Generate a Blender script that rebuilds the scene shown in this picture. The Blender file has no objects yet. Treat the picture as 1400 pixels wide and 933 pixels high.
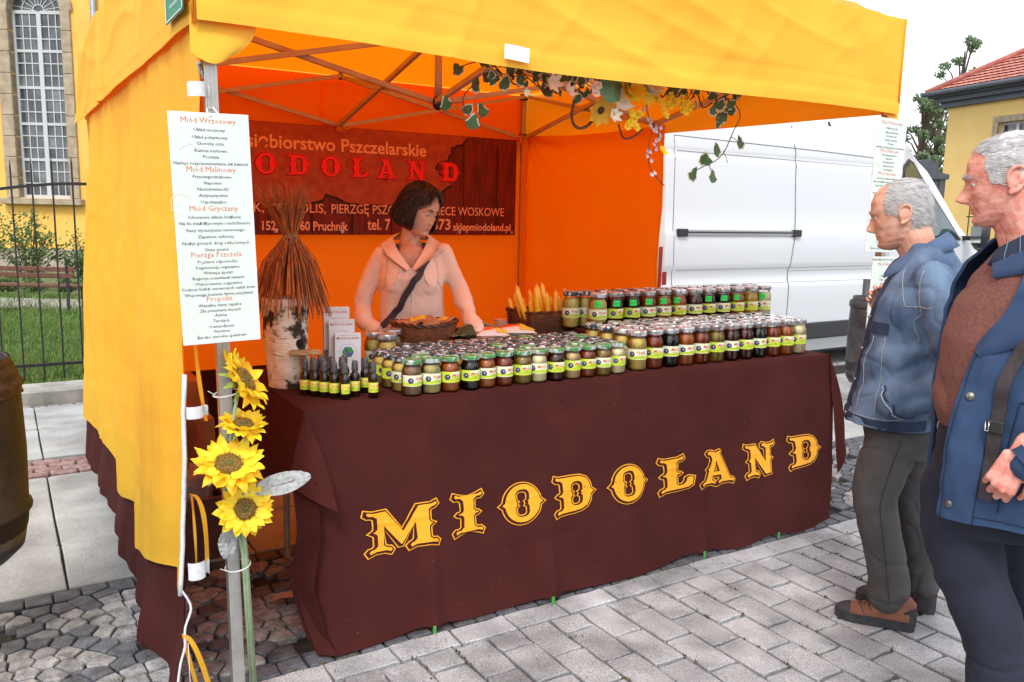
import bpy, bmesh, math, random
from math import sin, cos, pi, radians, sqrt, exp, atan2, hypot
from mathutils import Vector, Matrix, noise
S = bpy.context.scene
COL = S.collection
RND = random.Random(7)
# ---------------------------------------------------------------- camera
F_PX, PITCH, ROLL, YAW, CAMH = 1133.3, .1544, -.0213, .5557, 1.52
Fv = Vector((sin(YAW)*cos(PITCH), cos(YAW)*cos(PITCH), -sin(PITCH)))
R0 = Vector((cos(YAW), -sin(YAW), 0)); U0 = R0.cross(Fv)
Rv = R0*cos(ROLL) - U0*sin(ROLL); Uv = R0*sin(ROLL) + U0*cos(ROLL)
cd = bpy.data.cameras.new('camera'); cam = bpy.data.objects.new('camera', cd); COL.objects.link(cam)
cd.sensor_width = 36; cd.lens = F_PX/1400*36; cd.clip_start = .05; cd.clip_end = 2000
m = Matrix((Rv, Uv, -Fv)).transposed().to_4x4(); m.translation = Vector((0, 0, CAMH)); cam.matrix_world = m
S.camera = cam
# ---------------------------------------------------------------- sky, sun, exposure
SUN_EL, SUN_AZ = radians(50), radians(218)      # azimuth clockwise from +Y
w = bpy.data.worlds.new('World'); S.world = w; w.use_nodes = True
nt = w.node_tree; nt.nodes.clear()
out = nt.nodes.new('ShaderNodeOutputWorld'); bg = nt.nodes.new('ShaderNodeBackground')
sky = nt.nodes.new('ShaderNodeTexSky'); sky.sky_type = 'NISHITA'; sky.sun_disc = False
sky.sun_elevation = SUN_EL; sky.sun_rotation = SUN_AZ; sky.air_density = 1; sky.dust_density = 4; sky.ozone_density = 1
mixs = nt.nodes.new('ShaderNodeMixRGB'); mixs.inputs[0].default_value = .86
mixs.inputs[2].default_value = (9.1, 9.4, 10.0, 1)       # high white cloud over the whole sky
nt.links.new(sky.outputs[0], mixs.inputs[1]); nt.links.new(mixs.outputs[0], bg.inputs[0])
bg.inputs[1].default_value = .125
nt.links.new(bg.outputs[0], out.inputs[0])
sl = bpy.data.lights.new('sun', 'SUN'); sl.energy = 1.45; sl.angle = radians(14); sl.color = (1, .98, .95)
so = bpy.data.objects.new('sun', sl); COL.objects.link(so)
sd = Vector((sin(SUN_AZ)*cos(SUN_EL), cos(SUN_AZ)*cos(SUN_EL), sin(SUN_EL)))
so.rotation_euler = sd.to_track_quat('Z', 'Y').to_euler(); so.location = sd*20
vs = S.view_settings; vs.view_transform = 'Standard'; vs.look = 'None'; vs.gamma = 1; vs.exposure = .68
S.display_settings.display_device = 'sRGB'
try:
    S.cycles.max_bounces = 10; S.cycles.transparent_max_bounces = 16; S.cycles.caustics_refractive = False; S.cycles.caustics_reflective = False
except Exception: pass
# ---------------------------------------------------------------- helpers
def lin(r, g, b):
    f = lambda c: ((c/255+.055)/1.055)**2.4 if c/255 > .04045 else c/255/12.92
    return (f(r), f(g), f(b))
MATS = {}
def mat(name, col, rough=.7, col2=None, scale=8, bump=0, bscale=None, metal=0, coat=0, trans=None, objvar=0, spec=.5,
        stretch=None, alpha=None, detail=4, sheen=0, thresh=None, emit=None, sub=0, coords='pos', ramp=(.35, .65), bdist=.01, tw=.4):
    """one general procedural material: two tones mixed by noise, noise bump, optional translucency"""
    if name in MATS: return MATS[name]
    M = bpy.data.materials.new(name); M.use_nodes = True; t = M.node_tree; n = t.nodes; n.clear(); L = t.links.new
    o = n.new('ShaderNodeOutputMaterial'); b = n.new('ShaderNodeBsdfPrincipled')
    b.inputs['Roughness'].default_value = rough; b.inputs['Metallic'].default_value = metal
    b.inputs['Specular IOR Level'].default_value = spec
    if coat: b.inputs['Coat Weight'].default_value = coat; b.inputs['Coat Roughness'].default_value = .05
    if sheen: b.inputs['Sheen Weight'].default_value = sheen; b.inputs['Sheen Roughness'].default_value = .5
    if sub: b.inputs['Subsurface Weight'].default_value = sub; b.inputs['Subsurface Radius'].default_value = (.012, .005, .003); b.inputs['Subsurface Scale'].default_value = 1
    if coords == 'pos': src = n.new('ShaderNodeNewGeometry').outputs['Position']
    else: src = n.new('ShaderNodeTexCoord').outputs['Object']
    if stretch:
        mp = n.new('ShaderNodeMapping'); mp.inputs['Scale'].default_value = stretch; L(src, mp.inputs[0]); src = mp.outputs[0]
    c = col if len(col) == 4 else (*col, 1)
    cout = None
    if col2 is not None:
        tx = n.new('ShaderNodeTexNoise'); tx.inputs['Scale'].default_value = scale; tx.inputs['Detail'].default_value = detail
        L(src, tx.inputs[0])
        r = n.new('ShaderNodeValToRGB'); r.color_ramp.elements[0].position = ramp[0]; r.color_ramp.elements[1].position = ramp[1]
        r.color_ramp.elements[0].color = c; r.color_ramp.elements[1].color = (*col2, 1); L(tx.outputs[0], r.inputs[0]); cout = r.outputs[0]
    if objvar:
        oi = n.new('ShaderNodeObjectInfo'); mr = n.new('ShaderNodeMapRange'); mr.inputs[3].default_value = 1-objvar; mr.inputs[4].default_value = 1+objvar
        L(oi.outputs['Random'], mr.inputs[0]); hs = n.new('ShaderNodeHueSaturation'); L(mr.outputs[0], hs.inputs['Value'])
        if cout: L(cout, hs.inputs['Color'])
        else: hs.inputs['Color'].default_value = c
        cout = hs.outputs[0]
    if cout: L(cout, b.inputs['Base Color'])
    else: b.inputs['Base Color'].default_value = c
    if bump:
        tb = n.new('ShaderNodeTexNoise'); tb.inputs['Scale'].default_value = bscale or scale*4; tb.inputs['Detail'].default_value = detail; L(src, tb.inputs[0])
        bp = n.new('ShaderNodeBump'); bp.inputs['Strength'].default_value = bump; bp.inputs['Distance'].default_value = bdist
        L(tb.outputs[0], bp.inputs['Height']); L(bp.outputs[0], b.inputs['Normal'])
    s = b.outputs[0]
    if trans:
        tr = n.new('ShaderNodeBsdfTranslucent'); tr.inputs[0].default_value = (*trans, 1); mx = n.new('ShaderNodeMixShader'); mx.inputs[0].default_value = tw
        L(s, mx.inputs[1]); L(tr.outputs[0], mx.inputs[2]); s = mx.outputs[0]
    if alpha is not None:
        tp = n.new('ShaderNodeBsdfTransparent'); mx = n.new('ShaderNodeMixShader'); mx.inputs[0].default_value = alpha
        L(tp.outputs[0], mx.inputs[1]); L(s, mx.inputs[2]); s = mx.outputs[0]
    L(s, o.inputs[0]); MATS[name] = M; return M
def mesh(name, V, Fc, ms, smooth=False, mi=None):
    me = bpy.data.meshes.new(name); me.from_pydata([tuple(v) for v in V], [], Fc)
    for x in (ms if isinstance(ms, (list, tuple)) else [ms]): me.materials.append(x)
    if mi: me.polygons.foreach_set('material_index', mi)
    if smooth: me.polygons.foreach_set('use_smooth', [True]*len(me.polygons))
    me.update(); return me
def link(name, me, parent=None, loc=None, rot=None, sc=None):
    o = bpy.data.objects.new(name, me); COL.objects.link(o)
    if parent: o.parent = parent
    if loc is not None: o.location = loc
    if rot is not None: o.rotation_euler = rot
    if sc is not None: o.scale = sc
    return o
def tag(o, label=None, cat=None, group=None, kind=None):
    if label: o['label'] = label
    if cat: o['category'] = cat
    if group: o['group'] = group
    if kind: o['kind'] = kind
    return o
def thing(name, label, cat, loc=(0, 0, 0), rz=0, group=None):
    o = bpy.data.objects.new(name, None); COL.objects.link(o); o.location = loc; o.rotation_euler = (0, 0, rz); o.empty_display_size = .1
    return tag(o, label, cat, group)
KIDS = {}
def dup(o, parent=None, loc=None, rot=None, sc=None, label=None, group=None):
    c = o.copy(); COL.objects.link(c)
    if parent: c.parent = parent
    if loc is not None: c.location = loc
    if rot is not None: c.rotation_euler = rot
    if sc is not None: c.scale = sc
    if label: c['label'] = label
    if group: c['group'] = group
    for k in o.children:
        if k.name in COL.objects: dup(k, c)
    return c
class MB:
    """collects shapes, builds ONE mesh"""
    def __init__(s): s.V = []; s.F = []; s.I = []; s.mi = 0
    def add(s, V, Fc, M=None):
        n = len(s.V); s.V += [(M @ Vector(v)) if M else Vector(v) for v in V]; s.F += [tuple(i+n for i in f) for f in Fc]; s.I += [s.mi]*len(Fc); return s
    def box(s, c, d, M=None, rz=0):
        x, y, z = d[0]/2, d[1]/2, d[2]/2
        R = Matrix.Translation(c) @ Matrix.Rotation(rz, 4, 'Z')
        V = [R @ Vector((i*x, j*y, k*z)) for k in (-1, 1) for j in (-1, 1) for i in (-1, 1)]
        return s.add(V, [(0, 2, 3, 1), (4, 5, 7, 6), (0, 1, 5, 4), (2, 6, 7, 3), (0, 4, 6, 2), (1, 3, 7, 5)], M)
    def box2(s, a, b, M=None):
        return s.box([(a[i]+b[i])/2 for i in range(3)], [abs(b[i]-a[i]) for i in range(3)], M)
    def bev(s, c, d, r=.01, M=None, rz=0):
        """box with chamfered edges (octagon-ish prism, chamfered top and bottom)"""
        x, y, z = d[0]/2, d[1]/2, d[2]/2; R = Matrix.Translation(c) @ Matrix.Rotation(rz, 4, 'Z')
        def ring(e, zz): return [(x-e, y-r-e*0, zz), (x-r, y-e, zz), (-x+r, y-e, zz), (-x+e, y-r, zz), (-x+e, -y+r, zz), (-x+r, -y+e, zz), (x-r, -y+e, zz), (x-e, -y+r, zz)]
        V = ring(r, -z)+ring(0, -z+r)+ring(0, z-r)+ring(r, z)
        Fc = [tuple(range(7, -1, -1)), tuple(range(24, 32))]
        for k in range(3):
            for i in range(8): j = (i+1) % 8; Fc.append((k*8+i, k*8+j, k*8+8+j, k*8+8+i))
        return s.add([R @ Vector(v) for v in V], Fc, M)
    def tube(s, P, r, n=6, cap=True, M=None, flat=1, up=None):
        P = [Vector(p) for p in P]; k = len(P); rr = r if isinstance(r, (list, tuple)) else [r]*k
        V = []; Fc = []; prev = None
        for i in range(k):
            t = (P[min(i+1, k-1)]-P[max(i-1, 0)])
            if t.length < 1e-9: t = Vector((0, 0, 1))
            t.normalize()
            if prev is None:
                u = Vector(up) if up else (Vector((0, 0, 1)) if abs(t.z) < .9 else Vector((1, 0, 0)))
            else: u = prev
            a = u-t*u.dot(t)
            if a.length < 1e-6: a = t.orthogonal()
            a.normalize(); prev = a; b = t.cross(a)
            for j in range(n):
                an = 2*pi*j/n+(pi/n if n == 4 else 0); V.append(P[i]+(a*cos(an)*flat+b*sin(an))*rr[i])
        for i in range(k-1):
            for j in range(n): q = (j+1) % n; Fc.append((i*n+j, i*n+q, (i+1)*n+q, (i+1)*n+j))
        if cap: Fc.append(tuple(range(n-1, -1, -1))); Fc.append(tuple((k-1)*n+j for j in range(n)))
        return s.add(V, Fc, M)
    def lathe(s, prof, n=16, M=None, cap=True, a0=0, a1=2*pi):
        V = []; Fc = []; full = abs(a1-a0-2*pi) < 1e-6; m = n if full else n+1
        for r, z in prof:
            for j in range(m): an = a0+(a1-a0)*j/n; V.append((r*cos(an), r*sin(an), z))
        for i in range(len(prof)-1):
            for j in range(n): q = (j+1) % m; Fc.append((i*m+j, i*m+q, (i+1)*m+q, (i+1)*m+j))
        if cap and full:
            Fc.append(tuple(range(m-1, -1, -1))); Fc.append(tuple((len(prof)-1)*m+j for j in range(m)))
        return s.add(V, Fc, M)
    def prism(s, poly, z0, z1, M=None):
        n = len(poly); V = [(p[0], p[1], z0) for p in poly]+[(p[0], p[1], z1) for p in poly]
        Fc = [tuple(range(n-1, -1, -1)), tuple(range(n, 2*n))]+[(i, (i+1) % n, n+(i+1) % n, n+i) for i in range(n)]
        return s.add(V, Fc, M)
    def grid(s, nu, nv, f, M=None):
        V = [f(i/nu, j/nv) for j in range(nv+1) for i in range(nu+1)]
        Fc = [(j*(nu+1)+i, j*(nu+1)+i+1, (j+1)*(nu+1)+i+1, (j+1)*(nu+1)+i) for j in range(nv) for i in range(nu)]
        return s.add(V, Fc, M)
    def ball(s, c, r, n=8, m=6, M=None, R=None):
        r = r if isinstance(r, (list, tuple)) else (r, r, r); V = []; Fc = []
        for i in range(m+1):
            ph = -pi/2+pi*i/m
            for j in range(n):
                v = Vector((r[0]*cos(ph)*cos(2*pi*j/n), r[1]*cos(ph)*sin(2*pi*j/n), r[2]*sin(ph)))
                if R: v = R @ v
                V.append(v+Vector(c))
        for i in range(m):
            for j in range(n): q = (j+1) % n; Fc.append((i*n+j, i*n+q, (i+1)*n+q, (i+1)*n+j))
        return s.add(V, Fc, M)
    def me(s, name, ms, smooth=False): return mesh(name, s.V, s.F, ms, smooth, s.I if isinstance(ms, (list, tuple)) else None)
    def build(s, name, ms, parent=None, smooth=False, **k): return link(name, s.me(name, ms, smooth), parent, **k)
def fb(x, y=0., z=0., o=3): return noise.fractal(Vector((x, y, z)), 1., 2., o, noise_basis='PERLIN_ORIGINAL')
def rid(x, y=0., z=0., p=5): return (1-abs(noise.noise(Vector((x, y, z)))))**p
def smoothstep(a, b, x):
    t = max(0, min(1, (x-a)/(b-a))); return t*t*(3-2*t)
def lerp(a, b, t): return a+(b-a)*t
def interp(tab, x):
    if x <= tab[0][0]: return tab[0][1]
    for (a, p), (b, q) in zip(tab, tab[1:]):
        if x <= b:
            t = (x-a)/(b-a); t = t*t*(3-2*t)*.5+t*.5
            return p+(q-p)*t if not isinstance(p, (tuple, list)) else tuple(u+(v-u)*t for u, v in zip(p, q))
    return tab[-1][1]
def text_mesh(name, s, size, m, align='CENTER', res=2, depth=0, space=1, shear=0, sx=1, offset=0):
    c = bpy.data.curves.new('txt', 'FONT'); c.body = s; c.size = size; c.align_x = align; c.resolution_u = res; c.space_character = space; c.shear = shear; c.offset = offset
    c.extrude = depth; c.fill_mode = 'FRONT' if not depth else 'BOTH'
    o = bpy.data.objects.new('txt', c); COL.objects.link(o); o.update_tag(); bpy.context.view_layer.update()
    dg = bpy.context.evaluated_depsgraph_get(); me = bpy.data.meshes.new_from_object(o.evaluated_get(dg)); bpy.data.objects.remove(o); bpy.data.curves.remove(c)
    me.name = name; me.materials.clear(); me.materials.append(m)
    if sx != 1:
        for v in me.vertices: v.co.x *= sx
    return me
def text_into(mb, s, size, M, align='CENTER', res=1, mi=0, space=1, shear=0, sx=1, offset=0):
    """text triangles added to a collector under matrix M (text lies in its xy plane)"""
    me = text_mesh('t', s, size, MATS['black_print'], align, res, 0, space, shear, sx, offset); old = mb.mi; mb.mi = mi
    mb.add([v.co.copy() for v in me.vertices], [tuple(p.vertices) for p in me.polygons], M); mb.mi = old; bpy.data.meshes.remove(me)
mat('black_print', (.02, .02, .02), .8)
# ================================================================ GROUND AND PAVING
g_soil = mat('joint_soil', (.020, .017, .013), .95, (.045, .038, .028), 30, .6, 200)
gr = mat('granite', lin(134, 134, 135), .75, lin(178, 178, 179), 5, .35, 260, objvar=.13, detail=6)
def speckle(M, amount=.35, sc=220):
    """fine dark and light grains of granite"""
    t = M.node_tree; n = t.nodes; L = t.links.new; b = [x for x in n if x.type == 'BSDF_PRINCIPLED'][0]
    src = b.inputs['Base Color'].links[0].from_socket; g = n.new('ShaderNodeNewGeometry'); tx = n.new('ShaderNodeTexNoise'); tx.inputs['Scale'].default_value = sc; tx.inputs['Detail'].default_value = 2; L(g.outputs['Position'], tx.inputs[0])
    mr = n.new('ShaderNodeMapRange'); mr.inputs[1].default_value = .35; mr.inputs[2].default_value = .65; mr.inputs[3].default_value = 1-amount; mr.inputs[4].default_value = 1+amount; L(tx.outputs[0], mr.inputs[0])
    t2 = n.new('ShaderNodeTexNoise'); t2.inputs['Scale'].default_value = 1.7; t2.inputs['Detail'].default_value = 5; L(g.outputs['Position'], t2.inputs[0])
    m2 = n.new('ShaderNodeMapRange'); m2.inputs[1].default_value = .3; m2.inputs[2].default_value = .7; m2.inputs[3].default_value = .8; m2.inputs[4].default_value = 1.12; L(t2.outputs[0], m2.inputs[0])
    mu = n.new('ShaderNodeMath'); mu.operation = 'MULTIPLY'; L(mr.outputs[0], mu.inputs[0]); L(m2.outputs[0], mu.inputs[1])
    hs = n.new('ShaderNodeHueSaturation'); L(mu.outputs[0], hs.inputs['Value']); L(src, hs.inputs['Color']); L(hs.outputs[0], b.inputs['Base Color'])
speckle(gr, .38, 240)
sett_m = mat('sett_granite', lin(112, 110, 110), .7, lin(162, 160, 159), 22, .6, 90, objvar=.16, detail=5); speckle(sett_m, .25, 260)
dark_sett_m = mat('dark_sett', lin(72, 74, 80), .65, lin(100, 102, 108), 22, .6, 90, objvar=.2); speckle(dark_sett_m, .2, 260)
slab_m = mat('concrete_slab', lin(134, 134, 132), .85, lin(168, 169, 167), 3.5, .4, 160, objvar=.06, detail=8); speckle(slab_m, .22, 240)
brick_m = mat('paving_brick', lin(120, 92, 90), .85, lin(160, 132, 128), 25, .4, 140, objvar=.16)
kerb_m = mat('kerb_stone', lin(128, 126, 120), .85, lin(165, 163, 156), 6, .4, 120, objvar=.06); speckle(kerb_m, .2, 200)
def ground_sheet(name, x0, y0, x1, y1, z, m, nx=1, ny=1):
    b = MB(); b.grid(nx, ny, lambda u, v: (lerp(x0, x1, u), lerp(y0, y1, v), z)); o = b.build(name, m); return tag(o, kind='structure')
ground_sheet('ground', -600, -600, 600, 700, -.045, mat('dusty_ground', (.11, .10, .09), .95, (.2, .19, .17), .3, .3, 20))
ground_sheet('joint_bed', -8, -2, 16, 7.2, -.026, g_soil)
# asphalt road where the van stands and beyond
ground_sheet('road', 3.0, 7.15, 60, 40, -.004, mat('asphalt', (.05, .05, .052), .9, (.09, .09, .09), 40, .5, 200))
def slab_mesh(name, w, l, h=.05, r=.0032, seed=0, m=None, jit=.004):
    """stone with slightly irregular outline and rounded top edge"""
    q = random.Random(seed); P = []
    cs = [(-w/2, -l/2), (w/2, -l/2), (w/2, l/2), (-w/2, l/2)]
    for k in range(4):
        a = cs[k]; b = cs[(k+1) % 4]
        for t in (.012, .33, .66, .988):
            P.append(Vector((lerp(a[0], b[0], t)+q.uniform(-jit, jit), lerp(a[1], b[1], t)+q.uniform(-jit, jit), 0)))
    n = len(P); V = [(p.x, p.y, -h) for p in P]+[(p.x, p.y, -r) for p in P]+[(p.x*(1-2*r/w), p.y*(1-2*r/l), q.uniform(-.0012, .0012)) for p in P]+[(0, 0, .0015)]
    Fc = []
    for k in range(2):
        for i in range(n): j = (i+1) % n; Fc.append((k*n+i, k*n+j, k*n+n+j, k*n+n+i))
    for i in range(n): Fc.append((2*n+i, 2*n+(i+1) % n, 3*n))
    me = mesh(name, V, Fc, m)
    return me
# --- front: running bond granite slabs, long axis away from the camera
fp = tag(bpy.data.objects.new('front_pavement', None), kind='structure'); COL.objects.link(fp)
LW, LL = .1365, .226
v_full = [slab_mesh('slab', LW-.0125, LL-.0125, seed=i, m=gr) for i in range(6)]
v_half = [slab_mesh('slab', LW-.0125, LL/2-.0125, seed=10+i, m=gr) for i in range(3)]
v_head = [slab_mesh('slab', .236-.008, .118-.008, seed=20+i, m=gr) for i in range(4)]
q = random.Random(3); cnt = 0
for i in range(-1, 27):
    x = .14+.236*i
    link('slab', q.choice(v_head), fp, (x+.118, 2.53-.059, q.uniform(-.003, .003)), (q.uniform(-.008, .008), q.uniform(-.01, .01), q.choice((0, pi))))
rest = MB()
for c in range(0, 34):
    x = 2.3685+(c-16)*LW+LW/2; odd = c % 2
    y = 2.41
    if odd:
        link('slab', q.choice(v_half), fp, (x, y-LL/4, q.uniform(-.003, .003)), (q.uniform(-.01, .01), q.uniform(-.01, .01), 0)); cnt += 1
    y = 2.41-(LL/2 if odd else 0)
    while y > .75:
        far = (x-.5)*.53+y*.85 > .9
        if x*1.1+.3 > 0:
            args = ((x+q.uniform(-.001, .001), y-LL/2, q.uniform(-.003, .003)), (q.uniform(-.008, .008), q.uniform(-.01, .01), q.choice((0, pi))+q.uniform(-.006, .006)))
            if cnt < 268: link('slab', q.choice(v_full), fp, *args); cnt += 1
            else:
                me = q.choice(v_full); M = Matrix.Translation(args[0]) @ Matrix.Rotation(args[1][2], 4, 'Z'); rest.add([v.co for v in me.vertices], [tuple(p.vertices) for p in me.polygons], M)
        y -= LL
for yy in range(12):
    for c in range(60):
        x = .0+(c-16)*LW; y = .75-LL*(yy+.5)
        me = v_full[(c+yy) % 6]; rest.add([v.co for v in me.vertices], [tuple(p.vertices) for p in me.polygons], Matrix.Translation((x, y, 0)))
o = rest.build('slab', gr, fp); o['kind'] = 'stuff'
# --- small setts laid in segmental arcs
sp = tag(bpy.data.objects.new('sett_paving', None), kind='structure'); COL.objects.link(sp)
def sett_mesh(seed, m):
    q = random.Random(seed); n = 12; P = []
    for i in range(n):
        a = 2*pi*(i+.5)/n; r = .5*(abs(cos(a))**5+abs(sin(a))**5)**(-.2)*q.uniform(.95, 1.03); P.append((r*cos(a), r*sin(a)))
    V = [(p[0], p[1], -.5) for p in P]+[(p[0]*.98, p[1]*.98, -.06) for p in P]+[(p[0]*.93, p[1]*.93, q.uniform(-.03, .03)) for p in P]+[(q.uniform(-.1, .1), q.uniform(-.1, .1), .05)]
    Fc = [(k*n+i, k*n+(i+1) % n, k*n+n+(i+1) % n, k*n+n+i) for k in range(2) for i in range(n)]+[(2*n+i, 2*n+(i+1) % n, 3*n) for i in range(n)]
    return mesh('sett', V, Fc, m)
sm = [sett_mesh(i, sett_m) for i in range(8)]; dm = [sett_mesh(i+20, dark_sett_m) for i in range(4)]
stones = []
for i in range(-14, 60):                     # straight edging course of dark setts
    stones.append((.02+i*.092, 2.575, 0, .086, .074, 1))
    stones.append((.05+i*.098, 3.515, 0, .09, .07, 1))
SZ = .068; RF = .47
def in_disk(x, y, j, m=0.):
    cy = 2.15+RF*.62*j; k = round((x+.10-(j % 2)*RF)/(2*RF)); cx = -.10+(j % 2)*RF+2*RF*k
    return cx, cy, hypot(x-cx, y-cy)
pts = [(s_[0], s_[1], 1) for s_ in stones]
for j in range(-1, 6):
    for k in range(-2, 11):
        cx, cy = -.10+(j % 2)*RF+2*RF*k, 2.15+RF*.62*j
        for ring in range(0, 8):
            r = RF-.034-ring*SZ
            if r < .03: break
            n_ = max(3, int(2*pi*r/(SZ*1.12)))
            for i in range(n_):
                a = 2*pi*(i+.5*(ring % 2))/n_; x, y = cx+r*cos(a), cy+r*sin(a)
                if not 2.645 < y < 3.45 or sin(a) < -.25: continue
                if in_disk(x, y, j-1)[2] < RF+.020: continue
                if in_disk(x, y, j-2)[2] < RF+.020: continue
                pts.append((x+q.uniform(-.005, .005), y+q.uniform(-.005, .005), 1 if ring == 0 or q.random() < .03 else 0))
P_ = []; H_ = {}
for p in pts:
    kx, ky = int(p[0]//.05), int(p[1]//.05)
    if any(hypot(p[0]-o[0], p[1]-o[1]) < .043 for a in (-1, 0, 1) for b in (-1, 0, 1) for o in H_.get((kx+a, ky+b), ())): continue
    P_.append(p); H_.setdefault((kx, ky), []).append(p)
def clip(poly, a, b, c):
    o = []
    for i in range(len(poly)):
        p, r = poly[i], poly[(i+1) % len(poly)]; dp, dr = a*p[0]+b*p[1]-c, a*r[0]+b*r[1]-c
        if dp <= 0: o.append(p)
        if (dp < 0 < dr) or (dr < 0 < dp): t = dp/(dp-dr); o.append((lerp(p[0], r[0], t), lerp(p[1], r[1], t)))
    return o
def sett_cell(p):
    x, y, d = p; poly = [(x-.052, max(y-.05, 2.534)), (x+.052, max(y-.05, 2.534)), (x+.052, min(y+.05, 3.552)), (x-.052, min(y+.05, 3.552))]; kx, ky = int(x//.05), int(y//.05)
    for a in range(-3, 4):
        for b in range(-3, 4):
            for o in H_.get((kx+a, ky+b), ()):
                if o is p: continue
                nx, ny = o[0]-x, o[1]-y; l_ = hypot(nx, ny)
                if l_ > .14: continue
                g_ = .0032; poly = clip(poly, nx/l_, ny/l_, (nx*(x+o[0])/2+ny*(y+o[1])/2)/l_-g_)
                if len(poly) < 3: return None
    Q = []
    for i in range(len(poly)):                    # drop tiny edges, split long ones a little unevenly
        p0, p1 = poly[i], poly[(i+1) % len(poly)]
        if hypot(p0[0]-p1[0], p0[1]-p1[1]) < .008: continue
        Q.append(p0)
        if hypot(p0[0]-p1[0], p0[1]-p1[1]) > .03: Q.append(((p0[0]+p1[0])/2+q.uniform(-.0016, .0016), (p0[1]+p1[1])/2+q.uniform(-.0016, .0016)))
    if len(Q) < 4: return None
    cx = sum(p[0] for p in Q)/len(Q); cy = sum(p[1] for p in Q)/len(Q); L_ = [(p[0]-cx, p[1]-cy) for p in Q]; n = len(L_); ins = .88; tz = q.uniform(-.0025, .0025); tx, ty = q.uniform(-.04, .04), q.uniform(-.04, .04)
    V = [(a, b, -.03) for a, b in L_]+[(a*.985, b*.985, -.0045) for a, b in L_]+[(a*ins, b*ins, tz*.4+a*tx+b*ty+q.uniform(-.0006, .0006)) for a, b in L_]+[(q.uniform(-.004, .004), q.uniform(-.004, .004), tz*.4+.0016)]
    Fc = [(k*n+i, k*n+(i+1) % n, k*n+n+(i+1) % n, k*n+n+i) for k in (0, 1) for i in range(n)]+[(2*n+i, 2*n+(i+1) % n, 3*n) for i in range(n)]
    return (cx, cy), V, Fc
def sett_pri(s):
    x, y = s[0], s[1]; vis = (x < 1.05) or (x > 3.45 and x < 5.2)
    return (0 if vis else 10)+hypot(x, y)
P_.sort(key=sett_pri); rest = MB(); cnt = 0
for p in P_:
    r = sett_cell(p)
    if r is None: continue
    (cx, cy), V, Fc = r; m_ = dark_sett_m if p[2] else sett_m
    if cnt < 298: link('sett', mesh('sett', V, Fc, m_), sp, (cx, cy, q.uniform(-.003, .003))); cnt += 1
    else: rest.mi = p[2]; rest.add(V, Fc, Matrix.Translation((cx, cy, q.uniform(-.003, .003))))
o = rest.build('sett', [sett_m, dark_sett_m], sp); o['kind'] = 'stuff'
# --- big slabs, brick strips, kerb
bp_ = tag(bpy.data.objects.new('slab_pavement', None), kind='structure'); COL.objects.link(bp_)
rows = [(3.555, 4.06), (4.06, 5.165), (5.56, 6.31), (6.31, 7.0)]
for ri, (a, b) in enumerate(rows):
    for i in range(-7, 20):
        x0 = .156+.74*i+(.0); L_ = b-a
        me = slab_mesh('slab', .74-.009, L_-.009, seed=40+ri*3+i % 3, m=slab_m, r=.004, jit=.002)
        link('slab', me, bp_, (x0+.37, (a+b)/2, q.uniform(-.003, .002)), (q.uniform(-.003, .003), q.uniform(-.003, .003), 0))
bs = tag(bpy.data.objects.new('brick_strip', None), kind='structure'); COL.objects.link(bs)
bm_ = [slab_mesh('brick', .135, .068, seed=60+i, m=brick_m, r=.006, jit=.004) for i in range(4)]
gm_ = [slab_mesh('brick', .085, .05, seed=70+i, m=sett_m, r=.008, jit=.006) for i in range(4)]
for r_ in range(4):
    for i in range(-7, 30):
        link('brick', q.choice(bm_), bs, (.1+i*.145+(r_ % 2)*.07, 5.245+r_*.078, q.uniform(-.004, .003)), (q.uniform(-.02, .02), q.uniform(-.02, .02), q.uniform(-.02, .02)))
for i in range(-10, 34): link('brick', q.choice(gm_), bs, (.1+i*.094, 7.06, q.uniform(-.01, 0)), (0, 0, q.uniform(-.1, .1)), None)
kb = tag(bpy.data.objects.new('kerb', None), kind='structure'); COL.objects.link(kb)
for i in range(-9, 4):
    b = MB(); b.bev((0, 0, 0), (.985, .30, .22), .02); link('kerb_stone', b.me('kerb_stone', kerb_m), kb, (.45+i*.995, 7.30, -.01+q.uniform(-.003, .003)), (0, 0, q.uniform(-.004, .004)))
gt = MB()
for i in range(700):
    x, y = q.uniform(-.4, 5.0), q.uniform(.8, 3.4); r = q.uniform(.0012, .004); a = q.uniform(0, 6.28); gt.mi = int(q.random() < .3); gt.add([(x+r*cos(a), y+r*sin(a), .0035), (x+r*cos(a+2.1), y+r*sin(a+2.1), .0035), (x+r*cos(a+4.2), y+r*sin(a+4.2), .0045), (x, y, .0035+r)], [(0, 1, 3), (1, 2, 3), (2, 0, 3)])
tag(gt.build('grit', [mat('grit_dark', (.05, .045, .04), .9), mat('grit_leaf', (.22, .16, .06), .8)]), 'loose grit and crumbs of dry leaf scattered over the paving', 'grit', kind='stuff')
# moss and weeds in the joints
mo = MB()
for i in range(900):
    k = q.random()
    if k < .55: x = 2.3685+(int(q.uniform(-16, 18)))*LW+q.gauss(0, .004); y = q.uniform(1.6, 2.52)
    elif k < .75: x = q.uniform(.6, 4.5); y = 2.53+q.gauss(0, .012)
    elif k < .85: x = q.uniform(-.4, 1.0); y = q.uniform(2.6, 3.5)
    else: x = q.uniform(3.5, 4.6); y = q.uniform(2.55, 3.3)
    if fb(x*3, y*3, 5) < .02: continue
    for j in range(3):
        a = q.uniform(0, 6.28); r = q.uniform(.002, .008); dx, dy = q.gauss(0, .006), q.gauss(0, .006)
        mo.add([(x+dx-r*cos(a), y+dy-r*sin(a), -.005), (x+dx+r*cos(a), y+dy+r*sin(a), -.005), (x+dx+q.gauss(0, .003), y+dy+q.gauss(0, .003), .004+q.random()*.006)], [(0, 1, 2)])
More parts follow.
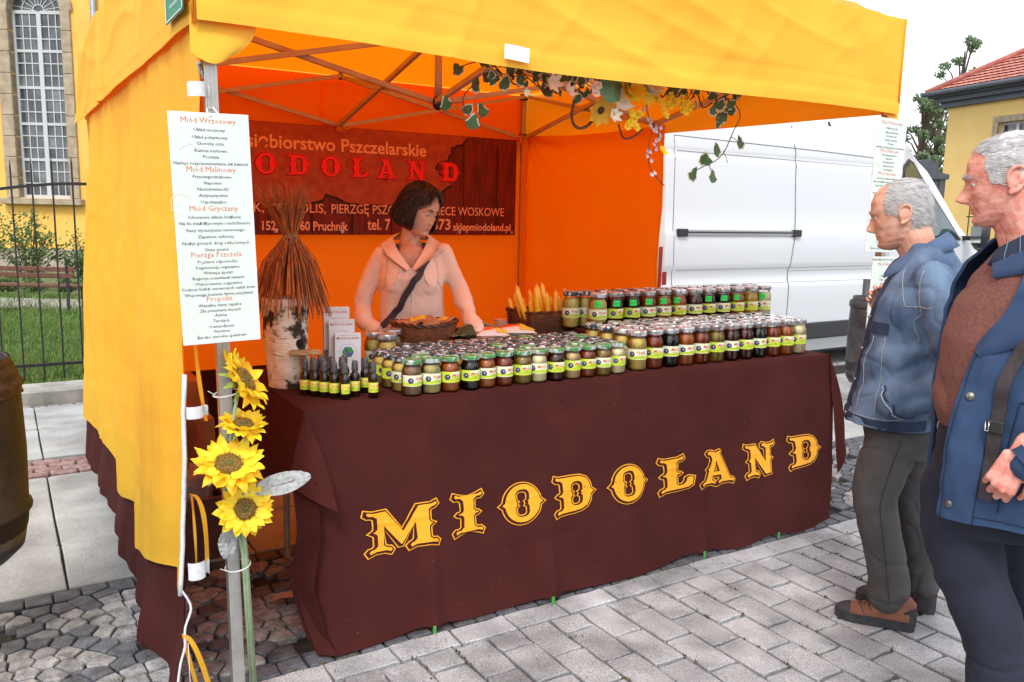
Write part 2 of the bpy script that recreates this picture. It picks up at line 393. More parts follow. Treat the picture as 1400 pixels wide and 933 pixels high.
tag(mo.build('moss', mat('moss', (.06, .075, .02), .95, (.13, .12, .04), 30)), 'green moss growing in the joints of the stone paving', 'moss', kind='stuff')
# ================================================================ MARKET TENT
yel = mat('yellow_canvas', (.98, .60, .045), .75, (1.0, .64, .055), 2.5, .25, 900, trans=(1.0, .20, .001), tw=.54, spec=.25, bdist=.002, sheen=.1)
yel2 = mat('yellow_canvas_double', (.98, .57, .055), .75, (1.0, .61, .065), 2.5, .25, 900, trans=(1.0, .28, .002), tw=.28, spec=.25, bdist=.002)
yel_side = mat('yellow_canvas_wall', (.98, .54, .03), .75, (1.0, .58, .035), 2.5, .25, 900, trans=(1.0, .085, .0), tw=.52, spec=.25, bdist=.002)
brown = mat('brown_cloth', lin(64, 29, 27), .95, lin(71, 33, 31), 5, .35, 1100, spec=.1, bdist=.0015)
alu = mat('aluminium_pole', (.42, .41, .38), .38, (.52, .51, .48), 18, .05, 60, metal=.7)
truss_m = mat('truss_metal', (.46, .38, .31), .5, (.54, .46, .38), 12, .05, 60, metal=.35)
black_pl = mat('black_plastic', (.02, .02, .02), .45)
white_pl = mat('white_plastic', (.78, .78, .78), .4)
stitch = mat('stitching', (.75, .42, .01), .8)
tent = thing('market_tent', 'square yellow canvas market tent with orange lit inside, open to the front', 'tent', (2.0, 4.0, 0))
TP = Matrix.Translation((-2.0, -4.0, 0))         # parts are given in world metres
def tpart(mb, name, m, smooth=True, parent=tent, tf=TP): 
    return link(name, mesh(name, [tf @ v for v in mb.V], mb.F, m, smooth, mb.I if isinstance(m, (list, tuple)) else None), parent)
X0, X1, Y0, Y1, ZL, ZH = .485, 3.525, 2.40, 5.58, 2.0, 2.41
# roof: four panels sagging between hips
def roofpt(u, v):
    x = lerp(X0+.01, X1-.01, u); y = lerp(Y0+.01, Y1-.01, v); a = abs(u-.5)*2; b = abs(v-.5)*2; mx_ = max(a, b); mn = min(a, b)
    h = (1-mx_)*.95; sag = .06*sin(pi*mx_)*(1-(mn/(mx_+1e-6))**2)
    wr = .006*fb(x*3, y*3, 1)
    return (x, y, ZH-.004+h-sag+wr*(1-mx_))
b = MB(); b.grid(44, 44, roofpt); tpart(b, 'roof', yel)
# valances
def vz(v, p): return lerp(ZL, ZH, v)
def front_val(u, v):
    x = lerp(X0, X1, u); z = lerp(ZL, ZH, v)
    z += -.012*sin(pi*u)*(1-v)+.006*sin(9*u+1)*(1-v)
    bulge = .014*fb(x*1.6, z*2.2, 4)+.010*sin(u*17+z*6)*(1-v)*.6+.012*smoothstep(.80, 1, u)*sin((z-2)*22+u*9)*.5
    bulge += .007*rid(x*1.3+z*1.2, z*5+x*.8, 2)+.004*rid(x*4-z*3, z*3, 6)
    crease = -.006*exp(-((x-1.98)/.012)**2)*v+.005*exp(-((x-1.25-.2*v)/.01)**2)
    seam = -.0045*(exp(-((v-.13)/.012)**2)+exp(-((v-.30)/.010)**2)*.6)+.004*smoothstep(.1, .13, v)*0
    return (x, Y0-.004-bulge*smoothstep(0, .05, min(u, 1-u))-crease+seam*-1-.004*(v < .13), z)
b = MB(); b.grid(200, 34, front_val); tpart(b, 'valance', yel2)
def left_val(u, v):
    y = lerp(Y0, Y1+.03, u); z = lerp(ZL, ZH, v)
    z -= v*.03*sin(pi*smoothstep(.0, 1., u))*0
    tail = smoothstep(.9, 1, u)
    s = .018*fb(y*1.1, z*1.6+y*.8, 9)+.012*rid(y*1.1+z*1.6, z*3.5-y*1.2, 3)+.006*rid(y*3, z*4+y*2, 8)+.035*smoothstep(.72, .9, u)*sin(pi*v)*(1-smoothstep(.95, 1, u))*(.6+.5*sin((y+z*1.3)*13))
    fold = .02*exp(-((u-.66)/.012)**2)*(1-.5*v)
    z -= .05*smoothstep(.82, .97, u)*v*(1-tail*.3)+.020*tail*(1-v)
    seam = .004*(exp(-((v-.12)/.012)**2))
    return (X0-.006-s*(.25+.75*v)*smoothstep(0, .04, u)-fold-.030*tail*(1-v)**2-seam-.012*smoothstep(.0, .5, u)*(1-v), y, z)
b = MB(); b.grid(150, 30, left_val); tpart(b, 'valance', yel2)
def right_val(u, v):
    y = lerp(Y0, Y1, u); z = lerp(ZL, ZH, v)
    return (X1+.004+.01*fb(y*1.5, z*2, 12)*smoothstep(0, .05, u), y, z+.03*(1-v)*u)
b = MB(); b.grid(60, 12, right_val); tpart(b, 'valance', yel2)
b = MB(); b.grid(60, 12, lambda u, v: (lerp(X0, X1, u), Y1+.004+.01*fb(u*4, v, 15), lerp(ZL, ZH, v))); tpart(b, 'valance', yel2)
# vertical corner seams of the valance
b = MB(); b.tube([(X1+.002, Y0-.006, ZL), (X1+.002, Y0-.006, ZH)], .006, 5); tpart(b, 'seam', yel)
b = MB(); b.tube([(X0-.002, Y0-.006, ZL-.004), (X0-.002, Y0-.006, ZH)], .0045, 5); tpart(b, 'seam', yel)
# hem bands: a doubled strip along the bottom edge of the two valances in view
b = MB(); b.grid(120, 3, lambda u, v: (lerp(X0, X1, u), front_val(u, v*.12)[1]-.005, front_val(u, v*.12)[2]-.001)); tpart(b, 'hem_band', yel2)
b = MB(); b.grid(110, 3, lambda u, v: (left_val(u, v*.13)[0]-.005, lerp(Y0, Y1+.03, u), left_val(u, v*.13)[2]-.001)); tpart(b, 'hem_band', yel2)
# small rounded corner flaps that cover the pole heads
def flap(cx, s):
    def f(u, v):
        w_ = .175; z = ZL+.01-.085*v; x = cx+s*(u*w_*(1-.35*v*v)); 
        zz = z-.028*sin(pi*min(1, u*1.05))*v
        return (x, Y0+.012-.016*sin(pi*u)*sin(pi*v*.6), zz)
    b = MB(); b.grid(14, 8, f); tpart(b, 'corner_flap', yel2)
flap(X0-.015, 1)
b = MB(); b.grid(10, 6, lambda u, v: (X1-.10+.125*u, Y0+.01-.02*u*v, ZL+.012-.035*v*(.3+u)-.01*u)); tpart(b, 'corner_flap', yel2)
# side wall (left) with pleats; its lower edge steps up and down
YB = [(2.42, .40), (2.55, .405), (2.76, .355), (3.1, .27), (3.27, .235), (3.272, .38), (3.55, .31), (3.78, .275), (4.1, .30), (4.5, .345), (4.9, .27), (5.3, .25), (5.6, .255)]
def ybot(y):
    for (a, p), (c, q_) in zip(YB, YB[1:]):
        if a <= y <= c: return lerp(p, q_, (y-a)/(c-a+1e-9))
    return YB[0][1] if y < YB[0][0] else YB[-1][1]
def xwall(y, z):
    base = .487-.065*smoothstep(1.95, .9, z)-.03*smoothstep(.9, .2, z)
    h = smoothstep(2.02, 1.6, z)
    lw = smoothstep(.1, .9, z); p = .018*sin(y*8.5+z*.5+2*fb(y*1.2, z*.35, 2))+.007*lw*sin(y*27+z*1.2+3*fb(y*1.5, z*.6, 7))+.020*fb(y*1.8-z*.25, z*.35, 3)+.002*lw*sin(y*61+2*fb(y*2, z*.5, 1))-.010*rid(y*2.2+z*.15, z*.5, 5, 7)
    cr = .0025*fb(y*3, z*9, 8)*1.2-.004*rid(y*1.5+z*1.8, z*2.6-y, 11, 9)
    return base-(p*.9+cr)*(.25+.75*h)-.02*h*smoothstep(3.2, 3.3, y)*smoothstep(3.5, 3.3, y)
def ysk(y, z): return y
yel_wall = mat('yellow_canvas_side', (.98, .54, .04), .75, (1.0, .58, .05), 2.5, .25, 900, trans=(1.0, .20, .001), tw=.32, spec=.25, bdist=.002)
b = MB(); b.grid(260, 90, lambda u, v: (lambda y: (xwall(y, lerp(ybot(y), 2.10, v)), y, lerp(ybot(y), 2.10, v)))(lerp(2.425, 5.56, u))); tpart(b, 'side_wall', yel_wall)
def skirtx(y, z):
    return xwall(y, max(z, .25))+.016-.02*smoothstep(.28, 0, z)*sin(y*11+fb(y*2, 1, 1)*4)-.02*smoothstep(.25, 0, z)-.012*smoothstep(3.75, 3.3, y)*smoothstep(.25, 0., z)+.05*smoothstep(.5, 0, z)*smoothstep(2.9, 2.5, y)*0
b = MB(); b.grid(220, 20, lambda u, v: (lambda y, z: (skirtx(y, z)-(.012*smoothstep(.3, 0, z)*smoothstep(3.3, 2.45, y)), y+.03*sin(z*5)*(1-v)*(u < .01), z))(lerp(2.43, 5.55, u), lerp(.004, .56, v))); tpart(b, 'skirt', brown)
# white cord along the front edge of the side wall, with hook-and-loop tabs and loose ribbons
white_cl = mat('white_webbing', (.72, .72, .72), .8, (.62, .62, .63), 60, .3, 400)
def crv(P):
    P = [Vector(p) for p in P]; Q = []
    for i in range(len(P)-1):
        p0 = P[max(i-1, 0)]; p1 = P[i]; p2 = P[i+1]; p3 = P[min(i+2, len(P)-1)]
        for k in range(6): t = k/6; Q.append(.5*((2*p1)+(p2-p0)*t+(2*p0-5*p1+4*p2-p3)*t*t+(-p0+3*p1-3*p2+p3)*t**3))
    return Q+[P[-1]]
def edge(z): return (xwall(2.425, max(z, ybot(2.43)))+.003, 2.42, z)
b = MB(); b.tube([edge(z/20) for z in range(8, 22)], .0065, 6, flat=1.0); tpart(b, 'edge_binding', white_cl)
b = MB(); b.tube([tuple(Vector(lerp3)) for lerp3 in crv([edge(.42), (.415, 2.415, .36), (.396, 2.41, .30), (.392, 2.40, .25), (.376, 2.40, .19), (.366, 2.40, .10), (.375, 2.40, .01)])], .0035, 6); tpart(b, 'edge_cord', white_cl)
b = MB(); b.tube([(.40, 2.395, .26), (.40, 2.39, .15), (.408, 2.39, .02)], .0012, 4); tpart(b, 'loose_thread', white_cl)
for (x, z, h_) in ((.487, 1.825, .055), (.452, .943, .05), (.440, .475, .075)):
    b = MB(); b.grid(8, 5, lambda u, v: (x-.012+.024*cos(pi*u*1.0)*-1+.006, 2.405-.02*sin(pi*u), z-h_*.35+h_*.7*v+.004*u)); b.grid(8, 5, lambda u, v: (x+.018+.012*u, 2.41+.014*sin(pi*u), z-h_*.3+h_*.6*v)); tpart(b, 'fastening_tab', white_cl)
b = MB(); b.tube([edge(1.9), (.492, 2.425, 1.9), (.505, 2.43, 1.86)], .006, 5); tpart(b, 'webbing_loop', white_cl)
def ribbon(P, wd=.011):
    b = MB(); k = len(P); V = []
    for i, p in enumerate(P): V += [Vector(p)+Vector((-wd/2, -.004*sin(i), .002)), Vector(p)+Vector((wd/2, .004*sin(i), -.002))]
    b.add(V, [(2*i, 2*i+1, 2*i+3, 2*i+2) for i in range(k-1)]); tpart(b, 'tie_ribbon', yel)
def rib_curve(p0, p1, p2, n=9): return [tuple((1-t)**2*Vector(p0)+2*t*(1-t)*Vector(p1)+t*t*Vector(p2)) for t in [i/n for i in range(n+1)]]
ribbon(rib_curve((.455, 2.42, 1.15), (.462, 2.43, 1.02), (.482, 2.44, .905)))
ribbon(rib_curve((.428, 2.42, .70), (.468, 2.41, .70), (.466, 2.42, .488)), .013)
ribbon(rib_curve((.43, 2.42, .70), (.44, 2.44, .6), (.436, 2.42, .47)), .007)
ribbon(rib_curve((.392, 2.40, .285), (.42, 2.36, .28), (.462, 2.38, .06)), .016)
ribbon(rib_curve((.392, 2.41, .285), (.40, 2.42, .2), (.44, 2.42, .04)), .012)
# back wall and its brown skirt
def backy(x, z): return 5.52-.012*fb(x*1.3, z*.8, 21)-.008*sin(x*7+z)
b = MB(); b.grid(70, 40, lambda u, v: (lerp(.50, 3.47, u), backy(lerp(.5, 3.47, u), lerp(.43, 2.39, v)), lerp(.43, 2.39, v))); tpart(b, 'back_wall', yel_side)
b = MB(); b.grid(60, 8, lambda u, v: (lerp(.50, 3.47, u), backy(lerp(.5, 3.47, u), .4)-.01-.02*(1-v)*sin(u*50), lerp(.004, .47, v))); tpart(b, 'skirt', brown)
for (xx, z0, z1, ww) in ((2.0, 2.06, 2.33, .085), ):
    b = MB(); b.grid(3, 6, lambda u, v: (xx-.105+ww*1.5*u, 5.49-.01*sin(pi*v), lerp(z0, z1, v)+.01*u)); tpart(b, 'reinforcing_strap', yel_side)
# half wall on the right, hung from the rear corner and the middle of the side
def hw(u, v):
    y = lerp(5.46, 3.905, u); 
    top = 2.095-.022*sin(pi*min(1, u))-.035*u
    z = lerp(.40, top, v)
    d = hypot(u*1.1, (1-v)*1.3)+1e-3; an = atan2((1-v)*1.3, u*1.1+1e-3)
    rad = .022*sin(an*15)*exp(-d*1.2)*smoothstep(0, .12, d)
    sw = .03*exp(-((an-.55)/.2)**2)*smoothstep(.1, .6, d)*exp(-d*.9)
    dr = .03*sin(pi*u)*sin(pi*v*.9)*.6+.014*sin(u*12+1)*(1-v)
    return (3.475-rad-sw+dr+.01*fb(y*2, z*2, 30), y, z)
b = MB(); b.grid(110, 80, hw); tpart(b, 'half_wall', yel_side)
b = MB(); b.tube([(hw(1, v/10)[0], hw(1, v/10)[1]-.004, hw(1, v/10)[2]) for v in range(11)], .007, 5); tpart(b, 'edge_binding', yel)
b = MB(); b.grid(40, 8, lambda u, v: (3.48-.015*sin(u*23)*(1-v), lerp(5.46, 3.92, u), lerp(.004, .44, v))); tpart(b, 'skirt', brown)
# bunched fabric round the rear right pole
b = MB(); b.grid(10, 40, lambda u, v: (3.425+.05*u, 5.43-.035*sin(pi*u)-.01*sin(v*40+u*5)*u+.01*fb(u*2, v*12, 3), lerp(.44, 2.07, v))); tpart(b, 'wall_overlap', yel_side)
# poles, feet
def pole(x, y, z1=2.37):
    b = MB(); b.bev((x, y, z1/2+.02), (.034, .034, z1-.04), .005); o = tpart(b, 'pole', alu, False)
    b = MB(); b.bev((x, y, .005+.008), (.085, .085, .012), .003); f = tpart(b, 'foot_plate', alu, False)
    b = MB(); b.bev((x, y, 2.08), (.05, .05, .06), .006); tpart(b, 'joint_block', black_pl, False); b = MB(); b.bev((x, y, 2.38), (.05, .05, .05), .006); tpart(b, 'joint_block', black_pl, False)
# the front left pole leans very slightly
b = MB(); b.tube([(.548, 2.44, .01), (.535, 2.44, 1.0), (.522, 2.44, 1.93), (.518, 2.44, 2.36)], .0245, 4, up=(1, 0, 0)); 
for s_ in (-1, 0, 1): b.tube([(.548+s_*.010, 2.44-.0175, .01), (.522+s_*.010, 2.44-.0175, 1.93)], .0022, 4)
tpart(b, 'pole', alu, False)
b = MB(); b.bev((.55, 2.44, .008), (.09, .09, .014), .003); tpart(b, 'foot_plate', alu, False)
for x, y in ((3.47, 5.49), (.53, 5.49)): pole(x, y)
b = MB(); b.tube([(3.70, 2.46, .01), (3.608, 2.46, 1.1), (3.503, 2.45, 2.37)], .0245, 4, up=(1, 0, 0)); tpart(b, 'pole', alu, False)
b = MB(); b.bev((3.70, 2.46, .013), (.085, .085, .012), .003); tpart(b, 'foot_plate', alu, False)
# folding trusses: crossing pairs
LO, HI = 2.065, 2.385
def bar(a, c, w_=.022):
    b = MB(); A, C_ = Vector(a), Vector(c); b.tube([A, C_], [w_*.8]*2, 4, up=(0, 0, 1)); tpart(b, 'truss_bar', truss_m, False)
def knot(p, r=.02):
    b = MB(); b.ball(p, (r, r, r*1.3), 8, 6); tpart(b, 'truss_joint', black_pl)
C4 = [(.53, 2.46), (3.48, 2.46), (3.48, 5.47), (.53, 5.47)]
for k in range(4):
    a, c = Vector((*C4[k], 0)), Vector((*C4[(k+1) % 4], 0)); mid = (a+c)/2; off = Vector((0, 0, 0))
    inn = (Vector((2, 4, 0))-mid).normalized()*.018
    for p, q_ in ((a, mid), (mid, c)):
        bar(p+Vector((0, 0, LO))+inn*.2, q_+Vector((0, 0, HI))+inn*.2); bar(p+Vector((0, 0, HI))+inn*1.6, q_+Vector((0, 0, LO))+inn*1.6)
        knot((p+q_)/2+Vector((0, 0, (LO+HI)/2))+inn, .012)
    for z in (LO, HI): knot(mid+Vector((0, 0, z))+inn)
    ctr = Vector((2.0, 4.0, 0))
    n_ = (ctr-mid).cross(Vector((0, 0, 1))).normalized()*.013
    bar(mid+Vector((0, 0, LO))+n_, ctr+Vector((0, 0, HI+.02))+n_); bar(mid+Vector((0, 0, HI))-n_, ctr+Vector((0, 0, LO+.01))-n_)
for z in (LO+.01, HI+.02): knot((2, 4, z), .032)
b = MB(); b.tube([(2, 4, LO), (2, 4, LO+.2), (2, 4, 3.34)], [.021, .02, .017], 8); tpart(b, 'centre_post', truss_m)
# fabric tied round the back joints
for (x, y, z) in ((2.0, 5.44, 2.06), (3.43, 5.43, 2.06)):
    b = MB(); q = random.Random(int(x*10))
    for i in range(9):
        a = q.uniform(0, 6.28); p = Vector((x, y, z)); b.tube([p, p+Vector((.035*cos(a), -.02, .03*sin(a))), p+Vector((.06*cos(a+.4), -.03, .05*sin(a+.4)))], [.008, .006, .002], 5)
    tpart(b, 'tie_knot', yel_side)
# green sewn patch with lines of writing
patch_g = mat('green_patch', lin(30, 128, 104), .6); wtxt = mat('white_print', (.8, .8, .8), .7)
b = MB(); 
def patchpt(u, v, d=0): 
    y = lerp(2.66, 2.345+.06, u); z = lerp(2.028, 2.14, v); return (.455-d-.0, y, z)
b.grid(6, 4, lambda u, v: patchpt(u, v)); tpart(b, 'sewn_patch', patch_g)
b = MB(); PM = lambda y, z: TP @ Matrix.Translation((.4535, y, z)) @ Matrix(((0, 0, -1, 0), (-1, 0, 0, 0), (0, 1, 0, 0), (0, 0, 0, 1)))
for s_, z, sz in (('Namioty handlowe', 2.112, .022), ('tel. sklep', 2.087, .022), ('www.namioty', 2.061, .022)): text_into(b, s_, sz, PM(2.53, z), res=1)
for (y0, z0, y1, z1) in ((2.652, 2.034, 2.415, 2.034), (2.652, 2.034, 2.652, 2.135), (2.415, 2.034, 2.415, 2.135)):
    b.box2((.4525-2, min(y0, y1)-4-.0015, min(z0, z1)-.0015), (.454-2, max(y0, y1)-4+.0015, max(z0, z1)+.0015))
link('patch_print', mesh('patch_print', b.V, b.F, wtxt), tent)
# white paper tag pinned to the front hem
tg = thing('paper_tag', 'blank white paper tag pinned to the front edge of the yellow canopy', 'tag', (1.47, 2.375, 2.03))
b = MB(); b.grid(6, 3, lambda u, v: ((u-.5)*.095+.002*v, -.003*sin(pi*u), (v-.5)*.046-.006*u)); b.build('tag_card', mat('white_card', (.8, .81, .84), .5), tg)
b = MB(); b.ball((0, .0, .02), .003, 6, 4); b.build('pin', alu, tg)
# ================================================================ WESTERN LETTERS
def mirror(half, w_): return half+[(w_-x, y) for x, y in reversed(half)]
def arc(cx, cy, rx, ry, a0, a1, n): return [(cx+rx*cos(radians(lerp(a0, a1, i/n))), cy+ry*sin(radians(lerp(a0, a1, i/n)))) for i in range(n+1)]
SLOT = lambda x0, x1, y0, y1: [(x0, y0+9)]+[(x0+3, y0+3), (x0+8, y0), (x1-8, y0), (x1-3, y0+3), (x1, y0+9), (x1, 41), (x1-5, 45), (x1-2, 50), (x1-5, 55), (x1, 59), (x1, y1-9), (x1-3, y1-3), (x1-8, y1), (x0+8, y1), (x0+3, y1-3), (x0, y1-9), (x0, 59), (x0+5, 55), (x0+2, 50), (x0+5, 45), (x0, 41)]
GL = {
 'I': (60, [[(30, 96), (50, 98), (60, 103), (63, 94), (58, 88), (50, 88), (44, 82), (43, 60), (46, 55), (52, 54), (56, 50), (52, 46), (46, 45), (43, 40), (44, 18), (50, 12), (58, 12), (63, 6), (60, -3), (50, 2), (30, 4)]], 1),
 'O': (100, [arc(50, 50, 45, 52, -82, -8, 7)+[(103, 50)]+arc(50, 50, 45, 52, 8, 172, 16)+[(-3, 50)]+arc(50, 50, 45, 52, 188, 262, 7), SLOT(36, 64, 17, 83)], 0),
 'D': (92, [[(0, 103), (10, 99), (44, 99), (62, 97), (76, 89), (84, 75), (87, 58), (96, 50), (87, 42), (84, 25), (76, 11), (62, 3), (44, 1), (10, 1), (0, -3), (-3, 6), (2, 12), (9, 13), (14, 18), (14, 40), (11, 45), (6, 46), (2, 50), (6, 54), (11, 55), (14, 60), (14, 82), (9, 87), (2, 88), (-3, 94)], SLOT(38, 62, 20, 80)], 0),
 'L': (80, [[(0, 103), (12, 98), (46, 98), (58, 103), (61, 94), (56, 88), (48, 87), (43, 82), (42, 60), (45, 55), (51, 54), (55, 50), (51, 46), (45, 45), (42, 40), (43, 20), (47, 16), (56, 17), (62, 24), (64, 34), (72, 38), (84, 34), (80, 10), (70, 3), (50, 1), (12, 2), (0, -3), (-3, 6), (2, 12), (9, 13), (14, 18), (14, 40), (11, 45), (6, 46), (2, 50), (6, 54), (11, 55), (14, 60), (14, 82), (9, 87), (2, 88), (-3, 94)]], 0),
 'N': (100, [[(-2, 103), (8, 99), (36, 99), (68, 44), (68, 82), (62, 87), (55, 89), (54, 97), (60, 103), (75, 98), (92, 98), (101, 103), (103, 94), (98, 88), (90, 87), (86, 82), (86, 58), (89, 54), (94, 50), (89, 46), (86, 42), (86, 2), (66, -2), (32, 56), (32, 18), (37, 13), (44, 12), (47, 5), (43, -3), (30, 2), (14, 2), (2, -3), (-2, 6), (3, 12), (9, 13), (14, 18), (14, 42), (11, 46), (5, 50), (11, 54), (14, 58), (14, 82), (9, 87), (2, 88), (-4, 94)]], 0),
 'M': (124, [[(-2, 103), (10, 99), (34, 99), (62, 46), (90, 99), (114, 99), (125, 103), (128, 94), (122, 88), (116, 87), (111, 82), (111, 58), (114, 54), (120, 50), (114, 46), (111, 42), (111, 18), (116, 13), (122, 12), (127, 5), (124, -3), (112, 2), (86, 2), (74, -3), (70, 6), (75, 12), (80, 14), (84, 20), (84, 56), (60, 10), (55, 10), (29, 60), (29, 18), (34, 13), (40, 12), (44, 5), (40, -3), (30, 2), (14, 2), (2, -3), (-2, 6), (3, 12), (9, 13), (14, 18), (14, 42), (11, 46), (5, 50), (11, 54), (14, 58), (14, 82), (9, 87), (2, 88), (-4, 94)]], 0),
 'A': (104, [[(36, 103), (48, 98), (62, 103), (66, 98), (64, 90), (90, 20), (94, 14), (103, 12), (107, 5), (103, -3), (90, 2), (66, 2), (54, -3), (50, 6), (56, 12), (61, 14), (60, 24), (38, 24), (36, 14), (42, 12), (47, 5), (43, -3), (32, 2), (12, 2), (0, -3), (-4, 6), (2, 12), (9, 14), (14, 22), (22, 42), (18, 48), (26, 53), (34, 76), (31, 86), (22, 90), (18, 97), (24, 103)], [(49, 68), (56, 40), (42, 40)]], 0)}
def letter_curve(ch, off):
    w_, loops, mir = GL[ch]; c = bpy.data.curves.new('l', 'CURVE'); c.dimensions = '2D'; c.fill_mode = 'FRONT'; c.offset = 0
    for li, lp in enumerate(loops):
        P = mirror(lp[:-1] if 0 else lp, w_) if mir else lp
        pts = [Vector((p[0]/100, p[1]/100, 0)) for p in P]; n = len(pts)
        # orientation, then offset along the normals
        A = sum(pts[i].x*pts[(i+1) % n].y-pts[(i+1) % n].x*pts[i].y for i in range(n)); sg = (1 if A > 0 else -1)*(1 if li == 0 else -1)
        o = []
        for i in range(n):
            a, b_, d = pts[i-1], pts[i], pts[(i+1) % n]; t1 = (b_-a); t2 = (d-b_)
            if t1.length < 1e-6 or t2.length < 1e-6: o.append(b_); continue
            t1.normalize(); t2.normalize(); n1 = Vector((t1.y, -t1.x, 0)); n2 = Vector((t2.y, -t2.x, 0)); m_ = n1+n2
            m_ = m_/max(m_.length_squared, .9)*2 if m_.length > 1e-3 else n1
            if m_.length > 1.5: m_ = m_.normalized()*1.5
            o.append(b_+m_*off*sg)
        s_ = c.splines.new('POLY'); s_.points.add(n-1); s_.use_cyclic_u = True
        for i, p in enumerate(o): s_.points[i].co = (p.x, p.y, 0, 1)
    ob = bpy.data.objects.new('l', c); COL.objects.link(ob); bpy.context.view_layer.update(); me = bpy.data.meshes.new_from_object(ob.evaluated_get(bpy.context.evaluated_depsgraph_get()))
    bpy.data.objects.remove(ob); bpy.data.curves.remove(c); return me
def western(ch, mats_, W_, H_, place, cut=0, lay=.0012, dx=-.02):
    """three printed layers: rim, dark inline, face; place(x, z, depth) -> point"""
    V = []; Fc = []; I = []
    for k, (off, sh, mi) in enumerate(((.044, 0, 0), (.020, 0, 1), (-.026, 1, 0))):
        me = letter_curve(ch, off); bm = bmesh.new(); bm.from_mesh(me); bpy.data.meshes.remove(me)
        for v in bm.verts: v.co.x += (.020 if sh else 0); v.co.y += (.012 if sh else 0)
        if cut:
            for i in range(1, cut): bmesh.ops.bisect_plane(bm, geom=bm.verts[:]+bm.edges[:]+bm.faces[:], plane_co=(GL[ch][0]/100*i/cut, 0, 0), plane_no=(1, 0, 0))
            for i in range(1, cut): bmesh.ops.bisect_plane(bm, geom=bm.verts[:]+bm.edges[:]+bm.faces[:], plane_co=(0, i/cut, 0), plane_no=(0, 1, 0))
        n = len(V); bm.verts.index_update()
        for v in bm.verts: V.append(Vector(place(v.co.x/(GL[ch][0]/100)*W_, v.co.y*H_, (k+1)*lay)))
        for f in bm.faces: Fc.append(tuple(n+v.index for v in f.verts)); I.append(mi)
        bm.free()
    return V, Fc, I
# ================================================================ TABLE AND ITS CLOTH
TZ, TX0, TX1, TY0, TY1 = .84, .845, 3.56, 2.68, 3.50
TIES = (1.27, 1.78, 2.62, 3.1)
def cf(x, z):
    t = 1-z/TZ
    y = TY0-.135*t
    for xt in TIES[:3]: y -= .030*max(t, 0)**2.2*exp(-((x-xt-.03*(1-t))/.035)**2)
    y += .012*t*sin(x*5.2+.8)+.010*t*t*sin(x*13+z*2+1.5*fb(x, z*.4, 2))+.004*fb(x*2.5, z*1.2, 5)*t+.0022*fb(x*9, z*6, 1)-.005*rid(x*1.4, z*.8, 3, 12)*t-.0022*exp(-((z-.42)/.006)**2)-.0022*exp(-((x-2.2)/.006)**2)-.0018*exp(-((x-1.52)/.006)**2)-.0018*exp(-((x-2.88)/.006)**2)
    y += .006*exp(-((z-.27-.03*sin(x*3))/.012)**2)*smoothstep(1.2, 1.9, x)*smoothstep(2.9, 2.3, x)*.5
    y += .05*smoothstep(.10, 0, x-.80)*t
    return y
def hem(x):
    ks = (.80,)+TIES+(3.56,)
    z = .006
    for a, c in zip(ks, ks[1:]):
        if a <= x <= c: z = .004+.020*abs(sin(pi*(x-a)/(c-a)+pi/2))**3
    return z+.0015*sin(x*21)
def xl(z): return interp([(0, .835), (.15, .80), (.28, .785), (.48, .80), (.62, .80), (.84, .845)], z)
def xr(z): return interp([(0, 3.505), (.3, 3.54), (.6, 3.57), (.84, 3.56)], z)
ct = thing('tablecloth', 'dark brown tablecloth printed with yellow letters MIODOLAND, hanging to the paving', 'tablecloth', (2.2, 2.68, .84))
CM = Matrix.Translation((-2.2, -2.68, -.84))
def cpart(mb, name, m, smooth=True): return link(name, mesh(name, [CM @ Vector(v) for v in mb.V], mb.F, m, smooth, mb.I if isinstance(m, (list, tuple)) else None), ct)
def fp_(u, v):
    z = TZ*(v); x = lerp(xl(z), xr(z), u); z0 = hem(x); z = lerp(z0, TZ, v)
    return (x, cf(x, z)+.003*smoothstep(.985, 1, v), z-.0)
b = MB(); b.grid(230, 60, fp_); cpart(b, 'front_panel', brown)
b = MB()
def toppt(u, v):
    x = lerp(TX0, TX1, u); y = lerp(TY0+.004, TY1, v); e = min(u*(TX1-TX0), (1-u)*(TX1-TX0), v*(TY1-TY0)+.0001)
    return (x, y, TZ+.0035-.0035*exp(-e/.004)*1.0+.0012*fb(x*5, y*5, 3))
b.grid(90, 24, toppt); cpart(b, 'top_panel', brown)
def leftside(u, v):
    y = lerp(TY0, TY1, u); z0 = .60-.075*smoothstep(.0, .3, u)+.02*sin(u*9); z = lerp(z0, TZ, v); t = (TZ-z)/.3
    return (TX0-.045*t-.014*t*sin(y*17)-.02*t*(1-u)*sin(y*9), y, z)
b = MB(); b.grid(40, 16, leftside); cpart(b, 'side_panel', brown)
# folded corner ear on the left: hangs from the corner, its tip lies over the front
A = Vector((.846, 2.676, .838)); T = Vector((.905, 2.525, .525)); B_ = Vector((.775, 2.655, .605))
def ear(u, v):
    p = A.lerp(T, v).lerp(A.lerp(B_, v), u); bul = .02*sin(pi*u)*v
    return p+Vector((-.3*bul, -bul, 0))+Vector((.012*sin(v*3.1)*(1-u), 0, 0))
b = MB(); b.grid(12, 24, ear); cpart(b, 'corner_fold', brown)
def ear2(u, v):           # the layer tucked behind it, falling to the ground in a curl
    z = lerp(.012, .62, v); xe = interp([(0, .845), (.12, .80), (.27, .768), (.45, .80), (.62, .79)], z)
    return (xe+.06*u, 2.60-.05*(1-v)+.05*sin(pi*(1-u)*.5)-.02*u, z)
b = MB(); b.grid(6, 24, ear2); cpart(b, 'corner_fold', brown)
def rightside(u, v):
    y = lerp(TY0-.01, TY1, u); z0 = .33+.18*smoothstep(0, .35, u); z = lerp(z0, TZ, v); t = (TZ-z)/.4
    return (TX1+.05*sin(min(1, t)*1.6)*(.6+.4*sin(u*14+1)), y, z)
